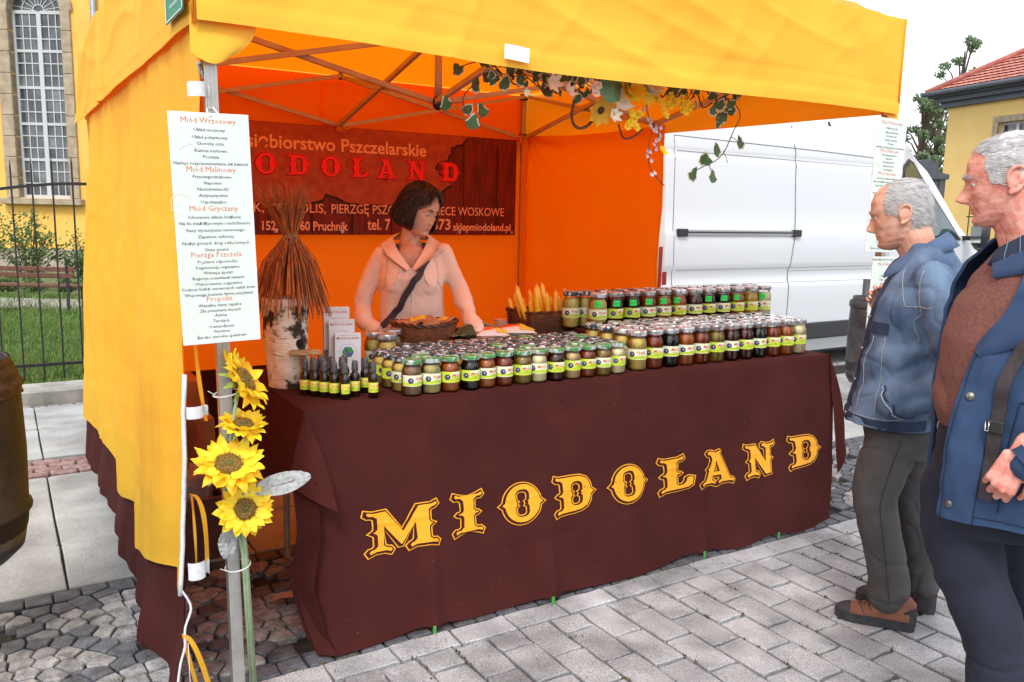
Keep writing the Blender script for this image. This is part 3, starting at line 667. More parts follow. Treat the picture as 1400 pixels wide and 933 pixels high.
b = MB(); b.grid(30, 18, rightside); cpart(b, 'side_panel', brown)
A2 = Vector((3.56, 2.676, .838)); T2 = Vector((3.60, 2.56, .36)); B2 = Vector((3.53, 2.55, .25))
b = MB(); b.grid(8, 20, lambda u, v: A2.lerp(T2, v).lerp(A2.lerp(B2, v), u)+Vector((.035*sin(pi*min(1, v*1.1))*(1-u), -.012*sin(pi*u)*v, 0))); cpart(b, 'corner_fold', brown)
yprint = mat('yellow_print', lin(240, 164, 22), .6, lin(232, 156, 18), 30, .1, 600)
LT = [('M', 1.021, 1.322), ('I', 1.378, 1.508), ('O', 1.575, 1.778), ('D', 1.822, 2.03), ('O', 2.10, 2.315), ('L', 2.38, 2.595), ('A', 2.625, 2.84), ('N', 2.905, 3.112), ('D', 3.20, 3.445)]
for i, (ch, a, c) in enumerate(LT):
    zb = .318+.006*sin(i*.7); hh = .148
    ww = (c-a)*.90; x0 = a+(c-a)*.05
    V, Fc, I = western(ch, None, ww, hh, lambda x, z, d: (x0+x, cf(x0+x, zb+z)-.0022-d, zb+z), cut=10)
    link('printed_letter', mesh('printed_letter', [CM @ v for v in V], Fc, [yprint, brown], False, I), ct)
b = MB(); q = random.Random(44)
for i in range(70):
    x, z = q.uniform(.9, 3.45), q.uniform(.06, .8); y = cf(x, z)-.0012; a = q.uniform(0, 3.14); l_ = q.uniform(.0015, .005); b.tube([(x, y, z), (x+l_*cos(a), y-.0004, z+l_*sin(a))], .0005, 3)
cpart(b, 'lint', mat('lint_pale', (.45, .36, .32), .9))['kind'] = 'stuff'
green_st = mat('green_strap', (.06, .30, .05), .6)
for xt in (1.262, 1.77, 2.62, 3.1):
    b = MB(); b.box((xt, cf(xt, .02)-.004, .014), (.012, .004, .034)); cpart(b, 'green_strap', green_st, False)
# trestle under the cloth
tt = thing('trestle_table', 'folding trestle table hidden under the brown cloth, its back legs beside boxes', 'table', (2.2, 3.1, 0))
b = MB(); b.bev((0, 0, .815), (2.66, .78, .03), .005); b.build('tabletop', mat('plywood', (.35, .24, .13), .6, (.45, .33, .2), 12), tt)
for x in (-1.2, 0, 1.2):
    for y in (-.3, .34): b = MB(); b.tube([(x, y, .005), (x, y, .80)], .014, 8); b.build('leg', truss_m, tt)
# ================================================================ GOODS ON THE TABLE
def glass(name, col=(1, 1, 1), k=.9):
    M = bpy.data.materials.new(name); M.use_nodes = True; n = M.node_tree.nodes; n.clear(); L = M.node_tree.links.new
    o = n.new('ShaderNodeOutputMaterial'); t = n.new('ShaderNodeBsdfTransparent'); g = n.new('ShaderNodeBsdfGlossy'); f = n.new('ShaderNodeFresnel'); m_ = n.new('ShaderNodeMixShader')
    t.inputs[0].default_value = (*col, 1); g.inputs['Roughness'].default_value = .04; f.inputs[0].default_value = 1.4; L(f.outputs[0], m_.inputs[0]); L(t.outputs[0], m_.inputs[1]); L(g.outputs[0], m_.inputs[2]); L(m_.outputs[0], o.inputs[0]); return M
jar_glass = glass('jar_glass', (.96, .98, .97))
HC = {'pollen': ((.62, .36, .06), (.80, .58, .14)), 'greenpollen': ((.38, .30, .08), (.58, .48, .16)), 'beebread': ((.16, .07, .03), (.34, .19, .09)), 'amber': ((.58, .14, .010), None), 'redbrown': ((.34, .055, .006), None),
      'dark': ((.012, .005, .004), None), 'darkred': ((.09, .008, .003), None), 'olive': ((.34, .21, .02), None), 'gold': ((.85, .40, .02), None), 'cream': ((.85, .70, .36), None), 'tan': ((.55, .33, .12), None), 'orange': ((.60, .10, .004), None)}
NAMES = {'pollen': 'yellow bee pollen', 'greenpollen': 'greenish bee pollen', 'beebread': 'brown granules', 'amber': 'brown amber honey', 'redbrown': 'red brown honey', 'dark': 'almost black honey', 'darkred': 'dark red honey', 'olive': 'olive coloured honey', 'gold': 'golden honey', 'cream': 'pale cream honey', 'tan': 'tan coloured honey', 'orange': 'orange red honey'}
HM = {}
for k, (a, c) in HC.items():
    if c: HM[k] = mat('fill_'+k, a, .6, c, 260, .8, 260, bdist=.003, ramp=(.42, .55))
    elif k in ('cream', 'tan'): HM[k] = mat('fill_'+k, a, .35, tuple(x*1.08 for x in a), 20, coat=.3, sub=.1)
    else: HM[k] = mat('fill_'+k, a, .16, coat=.6, trans=tuple(min(1, x*3.2) for x in a), tw=.35)
lid_m = mat('lid_print', (.62, .64, .66), .25, (.05, .07, .08), 42, metal=.25, detail=1, ramp=(.46, .52), objvar=.15, coords='obj')
lid_g = mat('lid_green', (.09, .27, .09), .25, (.50, .55, .56), 30, metal=.1, detail=1, ramp=(.5, .56), coords='obj')
lid_s = mat('lid_metal', (.34, .33, .33), .22, (.72, .72, .74), 38, metal=.6, detail=1, ramp=(.45, .6), coords='obj', objvar=.3)
lime = mat('label_lime', lin(196, 214, 60), .6); pale = mat('label_pale', lin(228, 232, 196), .6); wht = mat('label_white', (.78, .79, .74), .6)
redp = mat('red_print', lin(196, 62, 26), .6); bluep = mat('emblem_navy', lin(34, 30, 66), .5, lin(80, 84, 130), 160); grnp = mat('green_print', lin(60, 130, 50), .6); blackp = MATS['black_print']
price_m = mat('price_green', lin(40, 232, 90), .5)
def curved(b, R, a0, a1, z0, z1, mi, n=8, off=0):
    b.mi = mi; b.add([((R+off)*cos(lerp(a0, a1, i/n)), (R+off)*sin(lerp(a0, a1, i/n)), z) for i in range(n+1) for z in (z0, z1)], [(2*i, 2*i+2, 2*i+3, 2*i+1) for i in range(n)])
def wrap_text(b, s, size, R, ang, z, mi, off=.0009, shear=0, sx=1, bold=0):
    me = text_mesh('t', s, size, blackp, 'CENTER', 1, 0, 1, shear, sx, bold)
    b.mi = mi; b.add([((R+off)*cos(ang+v.co.x/R), (R+off)*sin(ang+v.co.x/R), z+v.co.y) for v in me.vertices], [tuple(p.vertices) for p in me.polygons]); bpy.data.meshes.remove(me)
def label_mesh(R, z0, z1, kind, word):
    b = MB(); h = z1-z0
    a0, a1 = -1.25, 1.65
    curved(b, R, a0, a1, z0, z1, 0 if kind == 'lime' else 1, 16, .0004)
    if kind != 'lime': curved(b, R, a0, a1, z0+.05*h, z0+.34*h, 0, 16, .0007)
    else: curved(b, R, .15, a1, z0+.55*h, z1-.03*h, 1, 8, .0007)
    # hexagonal emblem
    c = -.30; r = h*.29; zc = z0+h*.5
    b.mi = 2; P = [(lerp(0, 1, 0), 0)]
    V = [((R+.0012)*cos(c), (R+.0012)*sin(c), zc)]+[((R+.0012)*cos(c+r*cos(pi/3*i)/R), (R+.0012)*sin(c+r*cos(pi/3*i)/R), zc+r*sin(pi/3*i)) for i in range(6)]
    b.add(V, [(0, 1+i, 1+(i+1) % 6) for i in range(6)])
    b.mi = 6; rr = r*.2
    b.add([((R+.0015)*cos(c+(rr*cos(pi/3*i)+.002)/R), (R+.0015)*sin(c+(rr*cos(pi/3*i)+.002)/R), zc+rr*sin(pi/3*i)+.002) for i in range(6)], [tuple(range(6))])
    wrap_text(b, word, h*.44, R, .62, z0+h*.52, 3, shear=.4, bold=.0002)
    wrap_text(b, 'MIODOLAND', h*.155, R, .50, z0+h*.17, 4)
    wrap_text(b, 'naturalny', h*.14, R, .62, z0+h*.35, 5)
    return b.me('label', [lime, pale, bluep, redp, grnp, blackp, wht], False)
def jar_meshes(R, H):
    nk = R*.80; g = MB(); g.lathe([(R*.86, .001), (R*.97, .004), (R, .012), (R, H*.62), (R*.985, H*.68), (R*.90, H*.76), (nk, H*.82), (nk*1.0, H*.885)], 20, cap=False)
    gm = g.me('glass', jar_glass, True)
    f = MB(); f.lathe([(R*.80, .003), (R*.93, .007), (R*.955, .014), (R*.955, H*.62), (R*.94, H*.68), (R*.86, H*.745), (nk*.93, H*.79), (nk*.92, H*.80)], 18)
    fm = {k: f.me('honey', HM[k], True) for k in HM}
    l_ = MB(); lr = R*.93; l_.lathe([(lr*.985, H*.875), (lr, H*.882), (lr, H*.975), (lr*.97, H*.995), (lr*.90, H), (lr*.86, H*.994), (0.001, H*.994)], 20, cap=False)
    for k in range(20): a = 2*pi*k/20; l_.tube([(lr*cos(a), lr*sin(a), H*.885), (lr*cos(a), lr*sin(a), H*.965)], .0009, 3, False)
    lm = [l_.me('lid', m_, True) for m_ in (lid_g, lid_m, lid_s)]
    return gm, fm, lm
SM = jar_meshes(.0375, .134); TL = jar_meshes(.0435, .175)
SLAB = {(k, w_): label_mesh(.0377, .038, .079, k, w_) for k in ('lime', 'pale') for w_ in ('Miód', 'Pyłek')}
TLAB = {(k, w_): label_mesh(.0437, .050, .096, k, w_) for k in ('lime', 'pale') for w_ in ('Miód', 'Pyłek')}
def sticker():
    b = MB(); R = .0437
    curved(b, R, -.30, .42, .108, .136, 0, 5, .0016); wrap_text(b, '25 zł', .014, R, .06, .117, 1, .0022)
    return b.me('price_sticker', [price_m, grnp], False)
stk_me = sticker()
ORD = ['first', 'second', 'third', 'fourth', 'fifth', 'sixth', 'seventh', 'eighth', 'ninth', 'tenth', 'eleventh', 'twelfth', 'thirteenth', 'fourteenth']
def jar(kind, fill, lab, x, y, z, label, group, lid=1, price=False, word=None, da=0):
    da *= 2.2; x += RND.uniform(-.0015, .0015); y += RND.uniform(-.003, .003)
    gm, fm, lm = SM if kind == 's' else TL
    face = atan2(-y, -x)+da               # the printed side is turned towards the customers
    t = thing('honey_jar', label, 'jar', (x, y, z), face, group)
    link('glass', gm, t); link('honey', fm[fill], t); o = link('lid', lm[lid], t, rot=(0, 0, RND.uniform(0, 6)))
    wd = word or ('Pyłek' if fill in ('pollen', 'greenpollen', 'beebread') else 'Miód')
    link('label', (SLAB if kind == 's' else TLAB)[(lab, wd)], t)
    if price: link('price_sticker', stk_me, t)
    return t
LN = {'lime': 'lime green', 'pale': 'pale'}
small = [('beebread', 'pale'), ('greenpollen', 'pale'), ('amber', 'lime'), ('dark', 'lime'), ('amber', 'pale'), ('redbrown', 'pale'), ('olive', 'lime'), ('cream', 'pale'), ('darkred', 'lime'), ('tan', 'lime'), ('redbrown', 'lime'), ('olive', 'pale'), ('cream', 'lime')]
q = random.Random(11)
for r_ in range(5):
    for i, (f, lb) in enumerate(small):
        if r_ and i < 2 and r_ > 3: continue
        ff = f if r_ == 0 else q.choice(list(HM)[2:] if i > 1 else ['beebread', 'greenpollen', 'pollen'])
        if r_ == 0: s_ = f'short jar of {NAMES[ff]}, {LN[lb]} label, {ORD[i]} from left in front row'
        else: s_ = f'small jar among the short jars, {ORD[r_]} row behind the front one, {ORD[i]} from the left'
        if r_: s_ = f'small lidded jar in the {ORD[r_]} row of short jars, {ORD[i]} from the left'
        jar('s', ff, lb if r_ == 0 else q.choice(('lime', 'pale')), 1.272+.0805*i+q.uniform(-.002, .002)-.006*r_, 2.745+.0805*r_+q.uniform(-.004, .004), TZ+.004, s_, 'short honey jars packed on the table', 0 if (r_ == 0 or q.random() < .12) else 1, da=q.uniform(-.12, .12))
tall = [('pollen', 'pale'), ('redbrown', 'lime'), ('dark', 'pale'), ('amber', 'pale'), ('redbrown', 'pale'), ('olive', 'lime'), ('darkred', 'pale'), ('darkred', 'lime'), ('dark', 'pale'), ('redbrown', 'lime'), ('amber', 'lime'), ('cream', 'lime')]
for r_ in range(4):
    for i, (f, lb) in enumerate(tall):
        ff = f if r_ == 0 else ('pollen' if i == 0 else q.choice(list(HM)[3:]))
        s_ = f'tall jar of {NAMES[ff]}, {LN[lb]} label, {ORD[i]} from left in lower front row' if r_ == 0 else f'tall lidded jar in the {ORD[r_]} row below the shelf, {ORD[i]} from the left'
        if r_ and i == 0: s_ = f'tall pollen jar at the left end of the {ORD[r_]} row beside the short jars'
        jar('t', ff, lb, 2.372+.0957*i-(.012*r_ if i == 0 else 0), 2.775+.0905*r_, TZ+.004, s_, 'tall honey jars on the table', 2 if r_ == 0 or q.random() < .5 else 1, da=q.uniform(-.12, .12))
up = [('pollen', 'pale'), ('darkred', 'lime'), ('dark', 'lime'), ('redbrown', 'pale'), ('amber', 'pale'), ('amber', 'lime'), ('darkred', 'pale'), ('darkred', 'lime'), ('dark', 'pale'), ('orange', 'lime'), ('gold', 'lime'), ('cream', 'pale')]
RZ = .975
for r_ in range(2):
    for i in range(-1 if r_ else 0, 12):
        f, lb = up[max(i, 0)]
        ff = f if r_ == 0 else ('pollen' if i < 1 else q.choice(list(HM)[3:]))
        s_ = f'jar of {NAMES[ff]}, {LN[lb]} label, {ORD[i]} from left on raised shelf front' if r_ == 0 else (f'tall jar standing behind the shelf front row, {ORD[i+1]} from the left')
        jar('t', ff, lb, 2.425+.1035*i+(.02 if r_ and i < 0 else 0), 3.135+.098*r_, RZ, s_, 'tall honey jars on the raised shelf', 2 if r_ == 0 else 1, price=(r_ == 0 and i not in (6, 10)), da=q.uniform(-.1, .1))
for k, (x, y, f) in enumerate([(1.315, 3.205, 'pollen'), (1.405, 3.235, 'beebread'), (1.335, 3.115, 'pollen')]):
    jar('t', f, 'pale', x, y, TZ+.004, ['tall jar of pollen, leftmost of three behind the short jars beside the woman', 'tall jar of brown granules under the wicker bowl behind the short jars', 'tall jar of pollen right behind the left end of the short jars'][k], 'tall jars behind the short ones', 2)
# raised shelf
b = MB(); b.bev((2.99, 3.19, (TZ+.004+RZ)/2), (1.30, .235, RZ-TZ-.006), .006); o = b.build('display_riser', brown); tag(o, 'low brown cloth covered shelf carrying the upper rows of honey jars', 'shelf')
# ---------------- little dark bottles with black caps
amberg = mat('bottle_glass', (.010, .005, .003), .08, coat=.6); capm = mat('bottle_cap', (.05, .05, .055), .35, (.10, .10, .11), 200, coords='obj')
b = MB(); R = .0185; b.lathe([(R*.85, 0), (R, .004), (R, .075), (R*.9, .083), (R*.5, .091), (R*.5, .098)], 14); bot_me = b.me('bottle_body', amberg, True)
b = MB(); b.lathe([(R*.62, .094), (R*.66, .096), (R*.60, .122), (R*.52, .130), (R*.50, .131)], 12)
for k in range(12): a = 2*pi*k/12; b.tube([(R*.64*cos(a), R*.64*sin(a), .096), (R*.6*cos(a), R*.6*sin(a), .120)], .0007, 3, False)
cap_me = b.me('cap', capm, True)
blab = []
for w_, c1 in (('Propolis', lime), ('Spray', lime)):
    b = MB(); curved(b, R, -1.3, 1.3, .022, .058, 0, 10, .0003); curved(b, R, -1.3, 1.3, .040, .056, 1, 10, .0006); wrap_text(b, w_, .0115, R, .1, .043, 2, .0012, .2); wrap_text(b, 'MIODOLAND', .005, R, .1, .029, 3, .0012); blab.append(b.me('label', [lime, mat('label_yellow', lin(240, 226, 110), .6), redp, grnp]))
BP = [(.925, 2.915), (.950, 2.880), (.975, 2.848), (1.000, 2.815), (1.027, 2.782), (1.078, 2.815), (1.095, 2.775), (1.127, 2.762)]
BP += [(.965, 2.945), (.992, 2.912), (1.018, 2.880), (1.044, 2.848), (1.072, 2.868), (1.108, 2.828), (1.140, 2.806), (1.00, 2.965), (1.035, 2.935), (1.062, 2.905), (1.10, 2.885), (1.135, 2.858), (1.165, 2.83), (1.085, 2.94)]
BP[6] = (1.105, 2.80)
BP = [p for i, p in enumerate(BP) if all(hypot(p[0]-BP[j][0], p[1]-BP[j][1]) > .0375 for j in range(i))]
for i, (x, y) in enumerate(BP):
    t = thing('small_bottle', (f'small dark bottle with yellow green label, {ORD[i]} from the left in front' if i < 7 else f'small dark capped bottle behind the front ones, {ORD[i-7]} of the back group'), 'bottle', (x, y, TZ+.004), atan2(-y, -x)+q.uniform(-.3, .3)+(.9 if i == 4 else 0), 'small dark bottles on the table corner')
    link('bottle_body', bot_me, t); link('cap', cap_me, t); link('label', blab[i % 2], t)
# ---------------- birch log bird house with a straw roof
bark = mat('birch_bark', lin(206, 190, 170), .85, lin(226, 214, 198), 9, .8, 40, stretch=(1, 1, 3), bdist=.004)
def add_patches(M, dark=(.035, .022, .015), sc=9):
    t = M.node_tree; n = t.nodes; L = t.links.new; b_ = [x for x in n if x.type == 'BSDF_PRINCIPLED'][0]; src = b_.inputs['Base Color'].links[0].from_socket
    g = n.new('ShaderNodeNewGeometry'); m1 = n.new('ShaderNodeMapping'); m1.inputs['Scale'].default_value = (1, 1, 1.0); L(g.outputs['Position'], m1.inputs[0])
    a = n.new('ShaderNodeTexNoise'); a.inputs['Scale'].default_value = sc; a.inputs['Detail'].default_value = 8; a.inputs['Roughness'].default_value = .65; L(m1.outputs[0], a.inputs[0])
    r = n.new('ShaderNodeValToRGB'); r.color_ramp.elements[0].position = .52; r.color_ramp.elements[1].position = .575; L(a.outputs[0], r.inputs[0])
    m2 = n.new('ShaderNodeMapping'); m2.inputs['Scale'].default_value = (1, 1, 7); L(g.outputs['Position'], m2.inputs[0])
    c = n.new('ShaderNodeTexNoise'); c.inputs['Scale'].default_value = 26; c.inputs['Detail'].default_value = 3; L(m2.outputs[0], c.inputs[0])
    r2 = n.new('ShaderNodeValToRGB'); r2.color_ramp.elements[0].position = .64; r2.color_ramp.elements[1].position = .68; L(c.outputs[0], r2.inputs[0])
    mx = n.new('ShaderNodeMath'); mx.operation = 'MAXIMUM'; L(r.outputs[0], mx.inputs[0]); L(r2.outputs[0], mx.inputs[1])
    mm = n.new('ShaderNodeMixRGB'); mm.inputs[2].default_value = (*dark, 1); L(mx.outputs[0], mm.inputs[0]); L(src, mm.inputs[1]); L(mm.outputs[0], b_.inputs['Base Color'])
add_patches(bark)
straw = mat('straw', lin(186, 104, 50), .8, lin(116, 58, 26), 60, stretch=(1, 1, .2))
bh = thing('birch_birdhouse', 'birch log bird house with bound straw roof on the left end of the table', 'bird house', (.925, 3.10, TZ+.004))
def logpt(u, v):
    a = 2*pi*u; z = v*.34; r = .076+.006*fb(cos(a)*2, sin(a)*2, z*9)+.004*sin(3*a)+.008*v
    return (r*cos(a)-.012*v, r*sin(a), z)
b = MB(); b.grid(40, 30, logpt); b.add([logpt(i/40, 1) for i in range(40)], [tuple(range(40))]); b.build('log', bark, bh, True)
b = MB(); d0 = Vector((-.925+.07, -3.1, 0)).normalized(); sd_ = Vector((-d0.y, d0.x, 0)); 
HX = sd_*.036+d0*.080
Rm = Matrix((sd_, Vector((0, 0, 1)), d0)).transposed().to_4x4()
M_ = Matrix.Translation(HX+Vector((0, 0, .175))) @ Rm; b.lathe([(.0001, .006), (.0125, .006), (.0135, .004)], 14, M_ @ Matrix.Diagonal((1, 1.25, 1, 1)), cap=False); b.build('entrance_hole', mat('hole_dark', (.004, .004, .006), .9), bh, True)
b = MB(); M_ = Matrix.Translation(sd_*.055+d0*.085+Vector((0, 0, .140))) @ Rm; b.bev((0, 0, 0), (.115, .016, .05), .003, M_); b.build('perch_board', mat('raw_wood', lin(196, 158, 110), .8, lin(150, 110, 72), 30, .3, 90, stretch=(1, 1, 6)), bh)
b = MB(); b.bev((0, -.045, -.02), (.02, .09, .03), .003, M_ @ Matrix.Translation((-.01, 0, 0))); b.build('bracket', MATS['raw_wood'], bh)
q = random.Random(5); b = MB(); TIE = Vector((.012, 0, .57))
for i in range(330):
    a = q.uniform(0, 6.283); rr = sqrt(q.random()); r0 = .022*rr; p0 = TIE+Vector((r0*cos(a), r0*sin(a), q.uniform(-.01, .01)))
    if q.random() < .52: 
        l_ = q.uniform(.20, .31); sp_ = (.06+.088*rr)*q.uniform(.85, 1.15); e = TIE+Vector((sp_*cos(a), sp_*sin(a), -l_)); md = p0.lerp(e, .5)+Vector((.012*cos(a), .012*sin(a), .02))
        b.tube([p0, md, e], [.0032, .0030, .0022], 4, False)
    else:
        l_ = q.uniform(.09, .20); sp_ = .105*rr*q.uniform(.8, 1.2)*l_/.15; e = TIE+Vector((sp_*cos(a)-.015, sp_*sin(a), l_)); b.tube([p0, p0.lerp(e, .5)+Vector((q.gauss(0, .003), q.gauss(0, .003), 0)), e], [.0028, .0026, .0016], 4, False)
o = b.build('straw_roof', straw, bh); o['kind'] = 'stuff'
b = MB()
for k in range(4): b.tube([TIE+Vector((.026*cos(t_), .026*sin(t_), -.006+k*.005)) for t_ in [2*pi*i/14 for i in range(15)]], .0035, 5, False)
for s_ in (-1, 1): b.tube([TIE+sd_*0+d0*.026+sd_*s_*(.004+.02*sin(t_))+Vector((0, 0, .014*cos(t_)-.012)) for t_ in [pi*i/8 for i in range(9)]], .0045, 5)
b.build('straw_tie', mat('straw_rope', (.28, .13, .05), .8), bh, True)
# ---------------- leaflet stand with three tiers
ls = thing('leaflet_stand', 'stepped stand with three stacks of white leaflets behind the small bottles', 'leaflet stand', (1.165, 3.13, TZ+.004), atan2(-3.13, -1.165)+pi/2+.05)
holder = mat('grey_acrylic', (.30, .29, .30), .3); leaf_m = mat('leaflet_paper', (.78, .77, .79), .5)
purple = mat('flower_print', lin(96, 70, 150), .5, lin(60, 150, 60), 60, coords='obj', ramp=(.45, .55))
for k, (xo, zo, yo) in enumerate(((-.036, .150, .075), (-.018, .105, .035), (.004, .055, -.005))):
    b = MB(); b.bev((xo, yo+.006, zo/2+.06), (.108, .022, zo+.12), .002); ho = b.build('tier_pocket', holder, ls)
    b = MB(); b.bev((xo, yo-.011, zo+.045), (.102, .010, .175), .001); lf = b.build('leaflets', leaf_m, ls)
    b = MB(); TM = Matrix.Translation((xo, yo-.0168, zo+.108)) @ Matrix.Rotation(pi/2, 4, 'X')
    text_into(b, 'MIODOLAND', .0125, TM, space=1.25, mi=0, offset=.0003); text_into(b, 'Przedsiębiorstwo Pszczelarskie', .0056, TM @ Matrix.Translation((0, .014, 0)), mi=1)
    b.mi = 1; H6 = lambda r, cx, cy: [(cx+r*cos(pi/3*i), cy+r*sin(pi/3*i)) for i in range(6)]
    hp = H6(.036, 0, -.052); n0 = len(b.V)
    for i in range(6): b.tube([TM @ Vector((*hp[i], 0)), TM @ Vector((*hp[(i+1) % 6], 0))], .0006, 4)
    b.mi = 2; b.add([TM @ Vector((*p, .0004)) for p in H6(.024, 0, -.052)], [tuple(range(6))])
    b.build('leaflet_print', [redp, mat('grey_print', (.3, .3, .33), .7), purple], lf)
b = MB(); b.bev((-.012, .03, .004), (.13, .15, .008), .002); b.build('base_plate', holder, ls)
# ---------------- wicker
wick = mat('wicker', lin(112, 56, 26), .55, lin(70, 32, 15), 40, .3, 200, coat=.25); wick2 = mat('wicker_light', lin(150, 84, 44), .6, lin(110, 58, 28), 40, .3, 200)
ob = thing('wicker_bowl', 'oval brown wicker bowl filled with paper sachets in front of the woman', 'basket', (1.62, 3.36, .925))
b = MB(); nl = 15
for k in range(nl):
    t_ = k/(nl-1); z = .085*t_; rx = .118+.036*t_**.8; ry = .075+.028*t_**.8; nseg = 56
    for ph in (0, 1):
        b.tube([(rx*cos(a)*(1+.018*(1 if (i+k+ph) % 2 else -1)), ry*sin(a)*(1+.03*(1 if (i+k+ph) % 2 else -1)), z+.0028*ph) for i, a in enumerate([2*pi*j/nseg for j in range(nseg+1)])], .0026, 4, False)
b.lathe([(.001, .002), (.118, .002), (.122, .012)], 28, Matrix.Diagonal((1, .64, 1, 1)), cap=False); o = b.build('woven_side', wick2, ob); 
b = MB()
for ph in (0, pi): b.tube([((.157+.005*sin(11*a+ph))*cos(a), (.105+.005*sin(11*a+ph))*sin(a), .090+.005*cos(11*a+ph)+.012*cos(a)**2) for a in [2*pi*j/90 for j in range(91)]], .0055, 5, False)
b.build('rim', wick, ob)
kraft = mat('kraft_paper', lin(188, 140, 104), .8, lin(160, 112, 78), 30, .5, 60); ylab = mat('sachet_label', lin(236, 206, 70), .6, lin(224, 180, 50), 90)
def pillow(w_, l_, h_, seed, crump=.004):
    def f(u, v):
        e = (sin(pi*u)**.6)*(sin(pi*v)**.45); s_ = fb(u*4+seed, v*4, seed)
        return ((u-.5)*w_*(1-.10*sin(pi*v)), (v-.5)*l_*(1-.06*sin(pi*u)), h_*e*.5+crump*s_*e*2+.001)
    b = MB(); b.grid(14, 14, f); b.grid(14, 14, lambda u, v: (f(u, v)[0], f(u, v)[1], -h_*.4*(sin(pi*u)**.6)*(sin(pi*v)**.45)+.000)); return b, f
q = random.Random(9)
for k, (x, y, z, rz, tl) in enumerate([(-.07, .0, .085, .3, .2), (-.02, .03, .10, 1.2, -.2), (.045, .03, .10, .1, .15), (.02, -.03, .095, -.4, .2), (.085, -.01, .095, .7, -.25), (-.085, .035, .09, 1.6, 0)]):
    b, f = pillow(.085, .11, .03, k); t = thing('paper_sachet', ['brown paper sachet at the left of the wicker bowl', 'brown paper sachet with yellow label at the back of the wicker bowl', 'brown sachet between the two yellow labels in the wicker bowl', 'brown paper sachet at the front of the wicker bowl', 'brown paper sachet with yellow label at the right of the wicker bowl', 'brown paper sachet at the back left of the wicker bowl'][k], 'sachet', (1.62+x, 3.36+y, .925+z), rz, 'sachets in the wicker bowl')
    t.rotation_euler = (tl, tl*.6, rz); b.build('packet', kraft, t, True)
    if k in (1, 4):
        b = MB(); b.grid(8, 8, lambda u, v: (lerp(f(.12, .15)[0], f(.88, .15)[0], u), lerp(-.035, .035, v), f(.12+.76*u, .2+.6*v)[2]+.0015)); lo = b.build('sachet_label', ylab, t, True)
        b = MB(); text_into(b, 'MIODOLAND', .010, Matrix.Translation((0, .008, .0185))); text_into(b, 'kadzidło', .009, Matrix.Translation((0, -.012, .0185))); b.build('label_print', redp, lo)
b = MB(); b.bev((1.62, 3.36, .884), (.24, .16, .078), .004); tag(b.build('cardboard_box', mat('cardboard', lin(170, 128, 84), .85, lin(150, 110, 70), 12)), 'small cardboard box under the wicker bowl of sachets, behind the short jars', 'box')
cbk = thing('candle_basket', 'square edged dark wicker basket full of beeswax candles behind the short jars', 'basket', (2.31, 3.38, .895))
b = MB()
for k in range(20):
    z = .004+.0072*k; hx, hy = .168+.010*k/20, .10+.008*k/20
    P = []
    for s_, (p, p2) in enumerate((((-hx, -hy), (hx, -hy)), ((hx, -hy), (hx, hy)), ((hx, hy), (-hx, hy)), ((-hx, hy), (-hx, -hy)))):
        m_ = 30 if s_ % 2 == 0 else 18
        for i in range(m_): 
            t_ = i/m_; o_ = .003*(1 if (i+k) % 2 else -1); nrm = (0, -1) if s_ == 0 else (1, 0) if s_ == 1 else (0, 1) if s_ == 2 else (-1, 0)
            P.append((lerp(p[0], p2[0], t_)+nrm[0]*o_, lerp(p[1], p2[1], t_)+nrm[1]*o_, z))
    b.tube(P+[P[0]], .0036, 4, False)
b.bev((0, 0, .006), (.32, .19, .008), .002); b.build('woven_side', wick, cbk)
b = MB()
for ph in (0, pi):
    P = [(-.18, -.11), (.18, -.11), (.18, .11), (-.18, .11), (-.18, -.11)]; Q = []
    for (p, p2) in zip(P, P[1:]): Q += [(lerp(p[0], p2[0], i/16), lerp(p[1], p2[1], i/16)) for i in range(16)]
    b.tube([(x+.003*sin(i*1.2+ph), y+.003*sin(i*1.2+ph), .151+.004*cos(i*1.2+ph)) for i, (x, y) in enumerate(Q)], .0055, 5, False)
b.build('rim', wick, cbk)
wax = mat('beeswax', (.95, .55, .03), .4, (.9, .45, .02), 30, sub=.15, coat=.2); wickm = mat('candle_wick', (.8, .72, .5), .8)
cm_ = []
for L_ in (.20, .235, .265):
    b = MB(); b.lathe([(.0125, 0), (.0122, L_*.6), (.0105, L_*.95), (.006, L_), (.001, L_+.002)], 9); c_ = b.me('candle_body', wax, True); b = MB(); b.tube([(0, 0, L_), (.001, 0, L_+.012)], .0014, 4); cm_.append((c_, b.me('wick', wickm)))
q = random.Random(21); n = 0
for gx in range(8):
    for gy in range(4):
        if q.random() < .12: continue
        x = -.14+.038*gx+q.uniform(-.006, .006); y = -.072+.046*gy; h_ = q.choice((0, 1, 2, 2) if gx < 5 else (0, 0, 1)); n += 1
        fx = 'at the front' if gy == 0 else 'at the back' if gy == 3 else 'in the middle'
        t = thing('beeswax_candle', f'yellow beeswax candle leaning in the wicker basket {fx}, {ORD[gx]} from the left', 'candle', (2.31+x*.9, 3.38+y*.9, .905), 0, 'beeswax candles in the basket'); t.rotation_euler = (q.uniform(-.22, .12), (x*1.3+q.uniform(-.14, .10)-.12), 0)
        if gy in (1, 2): t['label'] = f'yellow beeswax candle, {ORD[gx]} from the left in the {"second" if gy == 1 else "third"} line of the basket'
        link('candle_body', cm_[h_][0], t); link('wick', cm_[h_][1], t)
b = MB(); b.bev((2.31, 3.38, .869), (.36, .22, .05), .004); tag(b.build('wooden_box', MATS['raw_wood']), 'flat wooden box under the basket of candles', 'box')
b = MB(); b.bev((2.08, 3.46, .92), (.045, .05, .16), .003); tag(b.build('pale_carton', mat('pale_card', lin(214, 168, 132), .7)), 'small pale carton standing left of the candle basket', 'carton')
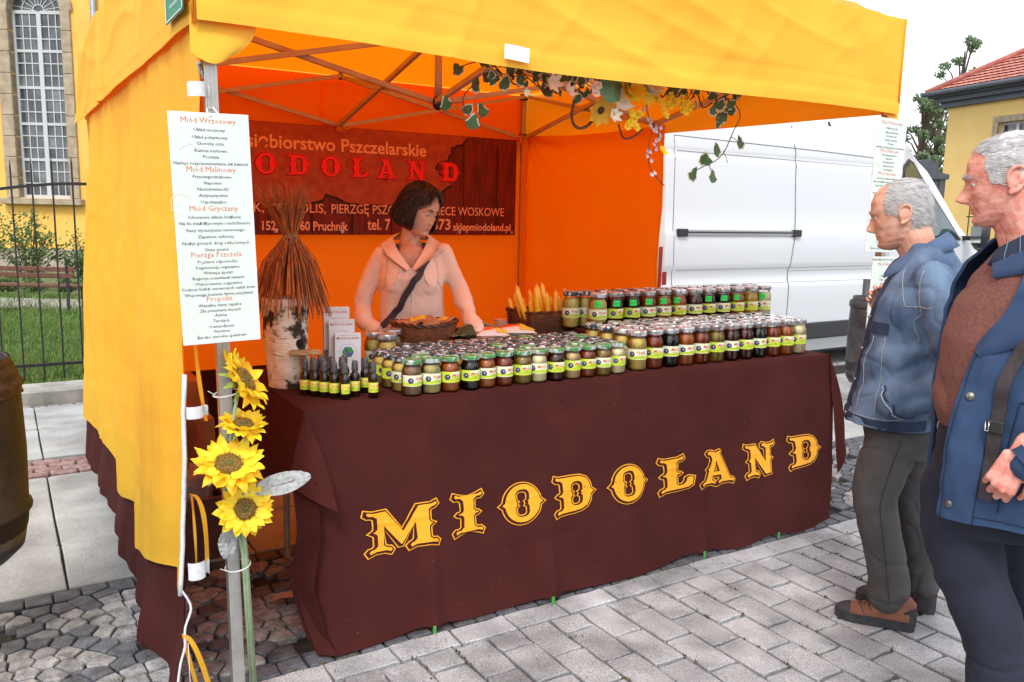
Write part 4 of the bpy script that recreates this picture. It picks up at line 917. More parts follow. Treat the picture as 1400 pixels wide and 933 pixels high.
# ---------------- camouflage cap and printed bags on a dark tray
camo = mat('camouflage', (.06, .07, .03), .85, (.26, .22, .09), 16, ramp=(.49, .51), detail=1); 
tray = thing('dark_tray', 'flat dark tray carrying printed bags between bowl and candles', 'tray', (1.93, 3.27, .935)); b = MB(); b.lathe([(.001, 0), (.17, 0), (.19, .012), (.187, .013), (.168, .004), (.001, .004)], 32, Matrix.Diagonal((1.15, .6, 1, 1)), cap=False); b.build('plate', mat('tray_dark', (.02, .018, .016), .5), tray, True)
b = MB(); b.bev((1.93, 3.30, .888), (.30, .14, .082), .004); tag(b.build('cardboard_box', MATS['cardboard']), 'cardboard box under the dark tray, behind the short jars', 'box')
orp = mat('bag_orange', lin(236, 84, 30), .45, lin(244, 110, 50), 20); bwh = mat('bag_white', (.78, .76, .74), .4); brp = mat('bag_brown', lin(150, 70, 50), .5, lin(180, 100, 70), 14)
def bag(x, y, z, w_, l_, rz, cols, label, ptxt=None):
    t = thing('printed_bag', label, 'bag', (x, y, z), rz); b, f = pillow(w_, l_, .06, int(x*100), .006)
    I = [0 if (p[1] % 1 > 5) else 0 for p in b.F]; me = mesh('bag_body', b.V, b.F, cols, True)
    for p in me.polygons:
        c = p.center; u = c.x/w_+.5; v = c.y/l_+.5; p.material_index = 1 if v < .30 and len(cols) > 1 else (2 if len(cols) > 2 and v > .62 else 0)
    link('bag_body', me, t)
    b = MB(); b.mi = 0; b.grid(6, 3, lambda u, v: (lerp(.10, .45, u)*w_, lerp(-.42, -.05, v)*l_, f(.5+lerp(.10, .45, u), .5+lerp(-.42, -.05, v))[2]+.002)); o = b.build('label', ylab, t, True)
    b = MB(); text_into(b, ptxt or 'MIODOLAND', .017, Matrix.Translation((-.01, -.0, .037))); o = b.build('bag_print', bwh, t)
bag(1.90, 3.24, .965, .16, .12, -.35, [orp, bwh, camo], 'orange and white printed bag with yellow label in front of the camouflage cloth')
bag(2.05, 3.28, .965, .20, .13, -.45, [orp, bwh, brp], 'larger orange printed bag with brown top lying left of the candle basket')
b, f = pillow(.26, .17, .085, 4, .008); t = thing('camouflage_cap', 'green and brown camouflage cap lying on the dark tray behind the bags', 'cap', (1.87, 3.31, .965), -.2); b.build('crown', camo, t, True)
b = MB(); b.grid(10, 4, lambda u, v: (-.12-.06*sin(pi*u)*v, (u-.5)*.13, .006-.012*v)); b.build('visor', camo, t, True)
# ================================================================ PRINTED BOARDS, FLOWERS, GARLAND, CLUTTER, BINS
board_m = mat('board_pvc', lin(204, 214, 208), .45, lin(212, 220, 210), 3, objvar=0); bord_m = mat('board_edge', (.78, .79, .78), .4); hexm = mat('hex_print', lin(222, 214, 188), .5); titm = mat('title_print', lin(206, 104, 60), .6)
ROWS = [(163, 1, 'Miód Wrzosowy'), (174, 0, '·Układ moczowy'), (184, 0, '·Układ pokarmowy'), (192.5, 0, '·Choroby oczu'), (202, 0, '·Kamica nerkowa'), (210.5, 0, '·Prostata'), (219.5, 0, '·Hamuje rozprzestrzenianie się bakterii'), (229, 1, 'Miód Malinowy'), (237.5, 0, '·Przeciwgorączkowo'), (246, 0, '·Napotnie'), (254.5, 0, '·Niedokrwistość'), (263, 0, '·Antyseptycznie'), (272, 0, '·Uspokajająco'), (282.5, 1, 'Miód Gryczany'), (293, 0, '·Schorzenia układu krążenia'), (301.5, 0, '·Na tle miażdżycowym i nadciśnieniu'), (311, 0, '·Stany wyczerpania nerwowego'), (320, 0, '·Zapalenie opłucnej'), (329, 0, '·Nieżyt górnych dróg oddechowych'), (338, 0, '·Stany anemii'), (346.5, 1, 'Pierzga Pszczela'), (355, 0, '·Poprawa odporności'), (363, 0, '·Regeneracja organizmu'), (370.5, 0, '·Wzmaga apetyt'), (378, 0, '·Reguluje przemianę materii'), (386, 0, '·Wzmocnienie organizmu'), (393, 0, '·Podnosi liczbę czerwonych ciałek krwi'), (401, 0, '·Wspomaga leczenie farmaceutykami'), (409, 1, 'Propolis'), (416.5, 0, '·Wszelkie stany zapalne'), (424, 0, '·Zła przemiana materii'), (431, 0, '·Astma'), (439, 0, '·Tarczyca'), (447, 0, '·Owrzodzenia'), (454, 0, '·Nerwica'), (461.5, 0, '·Bardzo szerokie spektrum')]
def board(label, loc, w_, h_, rot, rows):
    t = thing('info_board', label, 'board', loc); t.rotation_euler = rot
    b = MB(); b.bev((0, 0, 0), (w_, .005, h_), .001); b.build('panel', bord_m, t)
    b = MB(); b.box((0, -.0029, 0), (w_-.008, .0006, h_-.008)); b.build('printed_face', board_m, t)
    b = MB(); r = .030; q = random.Random(2)
    for (cx, cz) in [(-.055, .2), (-.085, .07), (-.03, -.11), (.05, -.20), (-.055, -.25), (.06, -.06), (-.07, -.17)]:
        P = [(cx+r*cos(pi/3*i+pi/6), cz+r*sin(pi/3*i+pi/6)) for i in range(6)]
        for i in range(6 if q.random() < .5 else 4): b.tube([(P[i][0], -.0033, P[i][1]), (P[(i+1) % 6][0], -.0033, P[(i+1) % 6][1])], .0010, 4, False)
    b.build('honeycomb_print', hexm, t)
    bt, bb = MB(), MB()
    for y, k, s_ in rows:
        z = h_/2-(y-151)/320*h_
        Mx = Matrix.Translation((-.003, -.0036, z-.004)) @ Matrix.Rotation(pi/2, 4, 'X')
        if k: text_into(bt, s_, .0215, Mx, sx=.98)
        else: text_into(bb, s_, .0122, Mx, sx=1.02, offset=.00008)
    o = bt.build('title_print', titm, t); o = bb.build('text_print', blackp, t)
    return t
bo = board('tall white board of honey benefits hanging on the front left tent pole', (.512, 2.372, 1.454), .209, .622, (radians(-1), radians(-1.4), radians(1)), ROWS)
b = MB(); b.tube([(.0, .002, .30), (.002, .03, .325), (.02, .035, .33), (.03, .004, .306), (.0, -.004, .304)], .0025, 5); b.build('hanging_tie', white_cl, bo)
board('white board of honey benefits hanging on the front right tent pole, the upper one', (3.475, 2.385, 1.672), .206, .60, (0, radians(1.2), radians(-2)), ROWS)
board('white board on the right tent pole below the other, partly behind the man in denim', (3.528, 2.385, 1.04), .206, .62, (0, radians(1.2), radians(-2)), [(158, 0, 'PRZEDSIĘBIORSTWO PSZCZELARSKIE'), (170, 1, 'Miód Akacjowy')]+[(y+22, 0, s_) for y, k, s_ in ROWS[1:6]]+[(268, 1, 'Miód Lipowy')]+[(y+20, 0, s_) for y, k, s_ in ROWS[14:24] if not k])
# ---------------- sunflowers
pet = mat('petal_yellow', (.93, .66, .015), .6, (.98, .80, .05), 30, trans=(1, .75, .02), tw=.25, coords='obj'); pet2 = mat('petal_deep', (.90, .48, .005), .6, (.95, .62, .02), 30, trans=(1, .6, .0), tw=.25, coords='obj')
seed_m = mat('seed_head', (.10, .05, .012), .9, (.42, .26, .04), 420, 1, 300, ramp=(.45, .58)); seed_c = mat('seed_centre', (.16, .17, .03), .9, (.07, .08, .02), 300, .6, 300)
sepal = mat('sepal_green', (.20, .32, .04), .6, (.32, .42, .08), 40); stem_m = mat('stem_green', (.22, .32, .17), .5, (.30, .38, .24), 30)
def petal_me(L_, W_, curl, m, seed):
    def f(u, v):
        w_ = W_*(sin(pi*min(1, (v*.90+.09))**.85))**.75; x = (u-.5)*w_
        return (x, L_*v*(1-.1*abs(u-.5)), curl*L_*v*v*(.8)+.14*abs(x)+.0035*sin(v*7+seed)+.06*W_*sin(u*9+seed)*v)
    b = MB(); b.grid(4, 7, f); return b.me('petal', m, True)
PM1 = [petal_me(.050, .0275, c, m_, i) for i, (c, m_) in enumerate(((.15, pet), (.3, pet), (.0, pet), (-.25, pet2), (.45, pet)))]
def sunflower(label, loc, nrm, R, seed, squash=1, deep=False):
    q = random.Random(seed); n = Vector(nrm).normalized(); rot = n.to_track_quat('Z', 'Y').to_euler(); t = thing('sunflower', label, 'flower', loc, 0, 'artificial sunflowers tied to the tent pole'); t.rotation_euler = rot; k = R/.08
    for ring, (cnt, r0, tilt, sc) in enumerate(((15, .026, .32, .92), (17, .024, -.02, 1.05))):
        for i in range(cnt):
            a = 2*pi*(i+.5*ring)/cnt+q.uniform(-.08, .08); tl = tilt+q.uniform(-.2, .2)
            o = link('petal', q.choice(PM1[:4] if not deep else PM1[2:]), t, (r0*k*cos(a), r0*k*sin(a), .003-ring*.005), (tl, 0, a-pi/2), tuple([sc*k*q.uniform(.88, 1.08)]*3))
    b = MB(); prof = [(.001, .008), (.010, .0075), (.016, .011), (.024, .010), (.030, .002), (.029, -.008)]; b.lathe([(r*k, z*k) for r, z in prof], 22, cap=False); hd = b.build('seed_head', seed_m, t, True)
    b = MB()
    for i in range(150):
        r = (.014+.0165*sqrt(q.random()))*k; a = q.uniform(0, 6.283); p = Vector((r*cos(a), r*sin(a), .009*k-(r/k-.018)*abs(r/k-.018)*60*k*.6)); b.tube([p, p+Vector((.002*cos(a), .002*sin(a), .0045*k))], [.0011*k, .0004], 3, False)
    b.build('stamens', mat('stamen', (.45, .24, .02), .8, (.12, .05, .01), 500), t)['kind'] = 'stuff'
    b = MB(); b.lathe([(.001, .0105*k), (.005*k, .0108*k), (.007*k, .0085*k)], 14, cap=False); b.build('seed_centre', seed_c, t, True)
    for i in range(9):
        a = 2*pi*i/9+.2; b = MB(); b.grid(3, 4, lambda u, v: (( .022+.030*v)*k*cos(a+(u-.5)*.7*(1-v)), (.022+.030*v)*k*sin(a+(u-.5)*.7*(1-v)), (-.012-.018*v*v)*k)); b.build('sepal', sepal, t, True)
    return t
sunflower('topmost artificial sunflower on the pole, tilted to the right just below the board', (.575, 2.372, 1.03), (.72, -.42, .50), .106, 1)
sunflower('second sunflower from the top, small orange yellow bloom seen edge on', (.573, 2.385, .895), (.10, -.36, 1.0), .078, 2, deep=True)
sunflower('third sunflower from the top, wide bloom facing up and left of the grey leaf', (.522, 2.352, .792), (-.05, -.50, .86), .108, 3)
sunflower('lowest artificial sunflower on the pole, facing the camera above the hanging leaf', (.562, 2.352, .655), (.0, -.93, .28), .092, 4)
st_ = thing('flower_bundle', 'bundle of pale green artificial flower stems tied to the left pole', 'flower stems', (.576, 2.402, 0))
for P in ([(-.025, 0, .62), (-.012, .004, .56), (-.004, 0, .5), (.012, .004, .02)], [(-.01, .0, .78), (-.012, .006, .62), (0, .006, .5), (.018, .01, .02)], [(-.055, .0, .76), (-.03, .006, .6), (-.012, .0, .5), (.006, .012, .02)], [(-.012, .0, .99), (-.035, .01, .85), (-.01, .01, .6), (.004, .016, .3), (.010, .018, .02)]):
    b = MB(); b.tube(P, .0055, 7); b.build('stem', stem_m, st_, True)
for z, x in ((.985, -.035), (.455, -.018)):
    b = MB(); b.tube([(x+.036*cos(a)-.004, .022+.040*sin(a), z+.006*cos(a)) for a in [2*pi*i/20 for i in range(21)]], .0022, 5); b.tube([(x-.04, -.018, z+.004), (x-.065, -.03, z+.022)], .0016, 4); b.build('cable_tie', white_cl, st_)
silver = mat('silver_leaf', (.26, .28, .27), .95, (.42, .43, .42), 90, .9, 120, coords='obj', bdist=.003)
def bigleaf(L_, W_, droop, seed):
    def f(u, v):
        w_ = W_*sin(pi*min(1, v*.94+.03))**.7; x = (u-.5)*w_; 
        return (x, L_*v, -droop*v*v+.18*abs(x)-.006*abs(sin(v*26))*abs(u-.5)*2+.003*fb(u*6, v*8, seed)+.004*sin(v*9))
    b = MB(); b.grid(12, 26, f); b.tube([(0, -.03, 0), (0, 0, 0), (0, L_*.5, -droop*.25+.001), (0, L_*.97, -droop*.94+.001)], [.003, .0026, .0018, .0008], 5); return b
lf = bigleaf(.185, .066, .012, 1).build('silver_leaf', silver, None, True); lf.matrix_world = Matrix.Translation((.580, 2.36, .705)) @ Matrix(((.94, .10, -.30), (.28, .62, .73), (.20, -.77, .60))).to_4x4().inverted() if False else Matrix.Translation((.585, 2.36, .70)) @ Matrix.Rotation(radians(4), 4, 'Z') @ Matrix.Rotation(radians(-6), 4, 'Y') @ Matrix.Rotation(radians(62), 4, 'X') @ Matrix.Rotation(radians(-90), 4, 'Z')
tag(lf, 'large silvery artificial leaf pointing right from between the two lowest sunflowers', 'leaf')
lf = bigleaf(.12, .055, .01, 2).build('silver_leaf', silver, None, True); lf.matrix_world = Matrix.Translation((.522, 2.37, .615)) @ Matrix.Rotation(radians(95), 4, 'X') @ Matrix.Rotation(radians(176), 4, 'Z'); tag(lf, 'small silvery artificial leaf hanging against the pole below the lowest sunflower', 'leaf')
# ---------------- ivy and flower garland
leaf_g = mat('ivy_green', (.03, .085, .03), .5, (.07, .16, .05), 40, trans=(.12, .2, .03), tw=.15, coords='obj'); leaf_c = mat('ivy_cream', (.62, .60, .42), .6, (.75, .72, .55), 60, trans=(.6, .5, .3), tw=.2, coords='obj'); vine_m = mat('vine_brown', (.12, .05, .02), .8)
def ivy_me(seed, big=False):
    q = random.Random(seed); O = [(0, -.42), (.30, -.40), (.50, -.10), (.34, .12), (.26, .34), (0, .62), (-.26, .34), (-.34, .12), (-.50, -.10), (-.30, -.40)]
    if seed % 2: O = [(0, -.45), (.28, -.42), (.44, -.12), (.36, .22), (.2, .45), (0, .6), (-.2, .45), (-.36, .22), (-.44, -.12), (-.28, -.42)]
    O = [(x*q.uniform(.9, 1.1), y*q.uniform(.93, 1.07)) for x, y in O]; n = len(O); cup = q.uniform(-.25, .25)
    H = lambda x, y: cup*(x*x+y*y)+.22*abs(x)
    V = [(x, y, H(x, y)) for x, y in O]+[(x*.78, y*.78+.0, H(x*.78, y*.78)) for x, y in O]+[(0, 0, 0)]
    Fc = [(i, (i+1) % n, n+(i+1) % n, n+i) for i in range(n)]+[(n+i, n+(i+1) % n, 2*n) for i in range(n)]; I = [1 if not (big or (i % 3 == q.randrange(3))) else 0 for i in range(n)]+[0]*n
    return mesh('ivy_leaf', V, Fc, [leaf_g, leaf_c], True, I)
IV = [ivy_me(i) for i in range(6)]
ga = thing('flower_garland', 'garland of variegated ivy and artificial flowers hanging under the front edge of the canopy', 'garland', (2.0, 2.57, 2.0))
def G(x, z, y=0): return Vector((x-2.0, y, z-2.0))
q = random.Random(4)
def leaf(x, z, s_=.05, y=None, rz=None):
    link('ivy_leaf', q.choice(IV), ga, G(x, z, q.uniform(-.05, .03) if y is None else y), (radians(90)+q.uniform(-.6, .6), q.uniform(-.7, .7), q.uniform(-.7, .7)) if rz is None else rz, (s_, s_, s_))
for x, z in [(1.364, 1.991), (1.321, 1.877), (1.407, 1.865), (1.463, 1.866), (1.394, 1.818), (1.479, 1.965), (1.438, 1.949), (1.455, 2.024), (1.58, 1.971), (1.549, 2.011), (1.652, 2.01), (1.612, 2.022), (1.736, 1.954), (1.806, 2.03), (1.859, 2.032), (2.429, 2.009), (2.522, 2.008), (2.583, 1.999), (2.635, 1.957), (2.605, 1.907), (2.507, 1.942), (2.3, 2.019), (2.472, 2.045), (1.852, 1.939), (1.903, 2.019), (1.50, 1.985), (1.53, 1.96), (2.55, 1.97), (2.60, 1.975), (2.41, 2.03), (1.70, 2.0), (1.76, 2.02), (2.62, 1.93), (2.35, 1.99)]: leaf(x, z, q.uniform(.040, .062))
for x, z in [(2.704, 1.827), (2.567, 1.79), (2.51, 1.749), (2.556, 1.684), (2.448, 1.684)]: leaf(x, z, .062, -.01, (radians(80), q.uniform(-.3, .3), q.choice((.2, 2.6, 3.3))))
for i in range(150): leaf(q.choice((q.uniform(1.45, 1.9), q.uniform(1.7, 2.65))), q.uniform(1.955, 2.08), q.uniform(.028, .048))
def vine(P, r=.0022):
    P = [Vector(p) for p in P]; Q = []
    for i in range(len(P)-1):
        p0 = P[max(i-1, 0)]; p1 = P[i]; p2 = P[i+1]; p3 = P[min(i+2, len(P)-1)]
        for k in range(5):
            t = k/5; Q.append(.5*((2*p1)+(p2-p0)*t+(2*p0-5*p1+4*p2-p3)*t*t+(-p0+3*p1-3*p2+p3)*t**3))
    Q.append(P[-1]); b = MB(); b.tube(Q, r, 5); b.build('vine', vine_m, ga, True)
vine([G(2.60, 2.01), G(2.66, 1.997, .0), G(2.707, 1.943), G(2.671, 1.873), G(2.629, 1.793), G(2.584, 1.753), G(2.532, 1.731), G(2.466, 1.704)])
for a, c in (((2.655, 1.85), (2.70, 1.835)), ((2.60, 1.77), (2.567, 1.79)), ((2.532, 1.731), (2.51, 1.75)), ((2.54, 1.733), (2.556, 1.70)), ((2.62, 1.79), (2.65, 1.745))): vine([G(*a), G((a[0]+c[0])/2, (a[1]+c[1])/2+.005), G(*c)], .0015)
vine([G(1.37, 2.0), G(1.42, 2.02), G(1.487, 2.028), G(1.535, 1.994), G(1.603, 1.993)]); vine([G(1.44, 1.95), G(1.406, 1.935), G(1.379, 1.894), G(1.398, 1.849), G(1.44, 1.837), G(1.463, 1.854)]); vine([G(1.379, 1.885), G(1.35, 1.88), G(1.325, 1.882)], .002)
vine([G(1.844, 1.93), G(1.836, 1.884), G(1.842, 1.85), G(1.87, 1.833), G(1.905, 1.843), G(1.935, 1.87)], .006); vine([G(2.055, 1.86), G(2.084, 1.811), G(2.131, 1.819), G(2.177, 1.849)], .004)
for i in range(26):
    x = 1.45+i*.045; vine([G(x, 2.02+q.uniform(-.03, .04), q.uniform(-.03, .02)), G(x+.05, 2.0+q.uniform(-.05, .04), q.uniform(-.03, .02)), G(x+.10, 2.01+q.uniform(-.05, .04), .0)], q.uniform(.0018, .0035))
TWG = [(2.182, 1.955), (2.211, 1.887), (2.256, 1.854), (2.248, 1.79), (2.214, 1.743), (2.236, 1.689), (2.303, 1.637)]
vine([G(2.15, 2.01)]+[G(*p) for p in TWG]); vine([G(2.211, 1.887), G(2.225, 1.84), G(2.21, 1.79), G(2.216, 1.74)], .0015)
def blossom(x, z, R, m, n, name, cm=None, y=-.03, wide=.5, cup=.35, layers=1, rot=None):
    rt = rot or (radians(75)+q.uniform(-.4, .4), q.uniform(-.5, .5), 0); c0 = bpy.data.objects.new(name, None)
    b = MB(); 
    for l_ in range(layers):
        for i in range(n):
            a = 2*pi*(i+.5*l_)/n; ca, sa = cos(a), sin(a); k = 1-.25*l_; cc = cup+.35*l_
            def f(u, v):
                w_ = R*wide*sin(pi*min(1, v*.85+.12))**.8; lx = (u-.5)*w_; ly = R*k*v*(1-.12*abs(u-.5)*2); return (ly*ca-lx*sa, ly*sa+lx*ca, cc*R*v*v+.2*abs(lx)+.002*l_)
            b.grid(3, 4, f)
    me = b.me(name, m, True); o = link(name, me, ga, G(x, z, y), rt)
    if cm: b = MB(); b.ball((0, 0, .002), (R*.24, R*.24, R*.16), 10, 6); b.build('flower_centre', cm, o, True)
    return o
whp = mat('petal_white', (.80, .78, .84), .6); crp = mat('petal_cream', (.80, .74, .55), .6, (.9, .85, .7), 50, coords='obj'); pkp = mat('petal_pink', (.62, .42, .42), .6, (.75, .62, .62), 60, coords='obj'); orf = mat('petal_amber', (.72, .36, .02), .6, (.85, .5, .04), 40, trans=(.9, .5, .02), tw=.2, coords='obj'); drk = mat('flower_dark', (.06, .025, .01), .8); plain_g = mat('plain_leaf', (.06, .17, .07), .45, (.10, .25, .10), 30, coords='obj')
blossom(2.051, 1.979, .062, pet, 9, 'yellow_flower', pet2, -.06, .62, .45, 2); blossom(1.936, 1.90, .064, orf, 8, 'amber_flower', drk, -.04, .75, .25, 1, (radians(115), .1, 0))
blossom(2.149, 2.005, .058, crp, 14, 'cream_flower', pet, -.05, .3, .5, 2); blossom(2.17, 1.975, .045, pet, 12, 'yellow_flower', None, -.03, .3, .6, 1, (radians(120), .3, 0))
for dx, dz in ((-.0, 0), (.018, .012), (-.012, .018), (.008, -.016)): blossom(1.867+dx, 1.966+dz, .019, whp, 5, 'white_flower', pet, -.09, .95, .1)
for x, z, R in ((2.031, 1.921, .045), (2.01, 1.955, .036), (1.78, 1.95, .036), (1.71, 1.975, .04), (1.99, 1.885, .034), (1.60, 1.93, .018)): blossom(x, z, R, crp, 6, 'cream_flower', None, -.05, .6, .6, 1)
for x, z in ((2.092, 1.878), (2.075, 1.865), (2.105, 1.89), (2.06, 1.85), (2.255, 1.962), (2.235, 1.95), (2.318, 1.945), (2.335, 1.93), (2.37, 1.94), (2.352, 1.925), (2.27, 1.94), (2.29, 1.955), (2.105, 1.848), (2.243, 1.767), (2.24, 1.92), (2.25, 1.905), (2.20, 1.97), (2.22, 1.95), (2.27, 1.98), (2.30, 1.96), (2.33, 1.975), (2.36, 1.96), (2.21, 1.99), (2.12, 1.90), (2.08, 1.90), (2.345, 1.95), (2.385, 1.955), (1.98, 1.93)): blossom(x, z, .020 if (x, z) != (2.243, 1.767) else .028, pet, 5, 'yellow_flower', pet2, -.045, .95, .35, 1)
for (x, z) in TWG[1:6]+[(2.19, 1.93), (2.222, 1.87), (2.235, 1.86), (2.26, 1.84), (2.25, 1.82), (2.215, 1.76)]:
    for k in range(2): blossom(x+q.uniform(-.012, .012), z+q.uniform(-.012, .012), .011, pkp, 5, 'pink_flower', None, 0, .9, .4)
def plain_leaf(x, z, s_, rot):
    def f(u, v): w_ = .85*sin(pi*min(1, v*.9+.09))**.65; xx = (u-.5)*w_; return (xx*s_, (v-.45)*s_, (.3*abs(xx)-.25*v*v)*s_)
    b = MB(); b.grid(8, 10, f); o = b.build('green_leaf', plain_g, ga, True, loc=G(x, z, -.09), rot=rot)
plain_leaf(1.945, 1.985, .135, (radians(100), .25, pi+.1)); plain_leaf(2.02, 2.02, .09, (radians(95), -.2, 1.1))
# ---------------- things stored behind the left pole
crate_m = mat('crate_plastic', (.16, .05, .03), .5, (.12, .04, .03), 10); bagm = mat('plastic_bag', lin(168, 150, 150), .3, lin(120, 106, 110), 9, .8, 25, coat=.3)
c_ = thing('storage_crate', 'brown plastic crate with a clear bag, on the setts just behind the left pole', 'crate', (.600, 3.72, 0), .06)
b = MB(); w_, d_, h_ = .34, .30, .28
for a_, z_ in (((0, -d_/2), 0), ((0, d_/2), 0)): b = MB(); b.bev((0, a_[1], h_/2), (w_, .012, h_), .003); b.build('side_panel', crate_m, c_)
for s_ in (-1, 1): b = MB(); b.bev((s_*w_/2, 0, h_/2), (.012, d_-.02, h_), .003); b.build('side_panel', crate_m, c_)
b = MB(); b.bev((0, 0, .012), (w_-.02, d_-.02, .012), .003); b.build('bottom', crate_m, c_)
b = MB()
for k in range(4): b.tube([(-w_/2-.004, -d_/2-.008, .05+.075*k), (w_/2+.004, -d_/2-.008, .05+.075*k)], .005, 4)
b.build('ribs', crate_m, c_)['kind'] = 'stuff'
def sackpt(w_, d_, h_, s_, lump=.15):
    def f(u, v):
        a = 2*pi*u; r = (1-.35*v**2.2)*(1+lump*fb(cos(a)*1.6+s_, sin(a)*1.6, v*2.5)+.04*sin(a*9+v*5+s_)*v); e = sin(pi*min(.5, v*.5+.0)) if v > .96 else 1
        k = 1 if v < .9 else 1-(v-.9)*6; return (w_/2*cos(a)*r*k, d_/2*sin(a)*r*k, h_*v+.02*fb(cos(a), sin(a), s_))
    return f
for (nm, x, y, z, w_, d_, h_, s_, m_, lb, cat_) in (('plastic_bag', .61, 3.70, .06, .31, .26, .34, 2, bagm, 'crumpled greyish plastic bag standing in the brown crate behind the left pole', 'bag'), ('paper_sack', .66, 4.25, .012, .36, .36, .60, 5, mat('sack_brown', lin(150, 84, 40), .8, lin(110, 60, 30), 8, .5, 30), 'brown bulging sack standing behind the crate inside the tent', 'sack'), ('cloth_bag', .86, 5.2, .012, .42, .3, .45, 8, mat('cloth_dark', (.05, .015, .01), .9, (.08, .03, .02), 8), 'dark cloth bag on the floor inside the tent by the left wall', 'bag')):
    b = MB(); b.grid(36, 16, sackpt(w_, d_, h_, s_)); tag(b.build(nm, m_, None, True, loc=(x, y, z)), lb, cat_)
b = MB(); b.bev((.74, 4.72, .20), (.40, .36, .38), .006); o = b.build('cardboard_box', MATS['cardboard']); tag(o, 'closed cardboard box on the floor behind the brown sack inside the tent', 'box')
b = MB(); b.bev((.72, 4.70, .50), (.32, .28, .20), .006); o = b.build('carton', mat('carton_orange', lin(186, 120, 60), .8, lin(160, 100, 50), 6)); tag(o, 'brown carton standing on top of the larger cardboard box inside the tent', 'box')
def dl(u, v): w_ = .06*sin(pi*v)**.8; return ((v-.5)*.15, (u-.5)*w_, .012+.014*abs(u-.5)*2+.012*sin(v*5))
b = MB(); b.grid(6, 10, dl); tag(b.build('paper_scrap', mat('scrap', lin(196, 130, 100), .8, lin(170, 104, 80), 20), None, True, loc=(.88, 3.02, .0), rot=(0, 0, .1)), 'curled pale scrap of paper lying on the setts beside the cloth', 'paper')
# ---------------- litter bins
binm = mat('bin_brown', (.016, .012, .010), .65, (.032, .021, .015), 14, .35, 60, spec=.3, coords='obj', detail=7); linerm = mat('bin_liner', (.035, .018, .009), .65, (.06, .03, .014), 12, .9, 40, spec=.3, coords='obj'); darkbin = mat('bin_black', (.018, .016, .016), .45, (.05, .05, .055), 10, coords='obj')
def litter_bin(label, loc, R, H, s_, mbody, liner, pdir):
    t = thing('litter_bin', label, 'litter bin', loc)
    b = MB(); b.lathe([(.02, 0), (R*.70, H*.02), (R*.86, H*.08), (R*.90, H*.16)], 36); b.build('bin_base', darkbin, t, True)
    b = MB(); b.lathe([(R*.895, H*.155), (R*.915, H*.18), (R*.93, H*.24), (R*.975, H*.26), (R*.975, H*.275), (R*.935, H*.285), (R*.95, H*.55), (R*.93, H*.80), (R*.90, H*.90), (R*.84, H*.975), (R*.81, H), (R*.79, H*.99), (R*.80, H*.5), (R*.7, H*.1)], 40, cap=False); b.build('bin_body', mbody, t, True)
    def f(u, v):
        a = 2*pi*u; z = H*lerp(.83, 1.0, v); r = R*lerp(.955, .83, v)+.006*sin(a*19+v*3)*sin(pi*v)+.007*fb(cos(a)*4, sin(a)*4, v*6)+.010*exp(-((v-.25)/.1)**2); return (r*cos(a), r*sin(a), z)
    if liner: b = MB(); b.grid(80, 14, f); b.grid(80, 5, lambda u, v: (R*(.83-.04*v)*cos(2*pi*u), R*(.83-.04*v)*sin(2*pi*u), H*(1.0-.25*v))); b.build('bin_liner', linerm, t, True)
    else: b = MB(); b.lathe([(R*.97, H*.88), (R*.985, H*.89), (R*.985, H*.93), (R*.95, H*.95)], 36, cap=False); b.build('rim_band', darkbin, t, True)
    px_, py_ = pdir; b = MB(); b.tube([(px_*(R+.04), py_*(R+.04), -loc[2]+.005), (px_*(R+.04), py_*(R+.04), H+.12)], .03, 10); b.build('post', darkbin, t, True)
    b = MB(); b.bev((px_*(R+.0), py_*(R+.0), H*.55), (.09, .09, .06), .006); b.build('bracket', darkbin, t)
    return t
litter_bin('large brown litter bin with folded bag liner at the left edge, hung on a post', (-.198, 3.03, .375), .252, .665, 1, binm, True, (-1, 0))
litter_bin('dark litter bin on a post beyond the table, left of the man in denim', (5.755, 4.0, .235), .15, .695, 2, darkbin, False, (.7, .7))
# ---------------- back banner
bw = mat('banner_wood', lin(128, 38, 27), .7, lin(88, 24, 19), 12, .1, 60, stretch=(3, 1, .4)); parch = mat('banner_parchment', lin(182, 86, 54), .7, lin(156, 70, 44), 22, detail=8); bline = mat('banner_line', (.03, .008, .005), .8); btxt = mat('banner_text', lin(250, 190, 150), .6); bred = mat('banner_red', lin(250, 34, 20), .6); bdr = mat('banner_darkred', (.16, .012, .008), .6)
bn = thing('back_banner', 'dark wood printed banner hung on the back wall reading MIODOLAND in red letters', 'banner', (1.85, 5.44, 1.70))
b = MB(); b.grid(30, 8, lambda u, v: (lerp(-1.33, 1.535, u), .004*sin(u*14), lerp(-.355, .355, v)-.02*(1-v)*(1-u)*.3)); b.build('banner_sheet', bw, bn, True)
for i in range(10):
    x = -1.2+.285*i
    b = MB(); b.box((x, -.0055, -.02), (.007, .002, .66)); b.build('board_line', bline, bn)
q = random.Random(8)
edge_ = [(-1.32, .352), (1.10, .352), (1.06, .30), (.98, .27), (.95, .18), (.87, .16), (.84, .12), (.92, .03), (.98, .01), (.90, -.04), (.86, -.10), (.78, -.145), (.55, -.148), (.30, -.15), (-.18+.36, -.14), (.10, -.10), (.04, -.085), (-.0, -.13), (-.08, -.152), (-.6, -.150), (-1.32, -.152)]
P = []
for a, c in zip(edge_, edge_[1:]): 
    for k in range(6): t = k/6; P.append((lerp(a[0], c[0], t)+(q.gauss(0, .004) if a[0] > .5 or c[1] < 0 else 0), lerp(a[1], c[1], t)+(q.gauss(0, .003) if a[1] < .34 else 0)))
P.append(edge_[-1])
b = MB(); b.add([(x+.008, -.0075, z-.012) for x, z in P], [tuple(range(len(P)))[::-1]]); b.build('parchment_shadow', bline, bn)
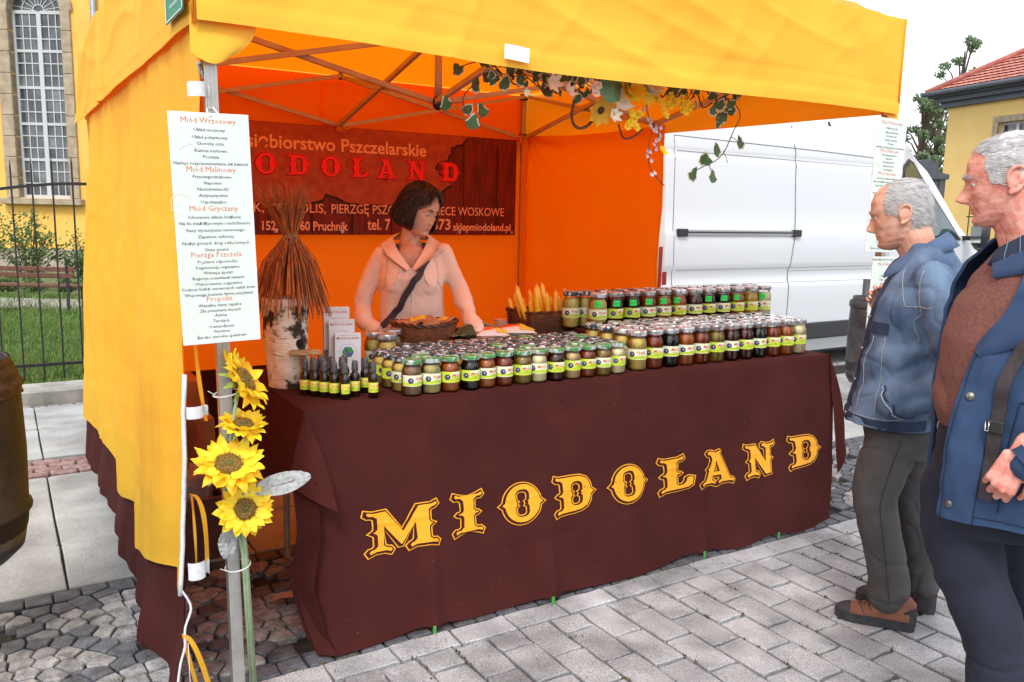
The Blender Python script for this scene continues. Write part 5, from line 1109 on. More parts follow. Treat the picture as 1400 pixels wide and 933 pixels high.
b = MB(); b.add([(x, -.0085, z) for x, z in P], [tuple(range(len(P)))[::-1]]); b.build('parchment', parch, bn)
BMx = lambda x, z: Matrix.Translation((x-1.85, -.0100, z-1.70)) @ Matrix.Rotation(pi/2, 4, 'X')
def btext(s_, x0, x1, z, sz, m=btxt, off=0.002):
    b = MB(); me = text_mesh('t', s_, sz, m, 'LEFT', 3, 0, 1, 0, 1, off); xs = [v.co.x for v in me.vertices]; k = (x1-x0)/(max(xs)-min(xs)); b.add([Vector(((v.co.x-min(xs))*k, v.co.y, 0)) for v in me.vertices], [tuple(p.vertices) for p in me.polygons], BMx(x0, z)); b.build('banner_lettering', m, bn)
btext('Przedsiębiorstwo Pszczelarskie', 1.10, 2.625, 1.895, .118)
btext('MIÓD, PYŁEK, PROPOLIS,', .98, 1.885, 1.487, .086, off=.0005); btext('PIERZGĘ PSZCZELĄ,', 1.925, 2.56, 1.487, .086, off=.0005); btext('ŚWIECE WOSKOWE', 2.60, 3.275, 1.487, .086, off=.0005)
btext('152, 37-560 Pruchnik', 1.46, 2.04, 1.372, .082); btext('tel. 7', 2.18, 2.35, 1.378, .108); btext('873', 2.67, 2.823, 1.383, .108); btext('sklepmiodoland.pl', 2.845, 3.337, 1.378, .074)
for i, (ch, x) in enumerate(zip('MIODOLAND', (1.03, 1.29, 1.49, 1.70, 1.92, 2.12, 2.32, 2.55, 2.81))):
    ww = {'M': .19, 'I': .10, 'L': .125}.get(ch, .15)
    V, Fc, I = western(ch, None, ww, .135, lambda x_, z_, d: (x-ww/2+x_-1.85, -.0095-d, 1.725+z_-1.70), lay=.0008)
    link('printed_letter', mesh('printed_letter', V, Fc, [bred, bdr], False, I), bn)
for i in range(7): b = MB(); b.lathe([(.001, .0), (.010, 0), (.012, .003)], 10, Matrix.Translation((-1.2+.45*i, -.006, -.335)) @ Matrix.Rotation(pi/2, 4, 'X')); b.build('eyelet', alu, bn)
# ================================================================ BACKGROUND
Fh = Vector((sin(YAW), cos(YAW), 0)); Rh = Vector((cos(YAW), -sin(YAW), 0))
def W(u, d, z=0): return Fh*d+Rh*u+Vector((0, 0, z))
# lawn and gravel path on the left
ground_sheet('lawn', -30, 7.45, 3.0, 22, .02, mat('lawn_soil', (.07, .10, .025), .95, (.12, .14, .05), 6, .5, 60), 4, 4)
def strip(name, u0, u1, d0, d1, z, m):
    b = MB(); b.add([W(u0, d0, z), W(u1, d0, z), W(u1, d1, z), W(u0, d1, z)], [(0, 1, 2, 3)]); return tag(b.build(name, m), kind='structure')
strip('gravel_path', -16, -3, 11.6, 12.9, .03, mat('gravel', (.20, .18, .15), .95, (.34, .31, .27), 60, .6, 120))
q = random.Random(31); b = MB()
for i in range(42000):
    d = 6.3+7.0*q.random()**.8; u = d*q.uniform(-.66, -.46); p = W(u, d, .02)
    if p.y < 7.5: continue
    h_ = q.uniform(.03, .075)*(1.4 if fb(p.x*1.3, p.y*1.3, 2) > .1 else 1); a = q.uniform(0, 6.28); w_ = .0022+.0004*d; dx, dy = cos(a)*w_, sin(a)*w_; lx, ly = q.gauss(0, .018), q.gauss(0, .018)
    if 11.5 < d < 12.9 and q.random() < .9: continue
    b.mi = 0 if q.random() < .78 else (1 if q.random() < .7 else 2); b.add([p+Vector((-dx, -dy, 0)), p+Vector((dx, dy, 0)), p+Vector((lx, ly, h_))], [(0, 1, 2)])
tag(b.build('grass', [mat('grass_green', (.06, .13, .02), .8, (.12, .22, .04), 5, objvar=0), mat('grass_light', (.16, .24, .05), .8), mat('grass_dry', (.30, .24, .10), .85)]), 'short green lawn grass growing behind the iron fence', 'grass', kind='stuff')
# iron fence on the left
iron = mat('black_iron', (.012, .012, .014), .45, (.02, .02, .022), 30)
FY = 7.85
fe = thing('iron_fence', 'black wrought iron fence in front of the lawn on the left', 'fence', (0, FY, 0))
ztop = lambda x: 1.52+.155*smoothstep(-.75, .62, x) if x > -.75 else 1.52+.0*x
b = MB(); b.tube([(x*.05-3, 0, ztop(x*.05-3)) for x in range(0, 110)], .017, 4); b.build('top_rail', iron, fe)
b = MB(); b.tube([(-3, 0, .175), (2.5, 0, .175)], .018, 4); b.build('bottom_rail', iron, fe)
for i in range(38):
    x = -2.93+i*.1455; b = MB(); zt = ztop(x)+.20; b.tube([(x, -.0, .045), (x, -.0, zt-.03)], .0095, 4); b.tube([(x, 0, zt-.03), (x, 0, zt+.02)], [.0095, .002], 4); b.build('picket', iron, fe)
for x in (-2.2, 2.3): b = MB(); b.bev((x, .03, .85), (.05, .05, 1.70), .006); b.build('post', iron, fe)
# bench seen from behind
bwood = mat('bench_wood', (.10, .035, .022), .55, (.15, .055, .03), 20, .1, 80, stretch=(1, 1, 1)); 
be = thing('park_bench', 'brown wooden park bench with dark metal legs on the lawn behind the fence', 'bench', tuple(W(-6.92, 11.25, .02)), -YAW)
for z, yy in ((.60, 0), (.515, -.015)): b = MB(); b.bev((0, yy, z), (1.9, .03, .065), .006); b.build('back_slat', bwood, be)
for k in range(3): b = MB(); b.bev((0, .10+.11*k, .36), (1.9, .09, .03), .006); b.build('seat_slat', bwood, be)
for x in (-.86, .86): b = MB(); b.tube([(x, -.03, 0), (x, .0, .36), (x, -.01, .66)], .022, 4); b.tube([(x, .38, 0), (x, .36, .34), (x, .0, .34)], .02, 4); b.build('leg', iron, be)
# ---------------- foliage
fol = mat('foliage_dark', (.035, .075, .02), .75, (.09, .16, .045), 3, trans=(.15, .25, .04), tw=.25, detail=3); fol2 = mat('foliage_light', (.09, .15, .05), .75, (.17, .24, .09), 5, trans=(.2, .3, .06), tw=.25, detail=3); barkt = mat('tree_bark', (.07, .05, .035), .9, (.12, .09, .07), 12, .6, 60)
def leaves(b, c, R, n, s_, q, flat=1):
    for i in range(n):
        while 1:
            v = Vector((q.uniform(-1, 1), q.uniform(-1, 1), q.uniform(-1, 1)))
            if v.length < 1: break
        v = v*(.55+.45*q.random()); p = Vector(c)+Vector((v.x*R[0], v.y*R[1], v.z*R[2])); a = Vector((q.gauss(0, 1), q.gauss(0, 1), q.gauss(0, 1))).normalized(); t = a.orthogonal().normalized(); k = s_*q.uniform(.6, 1.2)
        b.mi = 0 if q.random() < .6 else 1; b.add([p-t*k, p+a.cross(t)*k*.55, p+t*k, p-a.cross(t)*k*.55], [(0, 1, 2, 3)])
def shrub(label, loc, stems, R, n, s_, seed, name='shrub', cat='shrub', group=None):
    q = random.Random(seed); t = thing(name, label, cat, loc, 0, group); b = MB(); L_ = MB()
    for i in range(stems):
        a = q.uniform(0, 6.28); l_ = q.uniform(.55, 1)*R[2]*2; e = Vector((cos(a)*R[0]*q.uniform(.3, 1), sin(a)*R[1]*q.uniform(.3, 1), l_)); m_ = e*.5+Vector((0, 0, l_*.18)); b.tube([(0, 0, 0), m_, e], [.012, .008, .004], 4, False)
        for k in range(n//stems):
            tt_ = q.uniform(.25, 1.05); p = (m_*2*tt_ if tt_ < .5 else m_.lerp(e, tt_*2-1)) if tt_ < 1 else e; leaves(L_, p+Vector((q.gauss(0, .07), q.gauss(0, .07), q.gauss(0, .06))), (.05, .05, .05), 1, s_, q)
    b.build('stem', barkt, t); L_.build('foliage', [fol, fol2], t); return t
for i, (u, d, R, st, n, lb) in enumerate([(-8.15, 14.0, (.75, .5, .68), 16, 1500, 'loose arching shrub in front of the yellow wall, right of the bench end'), (-9.15, 14.3, (.6, .5, .62), 12, 1100, 'loose shrub in front of the yellow wall at the left edge'), (-7.45, 14.5, (.5, .5, .5), 10, 900, 'small light green shrub beside the tent wall below the tall window'), (-7.0, 11.0, (.12, .12, .26), 5, 160, 'thin young shrub growing in front of the bench')]): shrub(lb, tuple(W(u, d, .02)), st, R, n, .035, 40+i)
hd_q = random.Random(3)
for i in range(9):
    t = thing('hedge_plant', f'low dark green hedge plant along the path, {ORD[i]} from the left', 'hedge', tuple(W(-9.6+i*.47, 13.35+hd_q.uniform(-.1, .1), .02)), 0, 'low hedge plants along the path'); b = MB(); leaves(b, (0, 0, .16), (.24, .22, .17), 420, .03, hd_q); b.build('foliage', [fol, fol], t); b = MB(); b.tube([(0, 0, 0), (0, 0, .18)], .015, 5); b.build('stem', barkt, t)
# ---------------- yellow building on the left
ywall = mat('yellow_render', lin(228, 178, 84), .9, lin(236, 188, 96), 1.5, .2, 60, detail=6); stone = mat('sandstone', lin(176, 160, 136), .9, lin(150, 134, 112), 6, .4, 60); wframe = mat('window_white', (.50, .52, .53), .5); pane_m = mat('window_glass', (.035, .04, .045), .08, (.12, .13, .14), 2.5, coat=.5, objvar=.5)
bl = thing('yellow_church_building', 'yellow rendered building with a tall arched window behind the iron fence', 'building', tuple(W(-10.0, 18, 0)), -YAW)
# local x runs right along the facade, y away; window opening -.57 .. .5
def bpart(b, n, m, par=bl, sm_=False, **k): return b.build(n, m, par, sm_, **k)
OW0, OW1, WB, WT = -.60, .50, 1.60, 5.45
b = MB(); b.box2((-9, 0, 0), (OW0, .5, 9)); b.box2((OW1, 0, 0), (1.50, .5, 9)); b.box2((OW0, .0, 0), (OW1, .5, WB)); b.box2((OW0, .0, 6.1), (OW1, .5, 9)); b.box2((-9, .5, 0), (1.5, 9, 9)); bpart(b, 'wall', ywall)
b = MB(); b.box2((-9, -.06, 0), (1.55, -.002, .52)); bpart(b, 'plinth', mat('plinth_stone', lin(150, 138, 122), .9, lin(176, 164, 146), 5, .5, 30))
cxw = (OW0+OW1)/2; rw = (OW1-OW0)/2
for x0, x1 in ((OW0-.26, OW0), (OW1, OW1+.20)): 
    for k in range(9):
        b = MB(); z0 = WB+.43*k; b.bev(((x0+x1)/2, .06, z0+.213), (x1-x0, .24, .422), .008); bpart(b, 'surround_stone', stone)
b = MB(); b.bev((cxw-.03, -.03, WB-.07), (rw*2+.62, .30, .13), .01); bpart(b, 'sill', stone)
b = MB(); n = 14; V = []
for i in range(n+1):
    a = pi*i/n; V += [(cxw+rw*cos(a), -.06, WT+rw*sin(a)), (cxw+(rw+.26)*cos(a), -.06, WT+(rw+.26)*sin(a)), (cxw+rw*cos(a), .2, WT+rw*sin(a))]
b.add(V, [(3*i, 3*i+1, 3*i+4, 3*i+3) for i in range(n)]+[(3*i, 3*i+3, 3*i+5, 3*i+2) for i in range(n)]); bpart(b, 'arch_stone', stone)
wi = bpart((lambda b: (b.box2((OW0, .14, WB), (OW0+.05, .20, WT+.02)), b.box2((OW1-.05, .14, WB), (OW1, .20, WT+.02)), b.box2((OW0+.05, .14, WB), (OW1-.05, .20, WB+.07)), b.box2((cxw-.045, .135, WB+.07), (cxw+.045, .20, WT)), b.box2((OW0+.05, .14, WT-.05), (cxw-.045, .20, WT+.02)), b.box2((cxw+.045, .14, WT-.05), (OW1-.05, .20, WT+.02)), b)[-1])(MB()), 'window', wframe)
b = MB(); colw = (rw-.05-.045)/3; pm_me = None
rows_z = []; nsec = 5; sech = (WT-.05-WB-.07)/nsec
for s_ in range(nsec):
    z0 = WB+.07+s_*sech
    if s_: b.box2((OW0+.05, .143, z0-.028), (cxw-.045, .198, z0+.028)); b.box2((cxw+.045, .143, z0-.028), (OW1-.05, .198, z0+.028))
    for r_ in range(3): rows_z.append((z0+sech/3*r_, sech/3))
    for r_ in (1, 2): zz = z0+sech/3*r_; b.box2((OW0+.05, .150, zz-.011), (cxw-.045, .19, zz+.011)); b.box2((cxw+.045, .150, zz-.011), (OW1-.05, .19, zz+.011))
for side in (0, 1):
    x0 = OW0+.05 if side == 0 else cxw+.045
    for k in (1, 2): b.box2((x0+k*colw-.010, .152, WB+.07), (x0+k*colw+.010, .188, WT-.05))
for k in range(9): a = pi*(k+.5)/9; b.tube([(cxw+.10*cos(a), .17, WT+.02+.10*sin(a)), (cxw+rw*cos(a), .17, WT+.02+rw*sin(a))], .010, 4)
for rr in (.12, .34): b.tube([(cxw+rr*cos(pi*i/16), .165, WT+.02+rr*sin(pi*i/16)) for i in range(17)], .012, 4)
o = b.build('glazing_bars', wframe, wi); o['kind'] = 'stuff'
b = MB(); b.box((0, 0, 0), (colw-.004, .006, sech/3-.004)); pm_me = b.me('pane', pane_m)
for side in (0, 1):
    x0 = OW0+.05 if side == 0 else cxw+.045
    for (z0, hh) in rows_z:
        for k in range(3): link('pane', pm_me, wi, (x0+(k+.5)*colw, .172+RND.uniform(-.004, .004), z0+hh/2), (RND.uniform(-.01, .01), 0, RND.uniform(-.01, .01)))
b = MB(); b.add([(cxw, .18, WT)]+[(cxw+rw*cos(pi*i/16), .18, WT+rw*sin(pi*i/16)) for i in range(17)], [(0, i+2, i+1) for i in range(16)]); b.build('fanlight_pane', pane_m, wi)
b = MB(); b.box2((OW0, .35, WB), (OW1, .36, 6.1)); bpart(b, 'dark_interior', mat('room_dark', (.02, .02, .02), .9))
b = MB(); b.tube([(1.22, -.10, .3), (1.22, -.10, 8.8)], .055, 10); bpart(b, 'drainpipe', mat('zinc', (.28, .31, .33), .4, (.36, .38, .40), 8, metal=.5), bl, True)
for k in range(5): b = MB(); b.lathe([(.065, 0), (.068, .03), (.065, .06)], 12, Matrix.Translation((1.22, -.10, 1.2+1.8*k))); bpart(b, 'pipe_bracket', MATS['zinc'])
b = MB(); b.box2((-9.3, -.35, 9), (1.85, 9.3, 9.3)); bpart(b, 'cornice', stone)
# ---------------- yellow house on the right with a hipped tile roof
hA = W(13.62, 27); hdir = (W(13.62+.31*10, 17)-hA).normalized(); hin = Vector((-hdir.y, hdir.x, 0))
if hin.dot(Rh) < 0: hin = -hin
ang = atan2(hdir.y, hdir.x)
hs_ = thing('yellow_house', 'yellow house with red tiled hip roof at the right edge behind the men', 'house', tuple(hA), ang)
# local +x: along the facade towards the camera, local y: sg * inward
sg = 1 if Vector((-sin(ang), cos(ang), 0)).dot(hin) > 0 else -1
HL, HD, EZ = 14, 9, 5.05
b = MB(); 
wx0, wx1, wz0, wz1 = 1.95, 3.05, 2.6, 4.42
b.box2((0, 0, 0), (wx0, sg*.4, EZ)); b.box2((wx1, 0, 0), (HL, sg*.4, EZ)); b.box2((wx0, 0, 0), (wx1, sg*.4, wz0)); b.box2((wx0, 0, wz1), (wx1, sg*.4, EZ)); b.box2((0, sg*.4, 0), (HL, sg*HD, EZ)); b.build('wall', mat('house_render', lin(224, 190, 116), .9, lin(232, 198, 124), 1.5, .1, 40), hs_)
slate = mat('eave_slate', (.07, .085, .11), .6, (.10, .12, .15), 10)
for (o_, z0, z1) in ((.15, EZ, EZ+.16), (.30, EZ+.16, EZ+.30), (.45, EZ+.30, EZ+.40)):
    b = MB(); b.box2((-o_, -sg*o_, z0), (HL+o_, sg*(HD+o_), z1)); b.build('eave_moulding', slate, hs_)
tile = mat('roof_tile', lin(168, 96, 82), .85, lin(192, 126, 112), 7, .3, 40, detail=5); 
RZ0 = EZ+.40; ov = .50; rise = .62
b = MB(); ncr = 26; hw_ = (HD+2*ov)/2
for c in range(ncr):
    t0, t1 = c/ncr, (c+1.25)/ncr
    def fp2(u, v, t0=t0, t1=t1):
        t = lerp(t0, min(t1, 1), v); d_ = t*hw_; x = lerp(-ov+d_, HL+ov-d_, u); wv = .018*abs(sin(x*pi/.22)); return (x, sg*(-ov+d_), RZ0+d_*rise+.045*(1-v)+wv)
    b.grid(200, 1, fp2)
    def fp3(u, v, t0=t0, t1=t1):
        t = lerp(t0, min(t1, 1), v); d_ = t*hw_; y = lerp(-ov+d_, HD+ov-d_, u); return (-ov+d_, sg*y, RZ0+d_*rise+.045*(1-v)+.018*abs(sin(y*pi/.22)))
    b.grid(60, 1, fp3)
o = b.build('roof_tiles', tile, hs_); o['kind'] = 'stuff'
b = MB(); b.add([(-ov, -sg*ov, RZ0), (HL+ov, -sg*ov, RZ0), (HL+ov-hw_, sg*(hw_-ov), RZ0+hw_*rise), (-ov+hw_, sg*(hw_-ov), RZ0+hw_*rise), (-ov, sg*(HD+ov), RZ0), (HL+ov, sg*(HD+ov), RZ0)], [(0, 1, 2, 3), (0, 3, 4), (3, 2, 5, 4), (1, 5, 2)]); b.build('roof_deck', slate, hs_)
b = MB(); b.tube([(-ov, -sg*ov, RZ0+.07), (-ov+hw_, sg*(hw_-ov), RZ0+hw_*rise+.08)], .10, 8); b.tube([(-ov+hw_, sg*(hw_-ov), RZ0+hw_*rise+.08), (HL+ov-hw_, sg*(hw_-ov), RZ0+hw_*rise+.08)], .10, 8); b.build('hip_tiles', tile, hs_, True)
b = MB(); b.tube([(-ov-.05, -sg*(ov+.06), RZ0+.02), (HL+ov, -sg*(ov+.06), RZ0+.02)], .075, 8); b.build('gutter', slate, hs_, True)
sw = bpart((lambda b: (b.box2((wx0-.18, -sg*.05, wz0-.12), (wx0, sg*.02, wz1+.18)), b.box2((wx1, -sg*.05, wz0-.12), (wx1+.18, sg*.02, wz1+.18)), b.box2((wx0, -sg*.05, wz1), (wx1, sg*.02, wz1+.18)), b.box2((wx0, -sg*.08, wz0-.12), (wx1, sg*.02, wz0)), b)[-1])(MB()), 'window', stone, hs_)
b = MB(); b.box2((wx0, sg*.12, wz0), (wx0+.07, sg*.17, wz1)); b.box2((wx1-.07, sg*.12, wz0), (wx1, sg*.17, wz1)); b.box2(((wx0+wx1)/2-.05, sg*.115, wz0), ((wx0+wx1)/2+.05, sg*.17, wz1)); b.box2((wx0+.07, sg*.12, wz1-.08), (wx1-.07, sg*.17, wz1)); b.box2((wx0+.07, sg*.125, wz1-.62), (wx1-.07, sg*.17, wz1-.56)); b.build('frame', wframe, sw)
for x0, x1 in ((wx0+.07, (wx0+wx1)/2-.05), ((wx0+wx1)/2+.05, wx1-.07)): b = MB(); b.box2((x0, sg*.15, wz0), (x1, sg*.155, wz1-.08)); b.build('pane', pane_m, sw)
# ---------------- gate pier, right fence
gp = thing('gate_pier', 'grey plastered gate pier with dark curved cap behind the van windscreen', 'pier', tuple(W(8.22, 17, 0)), -YAW); gp.scale = (.84, .84, .97)
dks = mat('dark_slate', (.045, .05, .06), .6, (.07, .075, .085), 8); gpl = mat('grey_plaster', (.22, .23, .26), .85, (.27, .28, .31), 4, .2, 40)
b = MB(); b.box2((-.36, 0, 0), (.36, .7, 2.2)); b.build('pier_body', gpl, gp)
b = MB(); b.box2((.36, -.03, 0), (.50, .73, 2.42)); b.box2((-.50, -.03, 0), (-.36, .73, 2.42)); b.build('pier_trim', dks, gp)
b = MB(); b.prism([(-.56, 2.42), (.56, 2.42), (.56, 2.52), (.34, 2.56)]+[(.30*cos(a), 2.60+.22*sin(a)) for a in [pi*i/10 for i in range(11)]]+[(-.34, 2.56), (-.56, 2.52)], -.06, .76, Matrix(((1, 0, 0, 0), (0, 0, 1, 0), (0, 1, 0, 0), (0, 0, 0, 1)))); b.box2((-.36, 0, 2.2), (.36, .7, 2.42)); b.build('cap', dks, gp)
f2 = thing('iron_railing', 'black iron railing between gate pier and house, behind the van mirror', 'railing', tuple(W(9.25, 17.1, 0)), -YAW)
for k in range(22): b = MB(); b.tube([(k*.115, 0, .1), (k*.115, 0, 1.86)], .012, 4); b.tube([(k*.115, 0, 1.86), (k*.115, 0, 1.93)], [.014, .002], 4); b.build('bar', iron, f2)
for z in (.3, 1.62): b = MB(); b.tube([(-.05, 0, z), (2.5, 0, z)], .016, 4); b.build('rail', iron, f2)
shrub('green bush growing behind the iron railing near the older man', tuple(W(10.3, 18.6, 0)), 14, (.9, .6, .62), 1500, .05, 77)
# ---------------- trees
def tree(label, loc, H, R, nclump, seed, ls_=.10, gap=.0):
    q = random.Random(seed); t = thing('tree', label, 'tree', loc, 0); b = MB(); b.tube([(0, 0, 0), (.1, 0, H*.3), (0, .1, H*.6), (.05, 0, H*.95)], [.22, .16, .10, .03], 9); L_ = MB()
    for i in range(nclump):
        z = H*q.uniform(.28, 1.0); rr = R*(1-abs((z/H-.55)/.55)**2.2)**.5*q.uniform(.25, 1) if abs((z/H-.55)/.55) < 1 else R*.1; a = q.uniform(0, 6.28); p = Vector((rr*cos(a), rr*sin(a), z))
        b.tube([(0, 0, z*.8), p*.6+Vector((0, 0, z*.36)), p], [.05, .03, .012], 4, False); leaves(L_, p, (R*.28, R*.28, R*.22), 80, ls_*.85, q)
    b.build('trunk', barkt, t, True); L_.build('crown', [fol3, fol4], t)
fol3 = mat('foliage_hazed', (.085, .14, .07), .8, (.17, .24, .13), 2, trans=(.25, .35, .15), tw=.3); fol4 = mat('foliage_hazed_light', (.16, .23, .13), .8, (.24, .31, .19), 2, trans=(.3, .4, .2), tw=.3)  # leaf greens paled to put distance haze into the colour
tree('slender loose green tree behind the gate pier, left of the yellow house', tuple(W(15.75, 33, 0)), 6.6, 1.05, 60, 1)
tree('green tree just left of the yellow house corner, behind the gate pier', tuple(W(17.35, 35, 0)), 6.9, .8, 44, 2)
tree('taller thin topped tree rising behind the eave of the yellow house', tuple(W(19.6, 38, 0)), 9.4, 1.1, 46, 3)
# ---------------- white delivery van
vw = mat('van_white', (.58, .60, .62), .3, coat=.35); vblk = mat('van_black_plastic', (.018, .019, .021), .5); vgl = mat('van_glass', (.012, .03, .026), .05, (.04, .09, .075), 3, coat=.8); rub = mat('van_rubber', (.012, .012, .012), .8); seamm = mat('van_seam', (.20, .20, .21), .7); shd = mat('rail_grey', (.35, .35, .36), .35, metal=.5)
va = thing('delivery_van', 'white high roofed delivery van parked behind the tent, seen from its side', 'van', (4.86, 5.40, 0))
VL, VWd = 5.70, 1.95
vshade = mat('van_crease_shade', (.44, .45, .47), .6)  # grey for lines that paint the shade along the body creases
def roofz(x): return interp([(0, 2.32), (.08, 2.41), (.5, 2.45), (2.6, 2.46), (3.3, 2.45), (3.62, 2.40), (3.85, 2.24), (4.62, 1.42), (4.76, 1.28), (5.3, 1.04), (5.6, .86), (5.70, .60)], x)
def sidey(z, x):
    y = interp([(.20, .05), (.32, .005), (.50, -.012), (.88, -.02), (.93, .004), (1.03, .004), (1.08, -.018), (1.36, -.015), (1.40, .002), (2.02, .035), (2.06, .055), (2.12, .05), (2.45, .16)], z)
    if x > 3.3 and z > 1.2: y += .16*smoothstep(1.2, 2.4, z)*smoothstep(3.3, 3.9, x)
    if x > 4.9: y += .25*smoothstep(4.9, 5.7, x)**2
    return y
def vsec(x):
    zt = roofz(x); P = []
    zs = [.20, .26, .32, .42, .50, .70, .86, .89, .93, .98, 1.03, 1.07, 1.10, 1.22, 1.35, 1.37, 1.40, 1.6, 1.8, 2.0, 2.03, 2.06, 2.09, 2.12, 2.2]
    for z in zs: zz = min(z, zt-.12); P.append((sidey(zz, x), zz))
    y0, z0 = P[-1]; 
    for k in range(1, 8): a = pi/2*k/7; P.append((y0+.14*(1-cos(a))*1.0+.02*k/7, lerp(z0, zt-.02, sin(a))))
    P.append((VWd/2, zt)); 
    return P+[(VWd-y, z) for y, z in reversed(P[:-1])]
xs = sorted(set([0, .02, .06, .12, .3]+[.5+.25*i for i in range(11)]+[3.1+.08*i for i in range(26)]+[5.25+.09*i for i in range(6)]))
b = MB(); S_ = [vsec(x) for x in xs]; n = len(S_[0]); b.add([(x+(.03*((z-.9)/1.5)**2 if x < .1 else 0), y, z) for x, P in zip(xs, S_) for y, z in P], [(i*n+j, (i+1)*n+j, (i+1)*n+j+1, i*n+j+1) for i in range(len(xs)-1) for j in range(n-1)]+[tuple(range(n)), tuple((len(xs)-1)*n+j for j in range(n-1, -1, -1))]); b.build('body', vw, va, True)
def vy(x, z, d=.004): return sidey(min(z, roofz(x)-.12), x)-d
def vline(P, r, m, name='seam_or_shade_line', sm_=True):
    Q = []
    for a_, c_ in zip(P, P[1:]): Q += [(lerp(a_[0], c_[0], i/12), lerp(a_[1], c_[1], i/12)) for i in range(12)]
    b = MB(); b.tube([(x, vy(x, z, .0015), z) for x, z in Q+[P[-1]]], r, 5); b.build(name, m, va, sm_)
vline([(1.66, 2.40), (1.655, 2.2), (1.65, 1.9), (1.66, 1.42), (1.64, 1.30), (1.60, 1.02), (1.61, .6), (1.61, .45)], .0055, seamm)
vline([(1.62, 1.02), (3.1, 1.02)], .004, vshade); vline([(.15, 1.055), (4.6, 1.055)], .003, vshade); vline([(.15, .915), (4.6, .90)], .0035, vshade); vline([(.15, 2.075), (3.4, 2.05)], .004, vshade)
vline([(.12, 2.2+.0), (.10, 1.4), (.13, .5)], .0035, seamm); vline([(.12, 2.2), (1.0, 2.185), (2.0, 2.17), (3.1, 2.14)], .0035, seamm); vline([(1.66, 2.33), (2.4, 2.335), (3.1, 2.30)], .004, seamm)
vline([(3.16, 2.2), (3.12, 1.6), (3.12, .5)], .0045, seamm)
b = MB(); b.box2((.16, vy(1, 1.37, .018), 1.352), (1.62, vy(1, 1.37, -.004), 1.398)); b.build('sliding_door_rail', shd, va); b = MB(); b.box2((.16, vy(1, 1.37, .020), 1.372), (1.62, vy(1, 1.37, .016), 1.384)); b.build('rail_groove', vblk, va)
for x in (.19, 1.66): b = MB(); b.bev((x, vy(1, 1.37, .012), 1.375), (.11, .04, .066), .005); b.build('rail_end_cap', vblk, va)
b = MB(); b.bev((2.15, vy(2, .42, .012), .415), (1.05, .035, .165), .01); b.build('side_moulding', vblk, va)
b = MB(); b.bev((3.05, vy(2, .42, .012), .415), (.66, .035, .165), .01); b.build('side_moulding', vblk, va)
b = MB(); b.bev((.80, vy(.8, .42, .012), .415), (.5, .035, .165), .01); b.build('side_moulding', vblk, va)
b = MB(); b.bev((.03, .03, 1.05), (.07, .06, .42), .012); b.build('rear_lamp', mat('lamp_red', (.25, .01, .01), .2, coat=.5), va)
def patch(P, name, m, d, par=va):
    b = MB(); n = len(P); cx_ = sum(p[0] for p in P)/n; cz_ = sum(p[1] for p in P)/n; V = [(x, vy(x, z, d), z) for x, z in P]+[(lerp(x, cx_, .5), vy(lerp(x, cx_, .5), lerp(z, cz_, .5), d), lerp(z, cz_, .5)) for x, z in P]+[(cx_, vy(cx_, cz_, d), cz_)]; b.add(V, [(i, (i+1) % n, n+(i+1) % n, n+i) for i in range(n)]+[(n+i, n+(i+1) % n, 2*n) for i in range(n)]); return b.build(name, m, par, True)
WN = [(3.33, 1.40), (3.33, 1.6), (3.34, 1.9), (3.38, 2.06), (3.50, 2.13), (3.66, 2.10), (3.86, 1.93), (4.08, 1.68), (4.28, 1.46), (4.37, 1.35), (3.8, 1.36)]
patch([(x+(x-3.75)*.10, z+(z-1.7)*.10) for x, z in WN], 'window_surround', vblk, .014); patch(WN, 'side_window', vgl, .020)
b = MB(); V = []; NX = 9
for i in range(NX):
    x = lerp(3.86, 4.66, i/(NX-1)); z = roofz(x)+.006; y0 = .26; V += [(x, lerp(y0, VWd-y0, j/8), z+.03*(1-abs(j-4)/4)) for j in range(9)]
b.add(V, [(i*9+j, i*9+9+j, i*9+10+j, i*9+1+j) for i in range(NX-1) for j in range(8)]); b.build('windscreen', vgl, va, True)
b = MB(); b.ball((4.50, -.20, 1.38), (.09, .10, .155), 14, 10); o = b.build('wing_mirror', vblk, va, True); b = MB(); b.box2((4.48, -.13, 1.31), (4.56, .06, 1.36)); b.build('mirror_arm', vblk, o); b = MB(); b.grid(3, 3, lambda u, v: (4.408, -.26+.12*u, 1.29+.18*v)); b.build('mirror_glass', mat('mirror', (.8, .8, .8), .05, metal=1), o)
b = MB(); b.tube([(3.0, .7, 2.44), (2.92, .7, 2.56)], [.022, .012], 6); b.build('roof_marker', vblk, va)
for x in (.95, 4.75):
    for s_, y in ((0, .02), (1, VWd-.24)):
        wh = link('wheel', (lambda b: (b.lathe([(.20, 0), (.30, .0), (.335, .03), (.34, .11), (.335, .19), (.30, .22), (.20, .22)], 28, Matrix.Translation((0, 0, 0)) @ Matrix.Rotation(-pi/2, 4, 'X'), cap=False), b)[-1].me('wheel', rub, True))(MB()), va, (x, y, .34)); b = MB(); b.lathe([(.001, .05), (.06, .03), (.12, .05), (.19, .03), (.205, .0), (.205, .2), (.001, .2)], 20, Matrix.Rotation(-pi/2, 4, 'X'), cap=False); b.build('rim', shd, wh, True)
        b = MB(); b.tube([(x+.40*cos(a), y-.012 if s_ == 0 else y+.225, .36+.40*sin(a)) for a in [pi*i/16 for i in range(17)]], .035, 6); b.build('wheel_arch', vblk, va, True)
b = MB(); b.box2((.2, .12, .16), (5.4, VWd-.12, .30)); b.build('underbody', vblk, va)
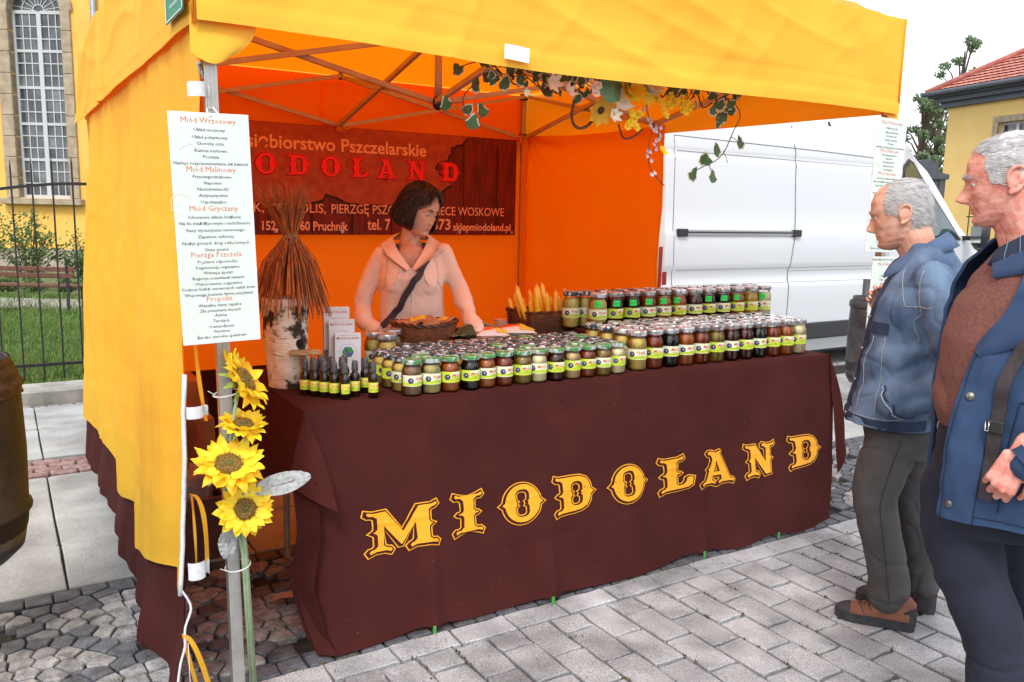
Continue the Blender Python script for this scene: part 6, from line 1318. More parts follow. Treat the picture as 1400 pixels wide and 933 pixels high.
# ================================================================ PEOPLE
def remesh(mb, vox, sm_=3, fac=.5, wr=None):
    me = mb.me('tmp', MATS['black_print']); o = bpy.data.objects.new('tmp', me); COL.objects.link(o)
    r = o.modifiers.new('r', 'REMESH'); r.mode = 'VOXEL'; r.voxel_size = vox; r.adaptivity = 0
    if sm_: s_ = o.modifiers.new('s', 'SMOOTH'); s_.iterations = sm_; s_.factor = fac
    bpy.context.view_layer.update(); m2 = bpy.data.meshes.new_from_object(o.evaluated_get(bpy.context.evaluated_depsgraph_get())); bpy.data.objects.remove(o); bpy.data.meshes.remove(me)
    if wr:
        ns = [v.normal.copy() for v in m2.vertices]
        for v, n_ in zip(m2.vertices, ns): v.co += n_*wr(v.co, n_)
        m2.update()
    return m2
def finish(me, name, ms, parent, **k):
    me.materials.clear()
    for x in (ms if isinstance(ms, (list, tuple)) else [ms]): me.materials.append(x)
    me.polygons.foreach_set('use_smooth', [True]*len(me.polygons)); me.name = name; return link(name, me, parent, **k)
def loft(b, R_, n=28, cap=True):
    """rings (centre, half x, half y, twist, power) stacked; closed"""
    V = []; 
    for (c, a, d_, rot, pw) in R_:
        for j in range(n):
            t = 2*pi*j/n; ct, st = cos(t), sin(t); x = a*abs(ct)**(2/pw)*(1 if ct >= 0 else -1); y = d_*abs(st)**(2/pw)*(1 if st >= 0 else -1)
            V.append((c[0]+x*cos(rot)-y*sin(rot), c[1]+x*sin(rot)+y*cos(rot), c[2]))
    Fc = [(i*n+j, i*n+(j+1) % n, (i+1)*n+(j+1) % n, (i+1)*n+j) for i in range(len(R_)-1) for j in range(n)]
    if cap: Fc += [tuple(range(n-1, -1, -1)), tuple((len(R_)-1)*n+j for j in range(n))]
    b.add(V, Fc); return b
def limb(b, P, R_, n=14, flat=1.0):
    """tapered limb with rounded ends, densified"""
    P = [Vector(p) for p in P]; Q = []; RR = []
    for i in range(len(P)-1):
        p0 = P[max(i-1, 0)]; p1 = P[i]; p2 = P[i+1]; p3 = P[min(i+2, len(P)-1)]
        for k in range(6): t = k/6; Q.append(.5*((2*p1)+(p2-p0)*t+(2*p0-5*p1+4*p2-p3)*t*t+(-p0+3*p1-3*p2+p3)*t**3)); RR.append(lerp(R_[i], R_[i+1], t))
    Q.append(P[-1]); RR.append(R_[-1]); b.tube(Q, RR, n); b.ball(Q[0], RR[0]*.99, n, 8); b.ball(Q[-1], RR[-1]*.99, n, 8); return b
HT = [(-.122, (.055, .030, .012)), (-.115, (.078, .010, .030)), (-.10, (.091, -.012, .044)), (-.08, (.0905, -.045, .057)), (-.055, (.0935, -.070, .0655)), (-.03, (.0945, -.088, .0715)), (-.01, (.0925, -.096, .075)), (.01, (.0935, -.100, .0765)), (.03, (.0985, -.102, .077)), (.06, (.094, -.101, .0755)), (.09, (.078, -.091, .067)), (.108, (.058, -.077, .054)), (.118, (.034, -.056, .036)), (.1245, (.004, -.03, .010))]
def hsurf(a, z, P):
    """head surface: a = angle from the face, z height; P = features"""
    xf, xb, w_ = interp(HT, z); cx = (xf+xb)/2+.0; cx = lerp(cx, -.01, .3)
    ca, sa = cos(a), sin(a); pw = 2.25
    rx = (xf-cx) if ca > 0 else (cx-xb); x = cx+rx*abs(ca)**(2/pw)*(1 if ca > 0 else -1); y = w_*abs(sa)**(2/pw)*(1 if sa > 0 else -1)
    if ca > 0:
        g = lambda y0, z0, sy, sz: exp(-((abs(y)-y0)/sy)**2-((z-z0)/sz)**2); ns = P.get('nose', 1)
        nz = interp([(-.056, 0), (-.050, .006), (-.043, .021), (-.034, .0305), (-.024, .0265), (-.008, .0165), (.006, .0085), (.016, .003), (.026, 0)], z)*ns*P.get('nl', 1); wn = interp([(-.05, .0135), (-.034, .0125), (-.015, .0095), (.01, .0085), (.02, .012)], z)*P.get('nw', 1)
        x += nz*exp(-(y/wn)**2*.9)+.009*ns*g(.0125, -.040, .006, .0075)
        x += P.get('brow', .006)*g(.022, .021, .020, .007)-.0125*g(.031, .004, .0135, .0105)+.003*g(0, .022, .01, .01)
        x += .0045*g(.046, -.018, .014, .014)*P.get('cheek', 1)-.004*P.get('hollow', 1)*g(.05, -.052, .012, .018)
        x += P.get('lips', .004)*(g(0, -.0635, .020, .0042)+1.15*g(0, -.0735, .018, .0048))-.0060*g(0, -.0685, .025, .0024)-.004*g(0, -.085, .02, .006)+.005*g(0, -.101, .018, .010)-.002*g(0, -.056, .004, .006)
        l_ = abs(abs(y)-lerp(.017, .032, (-.036-z)/.04)) if -.08 < z < -.034 else 1
        x -= P.get('fold', .002)*exp(-(l_/.0035)**2)
        x -= P.get('bag', .0)*g(.031, -.013, .012, .003); x += P.get('bag', 0)*g(.031, -.008, .012, .004)
    return Vector((x, y, z))
def head_grid(b, P, M, na=110, nz=90):
    V = []; zs = [-.122+(.2465)*(i/nz) for i in range(nz+1)]
    for z in zs:
        for j in range(na): V.append(M @ hsurf(2*pi*j/na, z, P))
    Fc = [(i*na+j, i*na+(j+1) % na, (i+1)*na+(j+1) % na, (i+1)*na+j) for i in range(nz) for j in range(na)]+[tuple(range(na-1, -1, -1)), tuple(nz*na+j for j in range(na))]
    b.add(V, Fc)
def ears(b, M, s_=1, sides=(-1, 1)):
    for sd in sides:
        E = M @ Matrix.Translation((-.012, sd*.076, -.002)) @ Matrix.Rotation(radians(-12), 4, 'Y') @ Matrix.Rotation(sd*radians(24), 4, 'Z') @ Matrix.Scale(s_, 4)
        b.add([E @ v for v in MB().ball((0, sd*.001, 0), (.015, .005, .028), 14, 10).V], MB().ball((0, 0, 0), 1, 14, 10).F)
        P = [(.014, .0, -.006), (.016, sd*.003, .010), (.010, sd*.006, .026), (-.004, sd*.008, .033), (-.017, sd*.010, .026), (-.021, sd*.011, .008), (-.018, sd*.009, -.010), (-.008, sd*.006, -.024), (.004, sd*.003, -.030)]
        t = MB(); limb(t, P, [.0035, .0042, .0045, .0045, .0048, .0048, .0045, .006, .0065], 8); b.add([E @ v for v in t.V], t.F)
        t = MB(); limb(t, [(-.008, sd*.006, .016), (-.011, sd*.008, 0), (-.004, sd*.006, -.012)], [.003, .0035, .003], 6); b.add([E @ v for v in t.V], t.F)
def head_frame(pos, yaw, pitch, s_=1, roll=0): return Matrix.Translation(pos) @ Matrix.Rotation(radians(yaw), 4, 'Z') @ Matrix.Rotation(radians(pitch), 4, 'Y') @ Matrix.Rotation(radians(roll), 4, 'X') @ Matrix.Scale(s_, 4)
def skinmat(name, c1, c2, red, sc=9, amt=.5):
    M = mat(name, c1, .52, c2, sc*2.2, .8, 130, sub=.10, coords='obj', bdist=.0022, detail=9, spec=.35, ramp=(.38, .62)); return M
eye_w = mat('eye_white', (.55, .50, .46), .25, coat=.4); iris_m = mat('iris', (.03, .035, .04), .2, coat=.5)
def eyes(M, parent, opn=.45):
    for sd in (-1, 1):
        b = MB(); b.add([M @ v for v in MB().ball((.0765, sd*.031, .0035), .0125, 14, 10).V], MB().ball((0, 0, 0), 1, 14, 10).F); e = b.build('eye', eye_w, parent, True)
        b = MB(); b.lathe([(.0001, .0128), (.0035, .0124), (.0058, .0113)], 12, M @ Matrix.Translation((.0765, sd*.031, .0025)) @ Matrix.Rotation(pi/2+.15, 4, 'Y'), cap=False); b.build('iris', iris_m, e, True)
def lids(b, M):
    for sd in (-1, 1):
        for dz, r in ((.0058, .0128), (-.0048, .0118)):
            t = MB().ball((.0755, sd*.031, .0035+dz), (r*.98, r*1.1, r*.72), 14, 10); b.add([M @ v for v in t.V], t.F)
def strands(b, pts, dirf, q, L0, L1, w0, lift=.0):
    for (p, n_) in pts:
        d_ = dirf(p, n_)+Vector((q.gauss(0, .11), q.gauss(0, .11), q.gauss(0, .11))); d_ = (d_-n_*d_.dot(n_)*.8).normalized(); l_ = q.uniform(L0, L1); s_ = d_.cross(n_).normalized()*w0*q.uniform(.6, 1.3); m_ = p+d_*l_*.55+n_*(lift+.0015); e = p+d_*l_+n_*lift*1.4
        b.mi = 0 if q.random() < .65 else 1; k = len(b.V); b.V += [p-s_, p+s_, m_+s_*.8, m_-s_*.8, e]; b.F += [(k, k+1, k+2, k+3), (k+3, k+2, k+4)]; b.I += [b.mi]*2
def hair_pts(M, P, q, n, ok, off=.001):
    o = []; R3 = M.to_3x3()
    while len(o) < n:
        a = q.uniform(-pi, pi); z = q.uniform(-.10, .1244)
        if not ok(a, z): continue
        p = hsurf(a, z, P); u = hsurf(a+.03, z, P)-p; v = hsurf(a, min(z+.002, .1244), P)-p; n_ = u.cross(v)
        if n_.length < 1e-9: continue
        n_.normalize(); 
        if n_.dot(p) < 0: n_ = -n_
        o.append((M @ (p+n_*off), (R3 @ n_).normalized()))
    return o
def cap_mesh(M, P, ok, thick, q, na=72, nz=50):
    """scalp layer of hair following the head, with ragged edge"""
    b = MB(); V = []; keep = []
    for i in range(nz+1):
        z = -.10+.2244*i/nz
        for j in range(na):
            a = -pi+2*pi*j/na; p = hsurf(a, z, P); d_ = Vector((p.x+.005, p.y, max(p.z, -.02)*.8)).normalized(); k = ok(a, z); V.append(M @ (p+d_*(thick(a, z)*(1+.35*fb(a*7, z*90, 2))) if k else p-d_*.004)); keep.append(k)
    Fc = []
    for i in range(nz):
        for j in range(na):
            f = (i*na+j, i*na+(j+1) % na, (i+1)*na+(j+1) % na, (i+1)*na+j)
            if any(keep[x] for x in f): Fc.append(f)
    Fc.append(tuple(nz*na+j for j in range(na))); b.add(V, Fc); return b
def hand(b, M, curl=(60, 70, 45), spread=4, s_=1, thumb=(35, 30), left=True):
    """palm in local frame: +x towards the fingers, +z back of the hand, y across (thumb side +y). five separate fingers"""
    def add(t): b.add([M @ (v*s_) for v in t.V], t.F)
    t = MB(); loft(t, [((0, 0, 0), .001, .001, 0, 2)], 4) if 0 else None
    t = MB(); 
    for (x0, y0, x1, y1, r) in ((-.005, .020, .085, .030, .0135), (-.005, .005, .088, .010, .0142), (-.005, -.010, .084, -.010, .0138), (0, -.022, .074, -.029, .0122)): limb(t, [(x0, y0, 0), ((x0+x1)/2, (y0+y1)/2, .003), (x1, y1, .001)], [r*1.1, r, r*.86], 10)
    limb(t, [(.0, .022, -.008), (.03, .030, -.014), (.055, .030, -.010)], [.014, .016, .011], 10); limb(t, [(-.05, 0, 0), (0, 0, 0)], [.025, .024], 12); add(t)
    for k, (bx, by, L1, L2, L3, r) in enumerate(((.086, .030, .040, .024, .018, .0092), (.089, .010, .045, .028, .019, .0096), (.085, -.010, .041, .026, .019, .0092), (.075, -.029, .032, .019, .017, .0080))):
        t = MB(); a = 0; p = Vector((bx, by, .001)); Pt = [p.copy()]; yaw = radians(spread*(1.5-k))
        for L_, c in zip((L1, L2, L3), curl): a += radians(c*(1+.06*(k-1.5))); p = p+Vector((cos(a)*cos(yaw), cos(a)*sin(yaw), -sin(a)))*L_; Pt.append(p.copy())
        limb(t, [Pt[0]], [r]) if 0 else None
        for i in range(3): rr = (r*1.06, r, r*.93, r*.78); seg = MB(); seg.tube([Pt[i], Pt[i].lerp(Pt[i+1], .5), Pt[i+1]], [rr[i], rr[i]*.93, rr[i+1]], 10); t.add(seg.V, seg.F); t.ball(Pt[i+1], rr[i+1]*1.02, 10, 8)
        t.ball(Pt[0], r*1.15, 10, 8); add(t)
    t = MB(); p = Vector((.018, .034, -.006)); d1 = Vector((cos(radians(thumb[0])), .62, -.35)).normalized(); p1 = p+d1*.042; d2 = Vector((.9, .18, -.45)).normalized(); p2 = p1+d2*.030; d3 = Vector((.85, -.2, -.5)).normalized(); p3 = p2+d3*.022
    for a_, c_, r0, r1 in ((p, p1, .0145, .0112), (p1, p2, .0112, .0100), (p2, p3, .0102, .0078)): seg = MB(); seg.tube([a_, a_.lerp(c_, .5), c_], [r0, (r0+r1)/2*.97, r1], 10); t.add(seg.V, seg.F); t.ball(c_, r1*1.02, 10, 8)
    t.ball(p, .0145, 10, 8); add(t)
def joinm(name, meshes, ms, parent):
    b = MB()
    for me in meshes: b.add([v.co.copy() for v in me.vertices], [tuple(p.vertices) for p in me.polygons])
    return b.build(name, ms, parent, True)
def seam(P, r, m, parent, name='seam', n=4): b = MB(); b.tube(P, r, n); return b.build(name, m, parent, True)
def snapper(me):
    from mathutils.bvhtree import BVHTree
    t = BVHTree.FromPolygons([v.co for v in me.vertices], [tuple(p.vertices) for p in me.polygons])
    def f(P, off=.001, dense=5):
        Q = []
        for a, c in zip(P, P[1:]): Q += [Vector(a).lerp(Vector(c), i/dense) for i in range(dense)]
        Q.append(Vector(P[-1])); o = []
        for p in Q:
            l_, n_, i_, d_ = t.find_nearest(p)
            o.append(l_+n_*off if (n_.dot(p-l_) >= 0 or True) else p)
        return o
    return f
def pframe(u, d, th, th_out=None):
    """origin and heading of a person whose side faces the camera: x to the picture's left, y towards the camera"""
    v = -Rh*cos(th)+Fh*sin(th); return tuple(W(u, d, 0)), atan2(v.y, v.x)
# ---------------- materials
skin1 = skinmat('skin_old', lin(220, 172, 148), lin(206, 146, 122), 1, 14); skin2 = skinmat('skin_ruddy', lin(222, 162, 144), lin(206, 128, 112), 1, 16); skin3 = skinmat('skin_woman', lin(226, 172, 146), lin(216, 158, 132), 1, 10)
denim = mat('denim', lin(50, 70, 98), .9, lin(112, 134, 160), 9, .6, 700, coords='obj', detail=8, ramp=(.3, .72), bdist=.0015); denim_d = mat('denim_dark', lin(28, 40, 64), .9, lin(46, 62, 90), 9, .5, 700, coords='obj', bdist=.0015); dstitch = mat('denim_stitch', lin(160, 160, 156), .8)
trous = mat('charcoal_trousers', lin(66, 64, 64), .92, lin(78, 75, 74), 8, .4, 600, coords='obj', bdist=.0015); navy = mat('navy_trousers', lin(25, 28, 42), .92, lin(31, 35, 50), 7, .4, 600, coords='obj', bdist=.0015)
boot = mat('boot_brown', lin(138, 88, 66), .75, lin(118, 74, 54), 24, .4, 300, coords='obj'); bootb = mat('boot_black', (.025, .025, .028), .7, (.045, .045, .05), 30, .4, 200); lace_m = mat('lace', (.02, .02, .02), .8)
sweater = mat('brown_sweater', lin(128, 84, 74), .95, lin(108, 66, 58), 90, .8, 500, stretch=(1, 1, 2.5), coords='obj', bdist=.002); jblue = mat('blue_jacket', lin(34, 56, 88), .8, lin(40, 64, 98), 5, .4, 700, coords='obj', bdist=.0015); jlin = mat('jacket_lining', lin(22, 30, 48), .8)
whair = mat('white_hair', (.66, .65, .64), .6, (.52, .50, .49), 60, coords='obj'); whair2 = mat('grey_hair', (.46, .44, .43), .6, (.36, .34, .33), 60, coords='obj'); dhair = mat('dark_hair', (.020, .009, .007), .45, (.05, .022, .014), 60, coords='obj'); dhair2 = mat('dark_hair_light', (.065, .028, .016), .45)
# ================ man in denim
o_, r_z = pframe(1.48, 3.05, radians(24.6)); m1 = thing('person', 'older balding man in faded blue denim jacket and grey trousers looking at the stall', 'person', o_, r_z)
HM1 = head_frame((.070, 0, 1.540), -3, 13, 1.0); P1 = dict(nose=1.05, nl=1.0, brow=.008, cheek=1, fold=.004, hollow=1.2, bag=.003, lips=.005)
b = MB(); head_grid(b, P1, HM1); ears(b, HM1, 1.02); lids(b, HM1); limb(b, [(.035, 0, 1.50), (.0, 0, 1.42), (-.05, 0, 1.32)], [.062, .062, .075], 18); limb(b, [(.070, 0, 1.452), (.028, 0, 1.40), (.0, 0, 1.34)], [.026, .036, .04], 12)
hm = remesh(b, .0026, 2, .4)
b = MB(); loft(b, [((-.02, 0, .80), .10, .14, 0, 2.2), ((-.02, 0, .95), .12, .15, 0, 2.2), ((-.03, 0, 1.2), .12, .17, 0, 2.2), ((-.05, 0, 1.34), .09, .15, 0, 2.2), ((-.05, 0, 1.38), .05, .06, 0, 2)]); limb(b, [(-.04, .17, 1.30), (-.13, .20, 1.05), (.03, .19, .86)], [.045, .04, .03]); limb(b, [(-.02, -.16, 1.30), (-.02, -.20, 1.06), (.10, -.12, 1.17)], [.045, .04, .028])
limb(b, [(0, .09, .82), (.07, .09, .52), (-.005, .09, .14)], [.07, .055, .04]); limb(b, [(-.02, -.09, .82), (-.04, -.09, .50), (-.12, -.09, .14)], [.07, .055, .04]); bodym = remesh(b, .012, 2)
b = MB(); hand(b, Matrix.Translation((.088, -.105, 1.150)) @ Matrix.Rotation(radians(-62), 4, 'Y') @ Matrix.Rotation(radians(90), 4, 'X'), (35, 45, 30), 5, .95); handm = remesh(b, .003, 2, .4)
joinm('body', [hm, bodym, handm], skin1, m1); eyes(HM1, m1)
q = random.Random(1)
def ok1(a, z):
    a = abs(a); n = .10*fb(a*6, z*60, 1)
    if z < -.055: return False
    line = .012 if a < 1.62 else -.052           # hairline around the ear and down to the nape
    if 1.32 < a < 1.95 and z < .035: return a < 1.42 and z > .0 or (a > 1.80 and z > -.02)
    if a < 1.0+n: return z > .113+.03*n
    return z > line+.02*n and (a > 1.05+n)
b = cap_mesh(HM1, P1, ok1, lambda a, z: .0020+.003*smoothstep(1.2, 2.2, abs(a)), q); hob = b.build('hair', [whair2, whair2], m1, True)
b = MB(); R31 = HM1.to_3x3(); pts = hair_pts(HM1, P1, q, 5200, ok1, .0035); strands(b, pts, lambda p, n_: R31 @ Vector((-.9, 0, -.75)), q, .018, .042, .0006, .0012)
o = b.build('hair_strands', [whair, whair2], hob); o['kind'] = 'stuff'
b = MB(); pts = [(HM1 @ hsurf(a, z, P1), (R31 @ Vector((1, 0, .2))).normalized()) for a, z in [(sd*q.uniform(.10, .52), q.uniform(.022, .031)) for sd in (-1, 1) for _ in range(60)]]; strands(b, pts, lambda p, n_: R31 @ Vector((.2, 0, .3)), q, .006, .011, .0006, .001); b.build('eyebrows', [whair2, whair2], m1)['kind'] = 'stuff'
# jacket
def wr1(p, n_):
    f = .003*fb(p.x*5, p.y*5, p.z*3)+.0015*fb(p.x*16+3, p.y*16, p.z*12)
    f += -.006*rid(p.x*5+p.z*7, p.y*4, p.z*3-p.x*6, 16)+.009*sin(p.z*48+p.x*26+3*fb(p.x*5, p.y*5, p.z*5))*exp(-((p.z-1.0)/.13)**2)*(1 if p.y > .1 else .2)+.004*sin(p.x*30+p.z*60)*exp(-((p.z-.90)/.06)**2)*(p.y > .12)
    return f
b = MB(); loft(b, [((.035, 0, .772), .172, .205, 0, 2.3), ((.03, 0, .80), .176, .21, 0, 2.3), ((.015, 0, .90), .172, .212, 0, 2.3), ((0, 0, 1.02), .168, .212, 0, 2.3), ((-.015, 0, 1.12), .170, .215, 0, 2.3), ((-.03, 0, 1.22), .168, .22, 0, 2.3), ((-.042, 0, 1.30), .145, .215, 0, 2.3), ((-.045, 0, 1.36), .108, .18, 0, 2.2), ((-.04, 0, 1.41), .080, .12, 0, 2.1), ((-.03, 0, 1.44), .070, .082, 0, 2)], 40)
limb(b, [(-.05, .175, 1.315), (-.095, .215, 1.20), (-.135, .235, 1.05), (-.10, .235, .955), (-.03, .225, .905), (.04, .205, .875)], [.072, .074, .072, .070, .062, .058], 18)
limb(b, [(-.04, -.175, 1.315), (-.05, -.22, 1.18), (-.03, -.23, 1.07), (.05, -.18, 1.10), (.085, -.13, 1.135)], [.072, .07, .066, .056, .05], 16)
jm = remesh(b, .0065, 5, .5, wr1); snap = snapper(jm); ja = finish(jm, 'denim_jacket', denim, m1)
JP = lambda P, r=.0016, m=dstitch, off=.0012: seam(snap(P, off), r, m, ja, 'stitched_seam')
# front placket: darker doubled edge
def strip_on(P, w_, m, name, off=.003, axis=(0, 0, 1), par=ja, sn=None):
    Q = (sn or snap)(P, off, 8); b = MB(); A_ = Vector(axis); V = []
    for p in Q: V += [p, p+A_*w_]
    V2 = []
    for k_ in range(0, len(V), 2): V2 += [(sn or snap)([V[k_], V[k_]], off)[0], (sn or snap)([V[k_].lerp(V[k_+1], .5)]*2, off)[0], (sn or snap)([V[k_+1], V[k_+1]], off)[0]]
    b.add(V2, [(3*i+j, 3*i+3+j, 3*i+4+j, 3*i+1+j) for i in range(len(Q)-1) for j in (0, 1)]); return b.build(name, m, par, True)
strip_on([(.20, .05, .775), (.19, .06, .9), (.18, .07, 1.05), (.16, .07, 1.2), (.11, .07, 1.33)], .045, denim_d, 'front_placket', .0035, (-.25, 1, 0))
strip_on([(-.10, .22, .772), (.02, .22, .772), (.12, .17, .772), (.19, .08, .772), (.21, .0, .772), (.2, -.08, .772)], .038, denim_d, 'waistband', .003, (0, 0, 1))
strip_on([(.075, .19, 1.115), (.11, .17, 1.115), (.145, .13, 1.115)], .042, denim_d, 'pocket_flap', .005, (0, 0, 1))
for P in ([(.14, .15, 1.11), (.15, .14, 1.0), (.15, .14, .82)], [(.09, .19, 1.11), (.09, .20, 1.0), (.10, .20, .82)], [(.055, .15, 1.355), (.045, .21, 1.26), (.04, .23, 1.225)], [(.045, .22, 1.225), (-.03, .26, 1.225), (-.10, .25, 1.235), (-.17, .2, 1.25)], [(-.02, .22, 1.35), (.0, .24, 1.25), (.0, .25, 1.16), (-.03, .22, 1.10)], [(.20, .08, .812), (.12, .19, .812), (.0, .23, .812)]): JP(P)
for P in ([(.075, .21, .94), (.055, .225, .90), (.02, .245, .855), (-.03, .25, .835)], ): JP(P, .0028, denim_d, .004); JP([(x+.010, y, z-.003) for x, y, z in P], .0016, mat('pocket_stitch', (.55, .58, .62), .8), .004)
for z in (.80, .93, 1.05, 1.17): b = MB(); p = snap([(.19-.02*(z-.8)*4, .085, z)]*2, .004)[0]; b.ball(p, (.0075, .0075, .0075), 10, 6); b.build('button', mat('brass_button', (.22, .2, .17), .35, metal=.8), ja, True)
def collar(par, pts_in, pts_out, m, name='collar', th=.006):
    b = MB(); n = len(pts_in)
    for s_ in (0, 1):
        o_ = Vector((0, 0, 0)); V = []
        for i in range(n):
            a_, c_ = Vector(pts_in[i]), Vector(pts_out[i]); nn = (Vector(pts_in[min(i+1, n-1)])-Vector(pts_in[max(i-1, 0)])).cross(c_-a_).normalized()*th*s_
            V += [a_+nn, a_.lerp(c_, .5)+nn*1.3+Vector((0, 0, .003)), c_+nn]
        b.add(V, [(3*i+j, 3*i+3+j, 3*i+4+j, 3*i+1+j) for i in range(n-1) for j in (0, 1)])
    k = 3*n; rim = [3*i+2 for i in range(n)]; b.F += [(rim[i], rim[i+1], k+rim[i+1], k+rim[i]) for i in range(n-1)]; b.I += [0]*(n-1)
    return b.build(name, m, par, True)
co = collar(ja, [(.085, .055, 1.365), (.04, .078, 1.405), (-.02, .085, 1.44), (-.07, .06, 1.475), (-.088, 0, 1.485), (-.07, -.06, 1.475), (-.02, -.085, 1.44), (.04, -.078, 1.405), (.085, -.055, 1.365)], [(.112, .095, 1.315), (.055, .125, 1.345), (-.03, .135, 1.39), (-.105, .085, 1.425), (-.132, 0, 1.435), (-.105, -.085, 1.425), (-.03, -.135, 1.39), (.055, -.125, 1.345), (.112, -.095, 1.315)], mat('denim_collar', lin(62, 80, 108), .9, lin(82, 102, 132), 9, .5, 600, coords='obj', bdist=.0015))
# trousers and shoes
def wr2(p, n_): return -.007*rid(p.x*4+p.z*3, p.y*3, p.z*5-p.x*3, 12)-.002*rid(p.x*9, p.y*9, p.z*7, 9)+.003*fb(p.x*9, p.y*9, p.z*4)+.0045*sin(p.z*55+p.x*20+4*fb(p.x*6, p.y*6, p.z*3))*(exp(-((p.z-.14)/.07)**2)+.55*exp(-((p.z-.46)/.07)**2)+.4*exp(-((p.z-.70)/.06)**2))
b = MB(); loft(b, [((-.01, 0, .66), .135, .165, 0, 2.4), ((-.01, 0, .74), .145, .175, 0, 2.4), ((-.01, 0, .84), .14, .17, 0, 2.3), ((-.01, 0, .92), .13, .16, 0, 2.2)])
limb(b, [(.02, .085, .72), (.055, .088, .60), (.070, .090, .50), (.045, .090, .37), (.005, .09, .22), (-.005, .09, .115)], [.105, .092, .082, .077, .074, .074], 22); limb(b, [(-.02, -.085, .72), (-.03, -.088, .60), (-.045, -.090, .48), (-.085, -.090, .33), (-.118, -.09, .19), (-.120, -.09, .115)], [.105, .09, .078, .073, .070, .070], 22)
tm = remesh(b, .006, 5, .5, wr2); tr_ = finish(tm, 'trousers', trous, m1); sn2 = snapper(tm); seam(sn2([(.0, .2, .74), (.03, .19, .6), (.05, .18, .48), (.02, .17, .3), (-.01, .17, .12)], .0004), .0018, mat('trouser_seam', lin(48, 46, 46), .9), tr_, 'side_seam')
def shoe(par, x0, x1, y, s_=1, mU=None, mB=None):
    """walking shoe: heel at x0, toe at x1"""
    L_ = x1-x0; w_ = .052
    def prof(t): return interp([(0, .028), (.08, .037), (.3, .036), (.5, .039), (.72, .050), (.88, .044), (.96, .028), (1, .010)], t)
    b = MB(); rings = []; n = 20; V = []; T = [0, .03, .08, .16, .25, .35, .45, .55, .65, .75, .84, .91, .96, 1]
    for t in T:
        top = interp([(0, .10), (.1, .128), (.25, .132), (.36, .118), (.5, .090), (.65, .072), (.8, .060), (.93, .047), (1, .026)], t); w0 = prof(t); cy = y+.006*sin(pi*t)*(1 if y > 0 else -1)
        for j in range(n+1): a = pi*j/n; V.append((x0+L_*t, cy+w0*cos(a)*(1-.12*sin(a)), .020+(top-.020)*sin(a)**.62))
    m_ = n+1; b.add(V, [(i*m_+j, i*m_+j+1, (i+1)*m_+j+1, (i+1)*m_+j) for i in range(len(T)-1) for j in range(n)]+[tuple(range(m_-1, -1, -1)), tuple((len(T)-1)*m_+j for j in range(m_))]); sh = b.build('shoe', mU, par, True)
    b = MB(); P = [(x0+L_*t, y+.006*sin(pi*t)*(1 if y > 0 else -1)+prof(t)+.006) for t in T]+[(x0+L_*t, y+.006*sin(pi*t)*(1 if y > 0 else -1)-prof(t)-.006) for t in reversed(T)]; b.prism(P, .004, .030); b.prism([(x0+(x-x0)*.995, y+(yy-y)*.96) for x, yy in P], .030, .036)
    for k in range(11):
        for s2 in (-1, 1): b.bev((x0+.018+k*L_*.087, y+s2*(prof(.08+.08*k)*.9), .004), (.012, .018, .010), .002)
    b.build('sole', mB, sh, False)
    b = MB(); V = []; TT = [.80, .86, .92, .97, 1.0]
    for t in TT:
        w0 = prof(t)+.0025; top = interp([(0, .10), (.1, .128), (.25, .132), (.36, .118), (.5, .090), (.65, .072), (.8, .060), (.93, .047), (1, .026)], t)+.003
        for j in range(n+1): a = pi*j/n; V.append((x0+L_*t+.002, y+.006*sin(pi*t)*(1 if y > 0 else -1)+w0*cos(a)*(1-.12*sin(a)), .020+(top-.020)*sin(a)**.62))
    b.add(V, [(i*m_+j, i*m_+j+1, (i+1)*m_+j+1, (i+1)*m_+j) for i in range(len(TT)-1) for j in range(n)]); b.build('toe_cap', mB, sh, True)
    b = MB()
    V = []
    for t in (.0, .06, .14, .24):
        for j in range(9): zz = .022+.075*j/8*(1-t*2.2); V.append((x0+L_*t-.003*(t < .05), y+(prof(t)+.002)*(1-.15*(zz/.12)**2), zz))
    b.add(V, [(i*9+j, i*9+j+1, i*9+10+j, i*9+9+j) for i in range(3) for j in range(8)]); b.build('heel_counter', mB, sh, True)
    for k in range(4):
        t = .46+.075*k; zz = interp([(.36, .122), (.5, .095), (.65, .077), (.8, .062)], t); b = MB(); s3 = 1 if k % 2 else -1; b.tube([(x0+L_*t-.01*s3, y+.028, zz-.016), (x0+L_*t, y, zz+.004), (x0+L_*t+.01*s3, y-.028, zz-.016)], .0022, 5); b.tube([(x0+L_*t+.01*s3, y+.030, zz-.018), (x0+L_*t, y, zz+.005), (x0+L_*t-.01*s3, y-.030, zz-.018)], .0022, 5); b.build('lace', lace_m, sh, True)
    for a_, c_ in (((.50, .036), (.60, .085)), ((.62, .036), (.68, .070)), ((.36, .034), (.47, .10))): b = MB(); pa = a_; b.tube([(x0+L_*a_[0], y+(prof(a_[0])+.001), a_[1]), (x0+L_*(a_[0]+c_[0])/2, y+prof(a_[0])*.93+.003, (a_[1]+c_[1])/2), (x0+L_*c_[0], y+.026, c_[1])], .004, 5, flat=.4); b.build('side_strap', mB, sh, True)
shoe(m1, -.105, .175, .092, 1, boot, bootb); shoe(m1, -.178, .108, -.092, 1, boot, bootb)
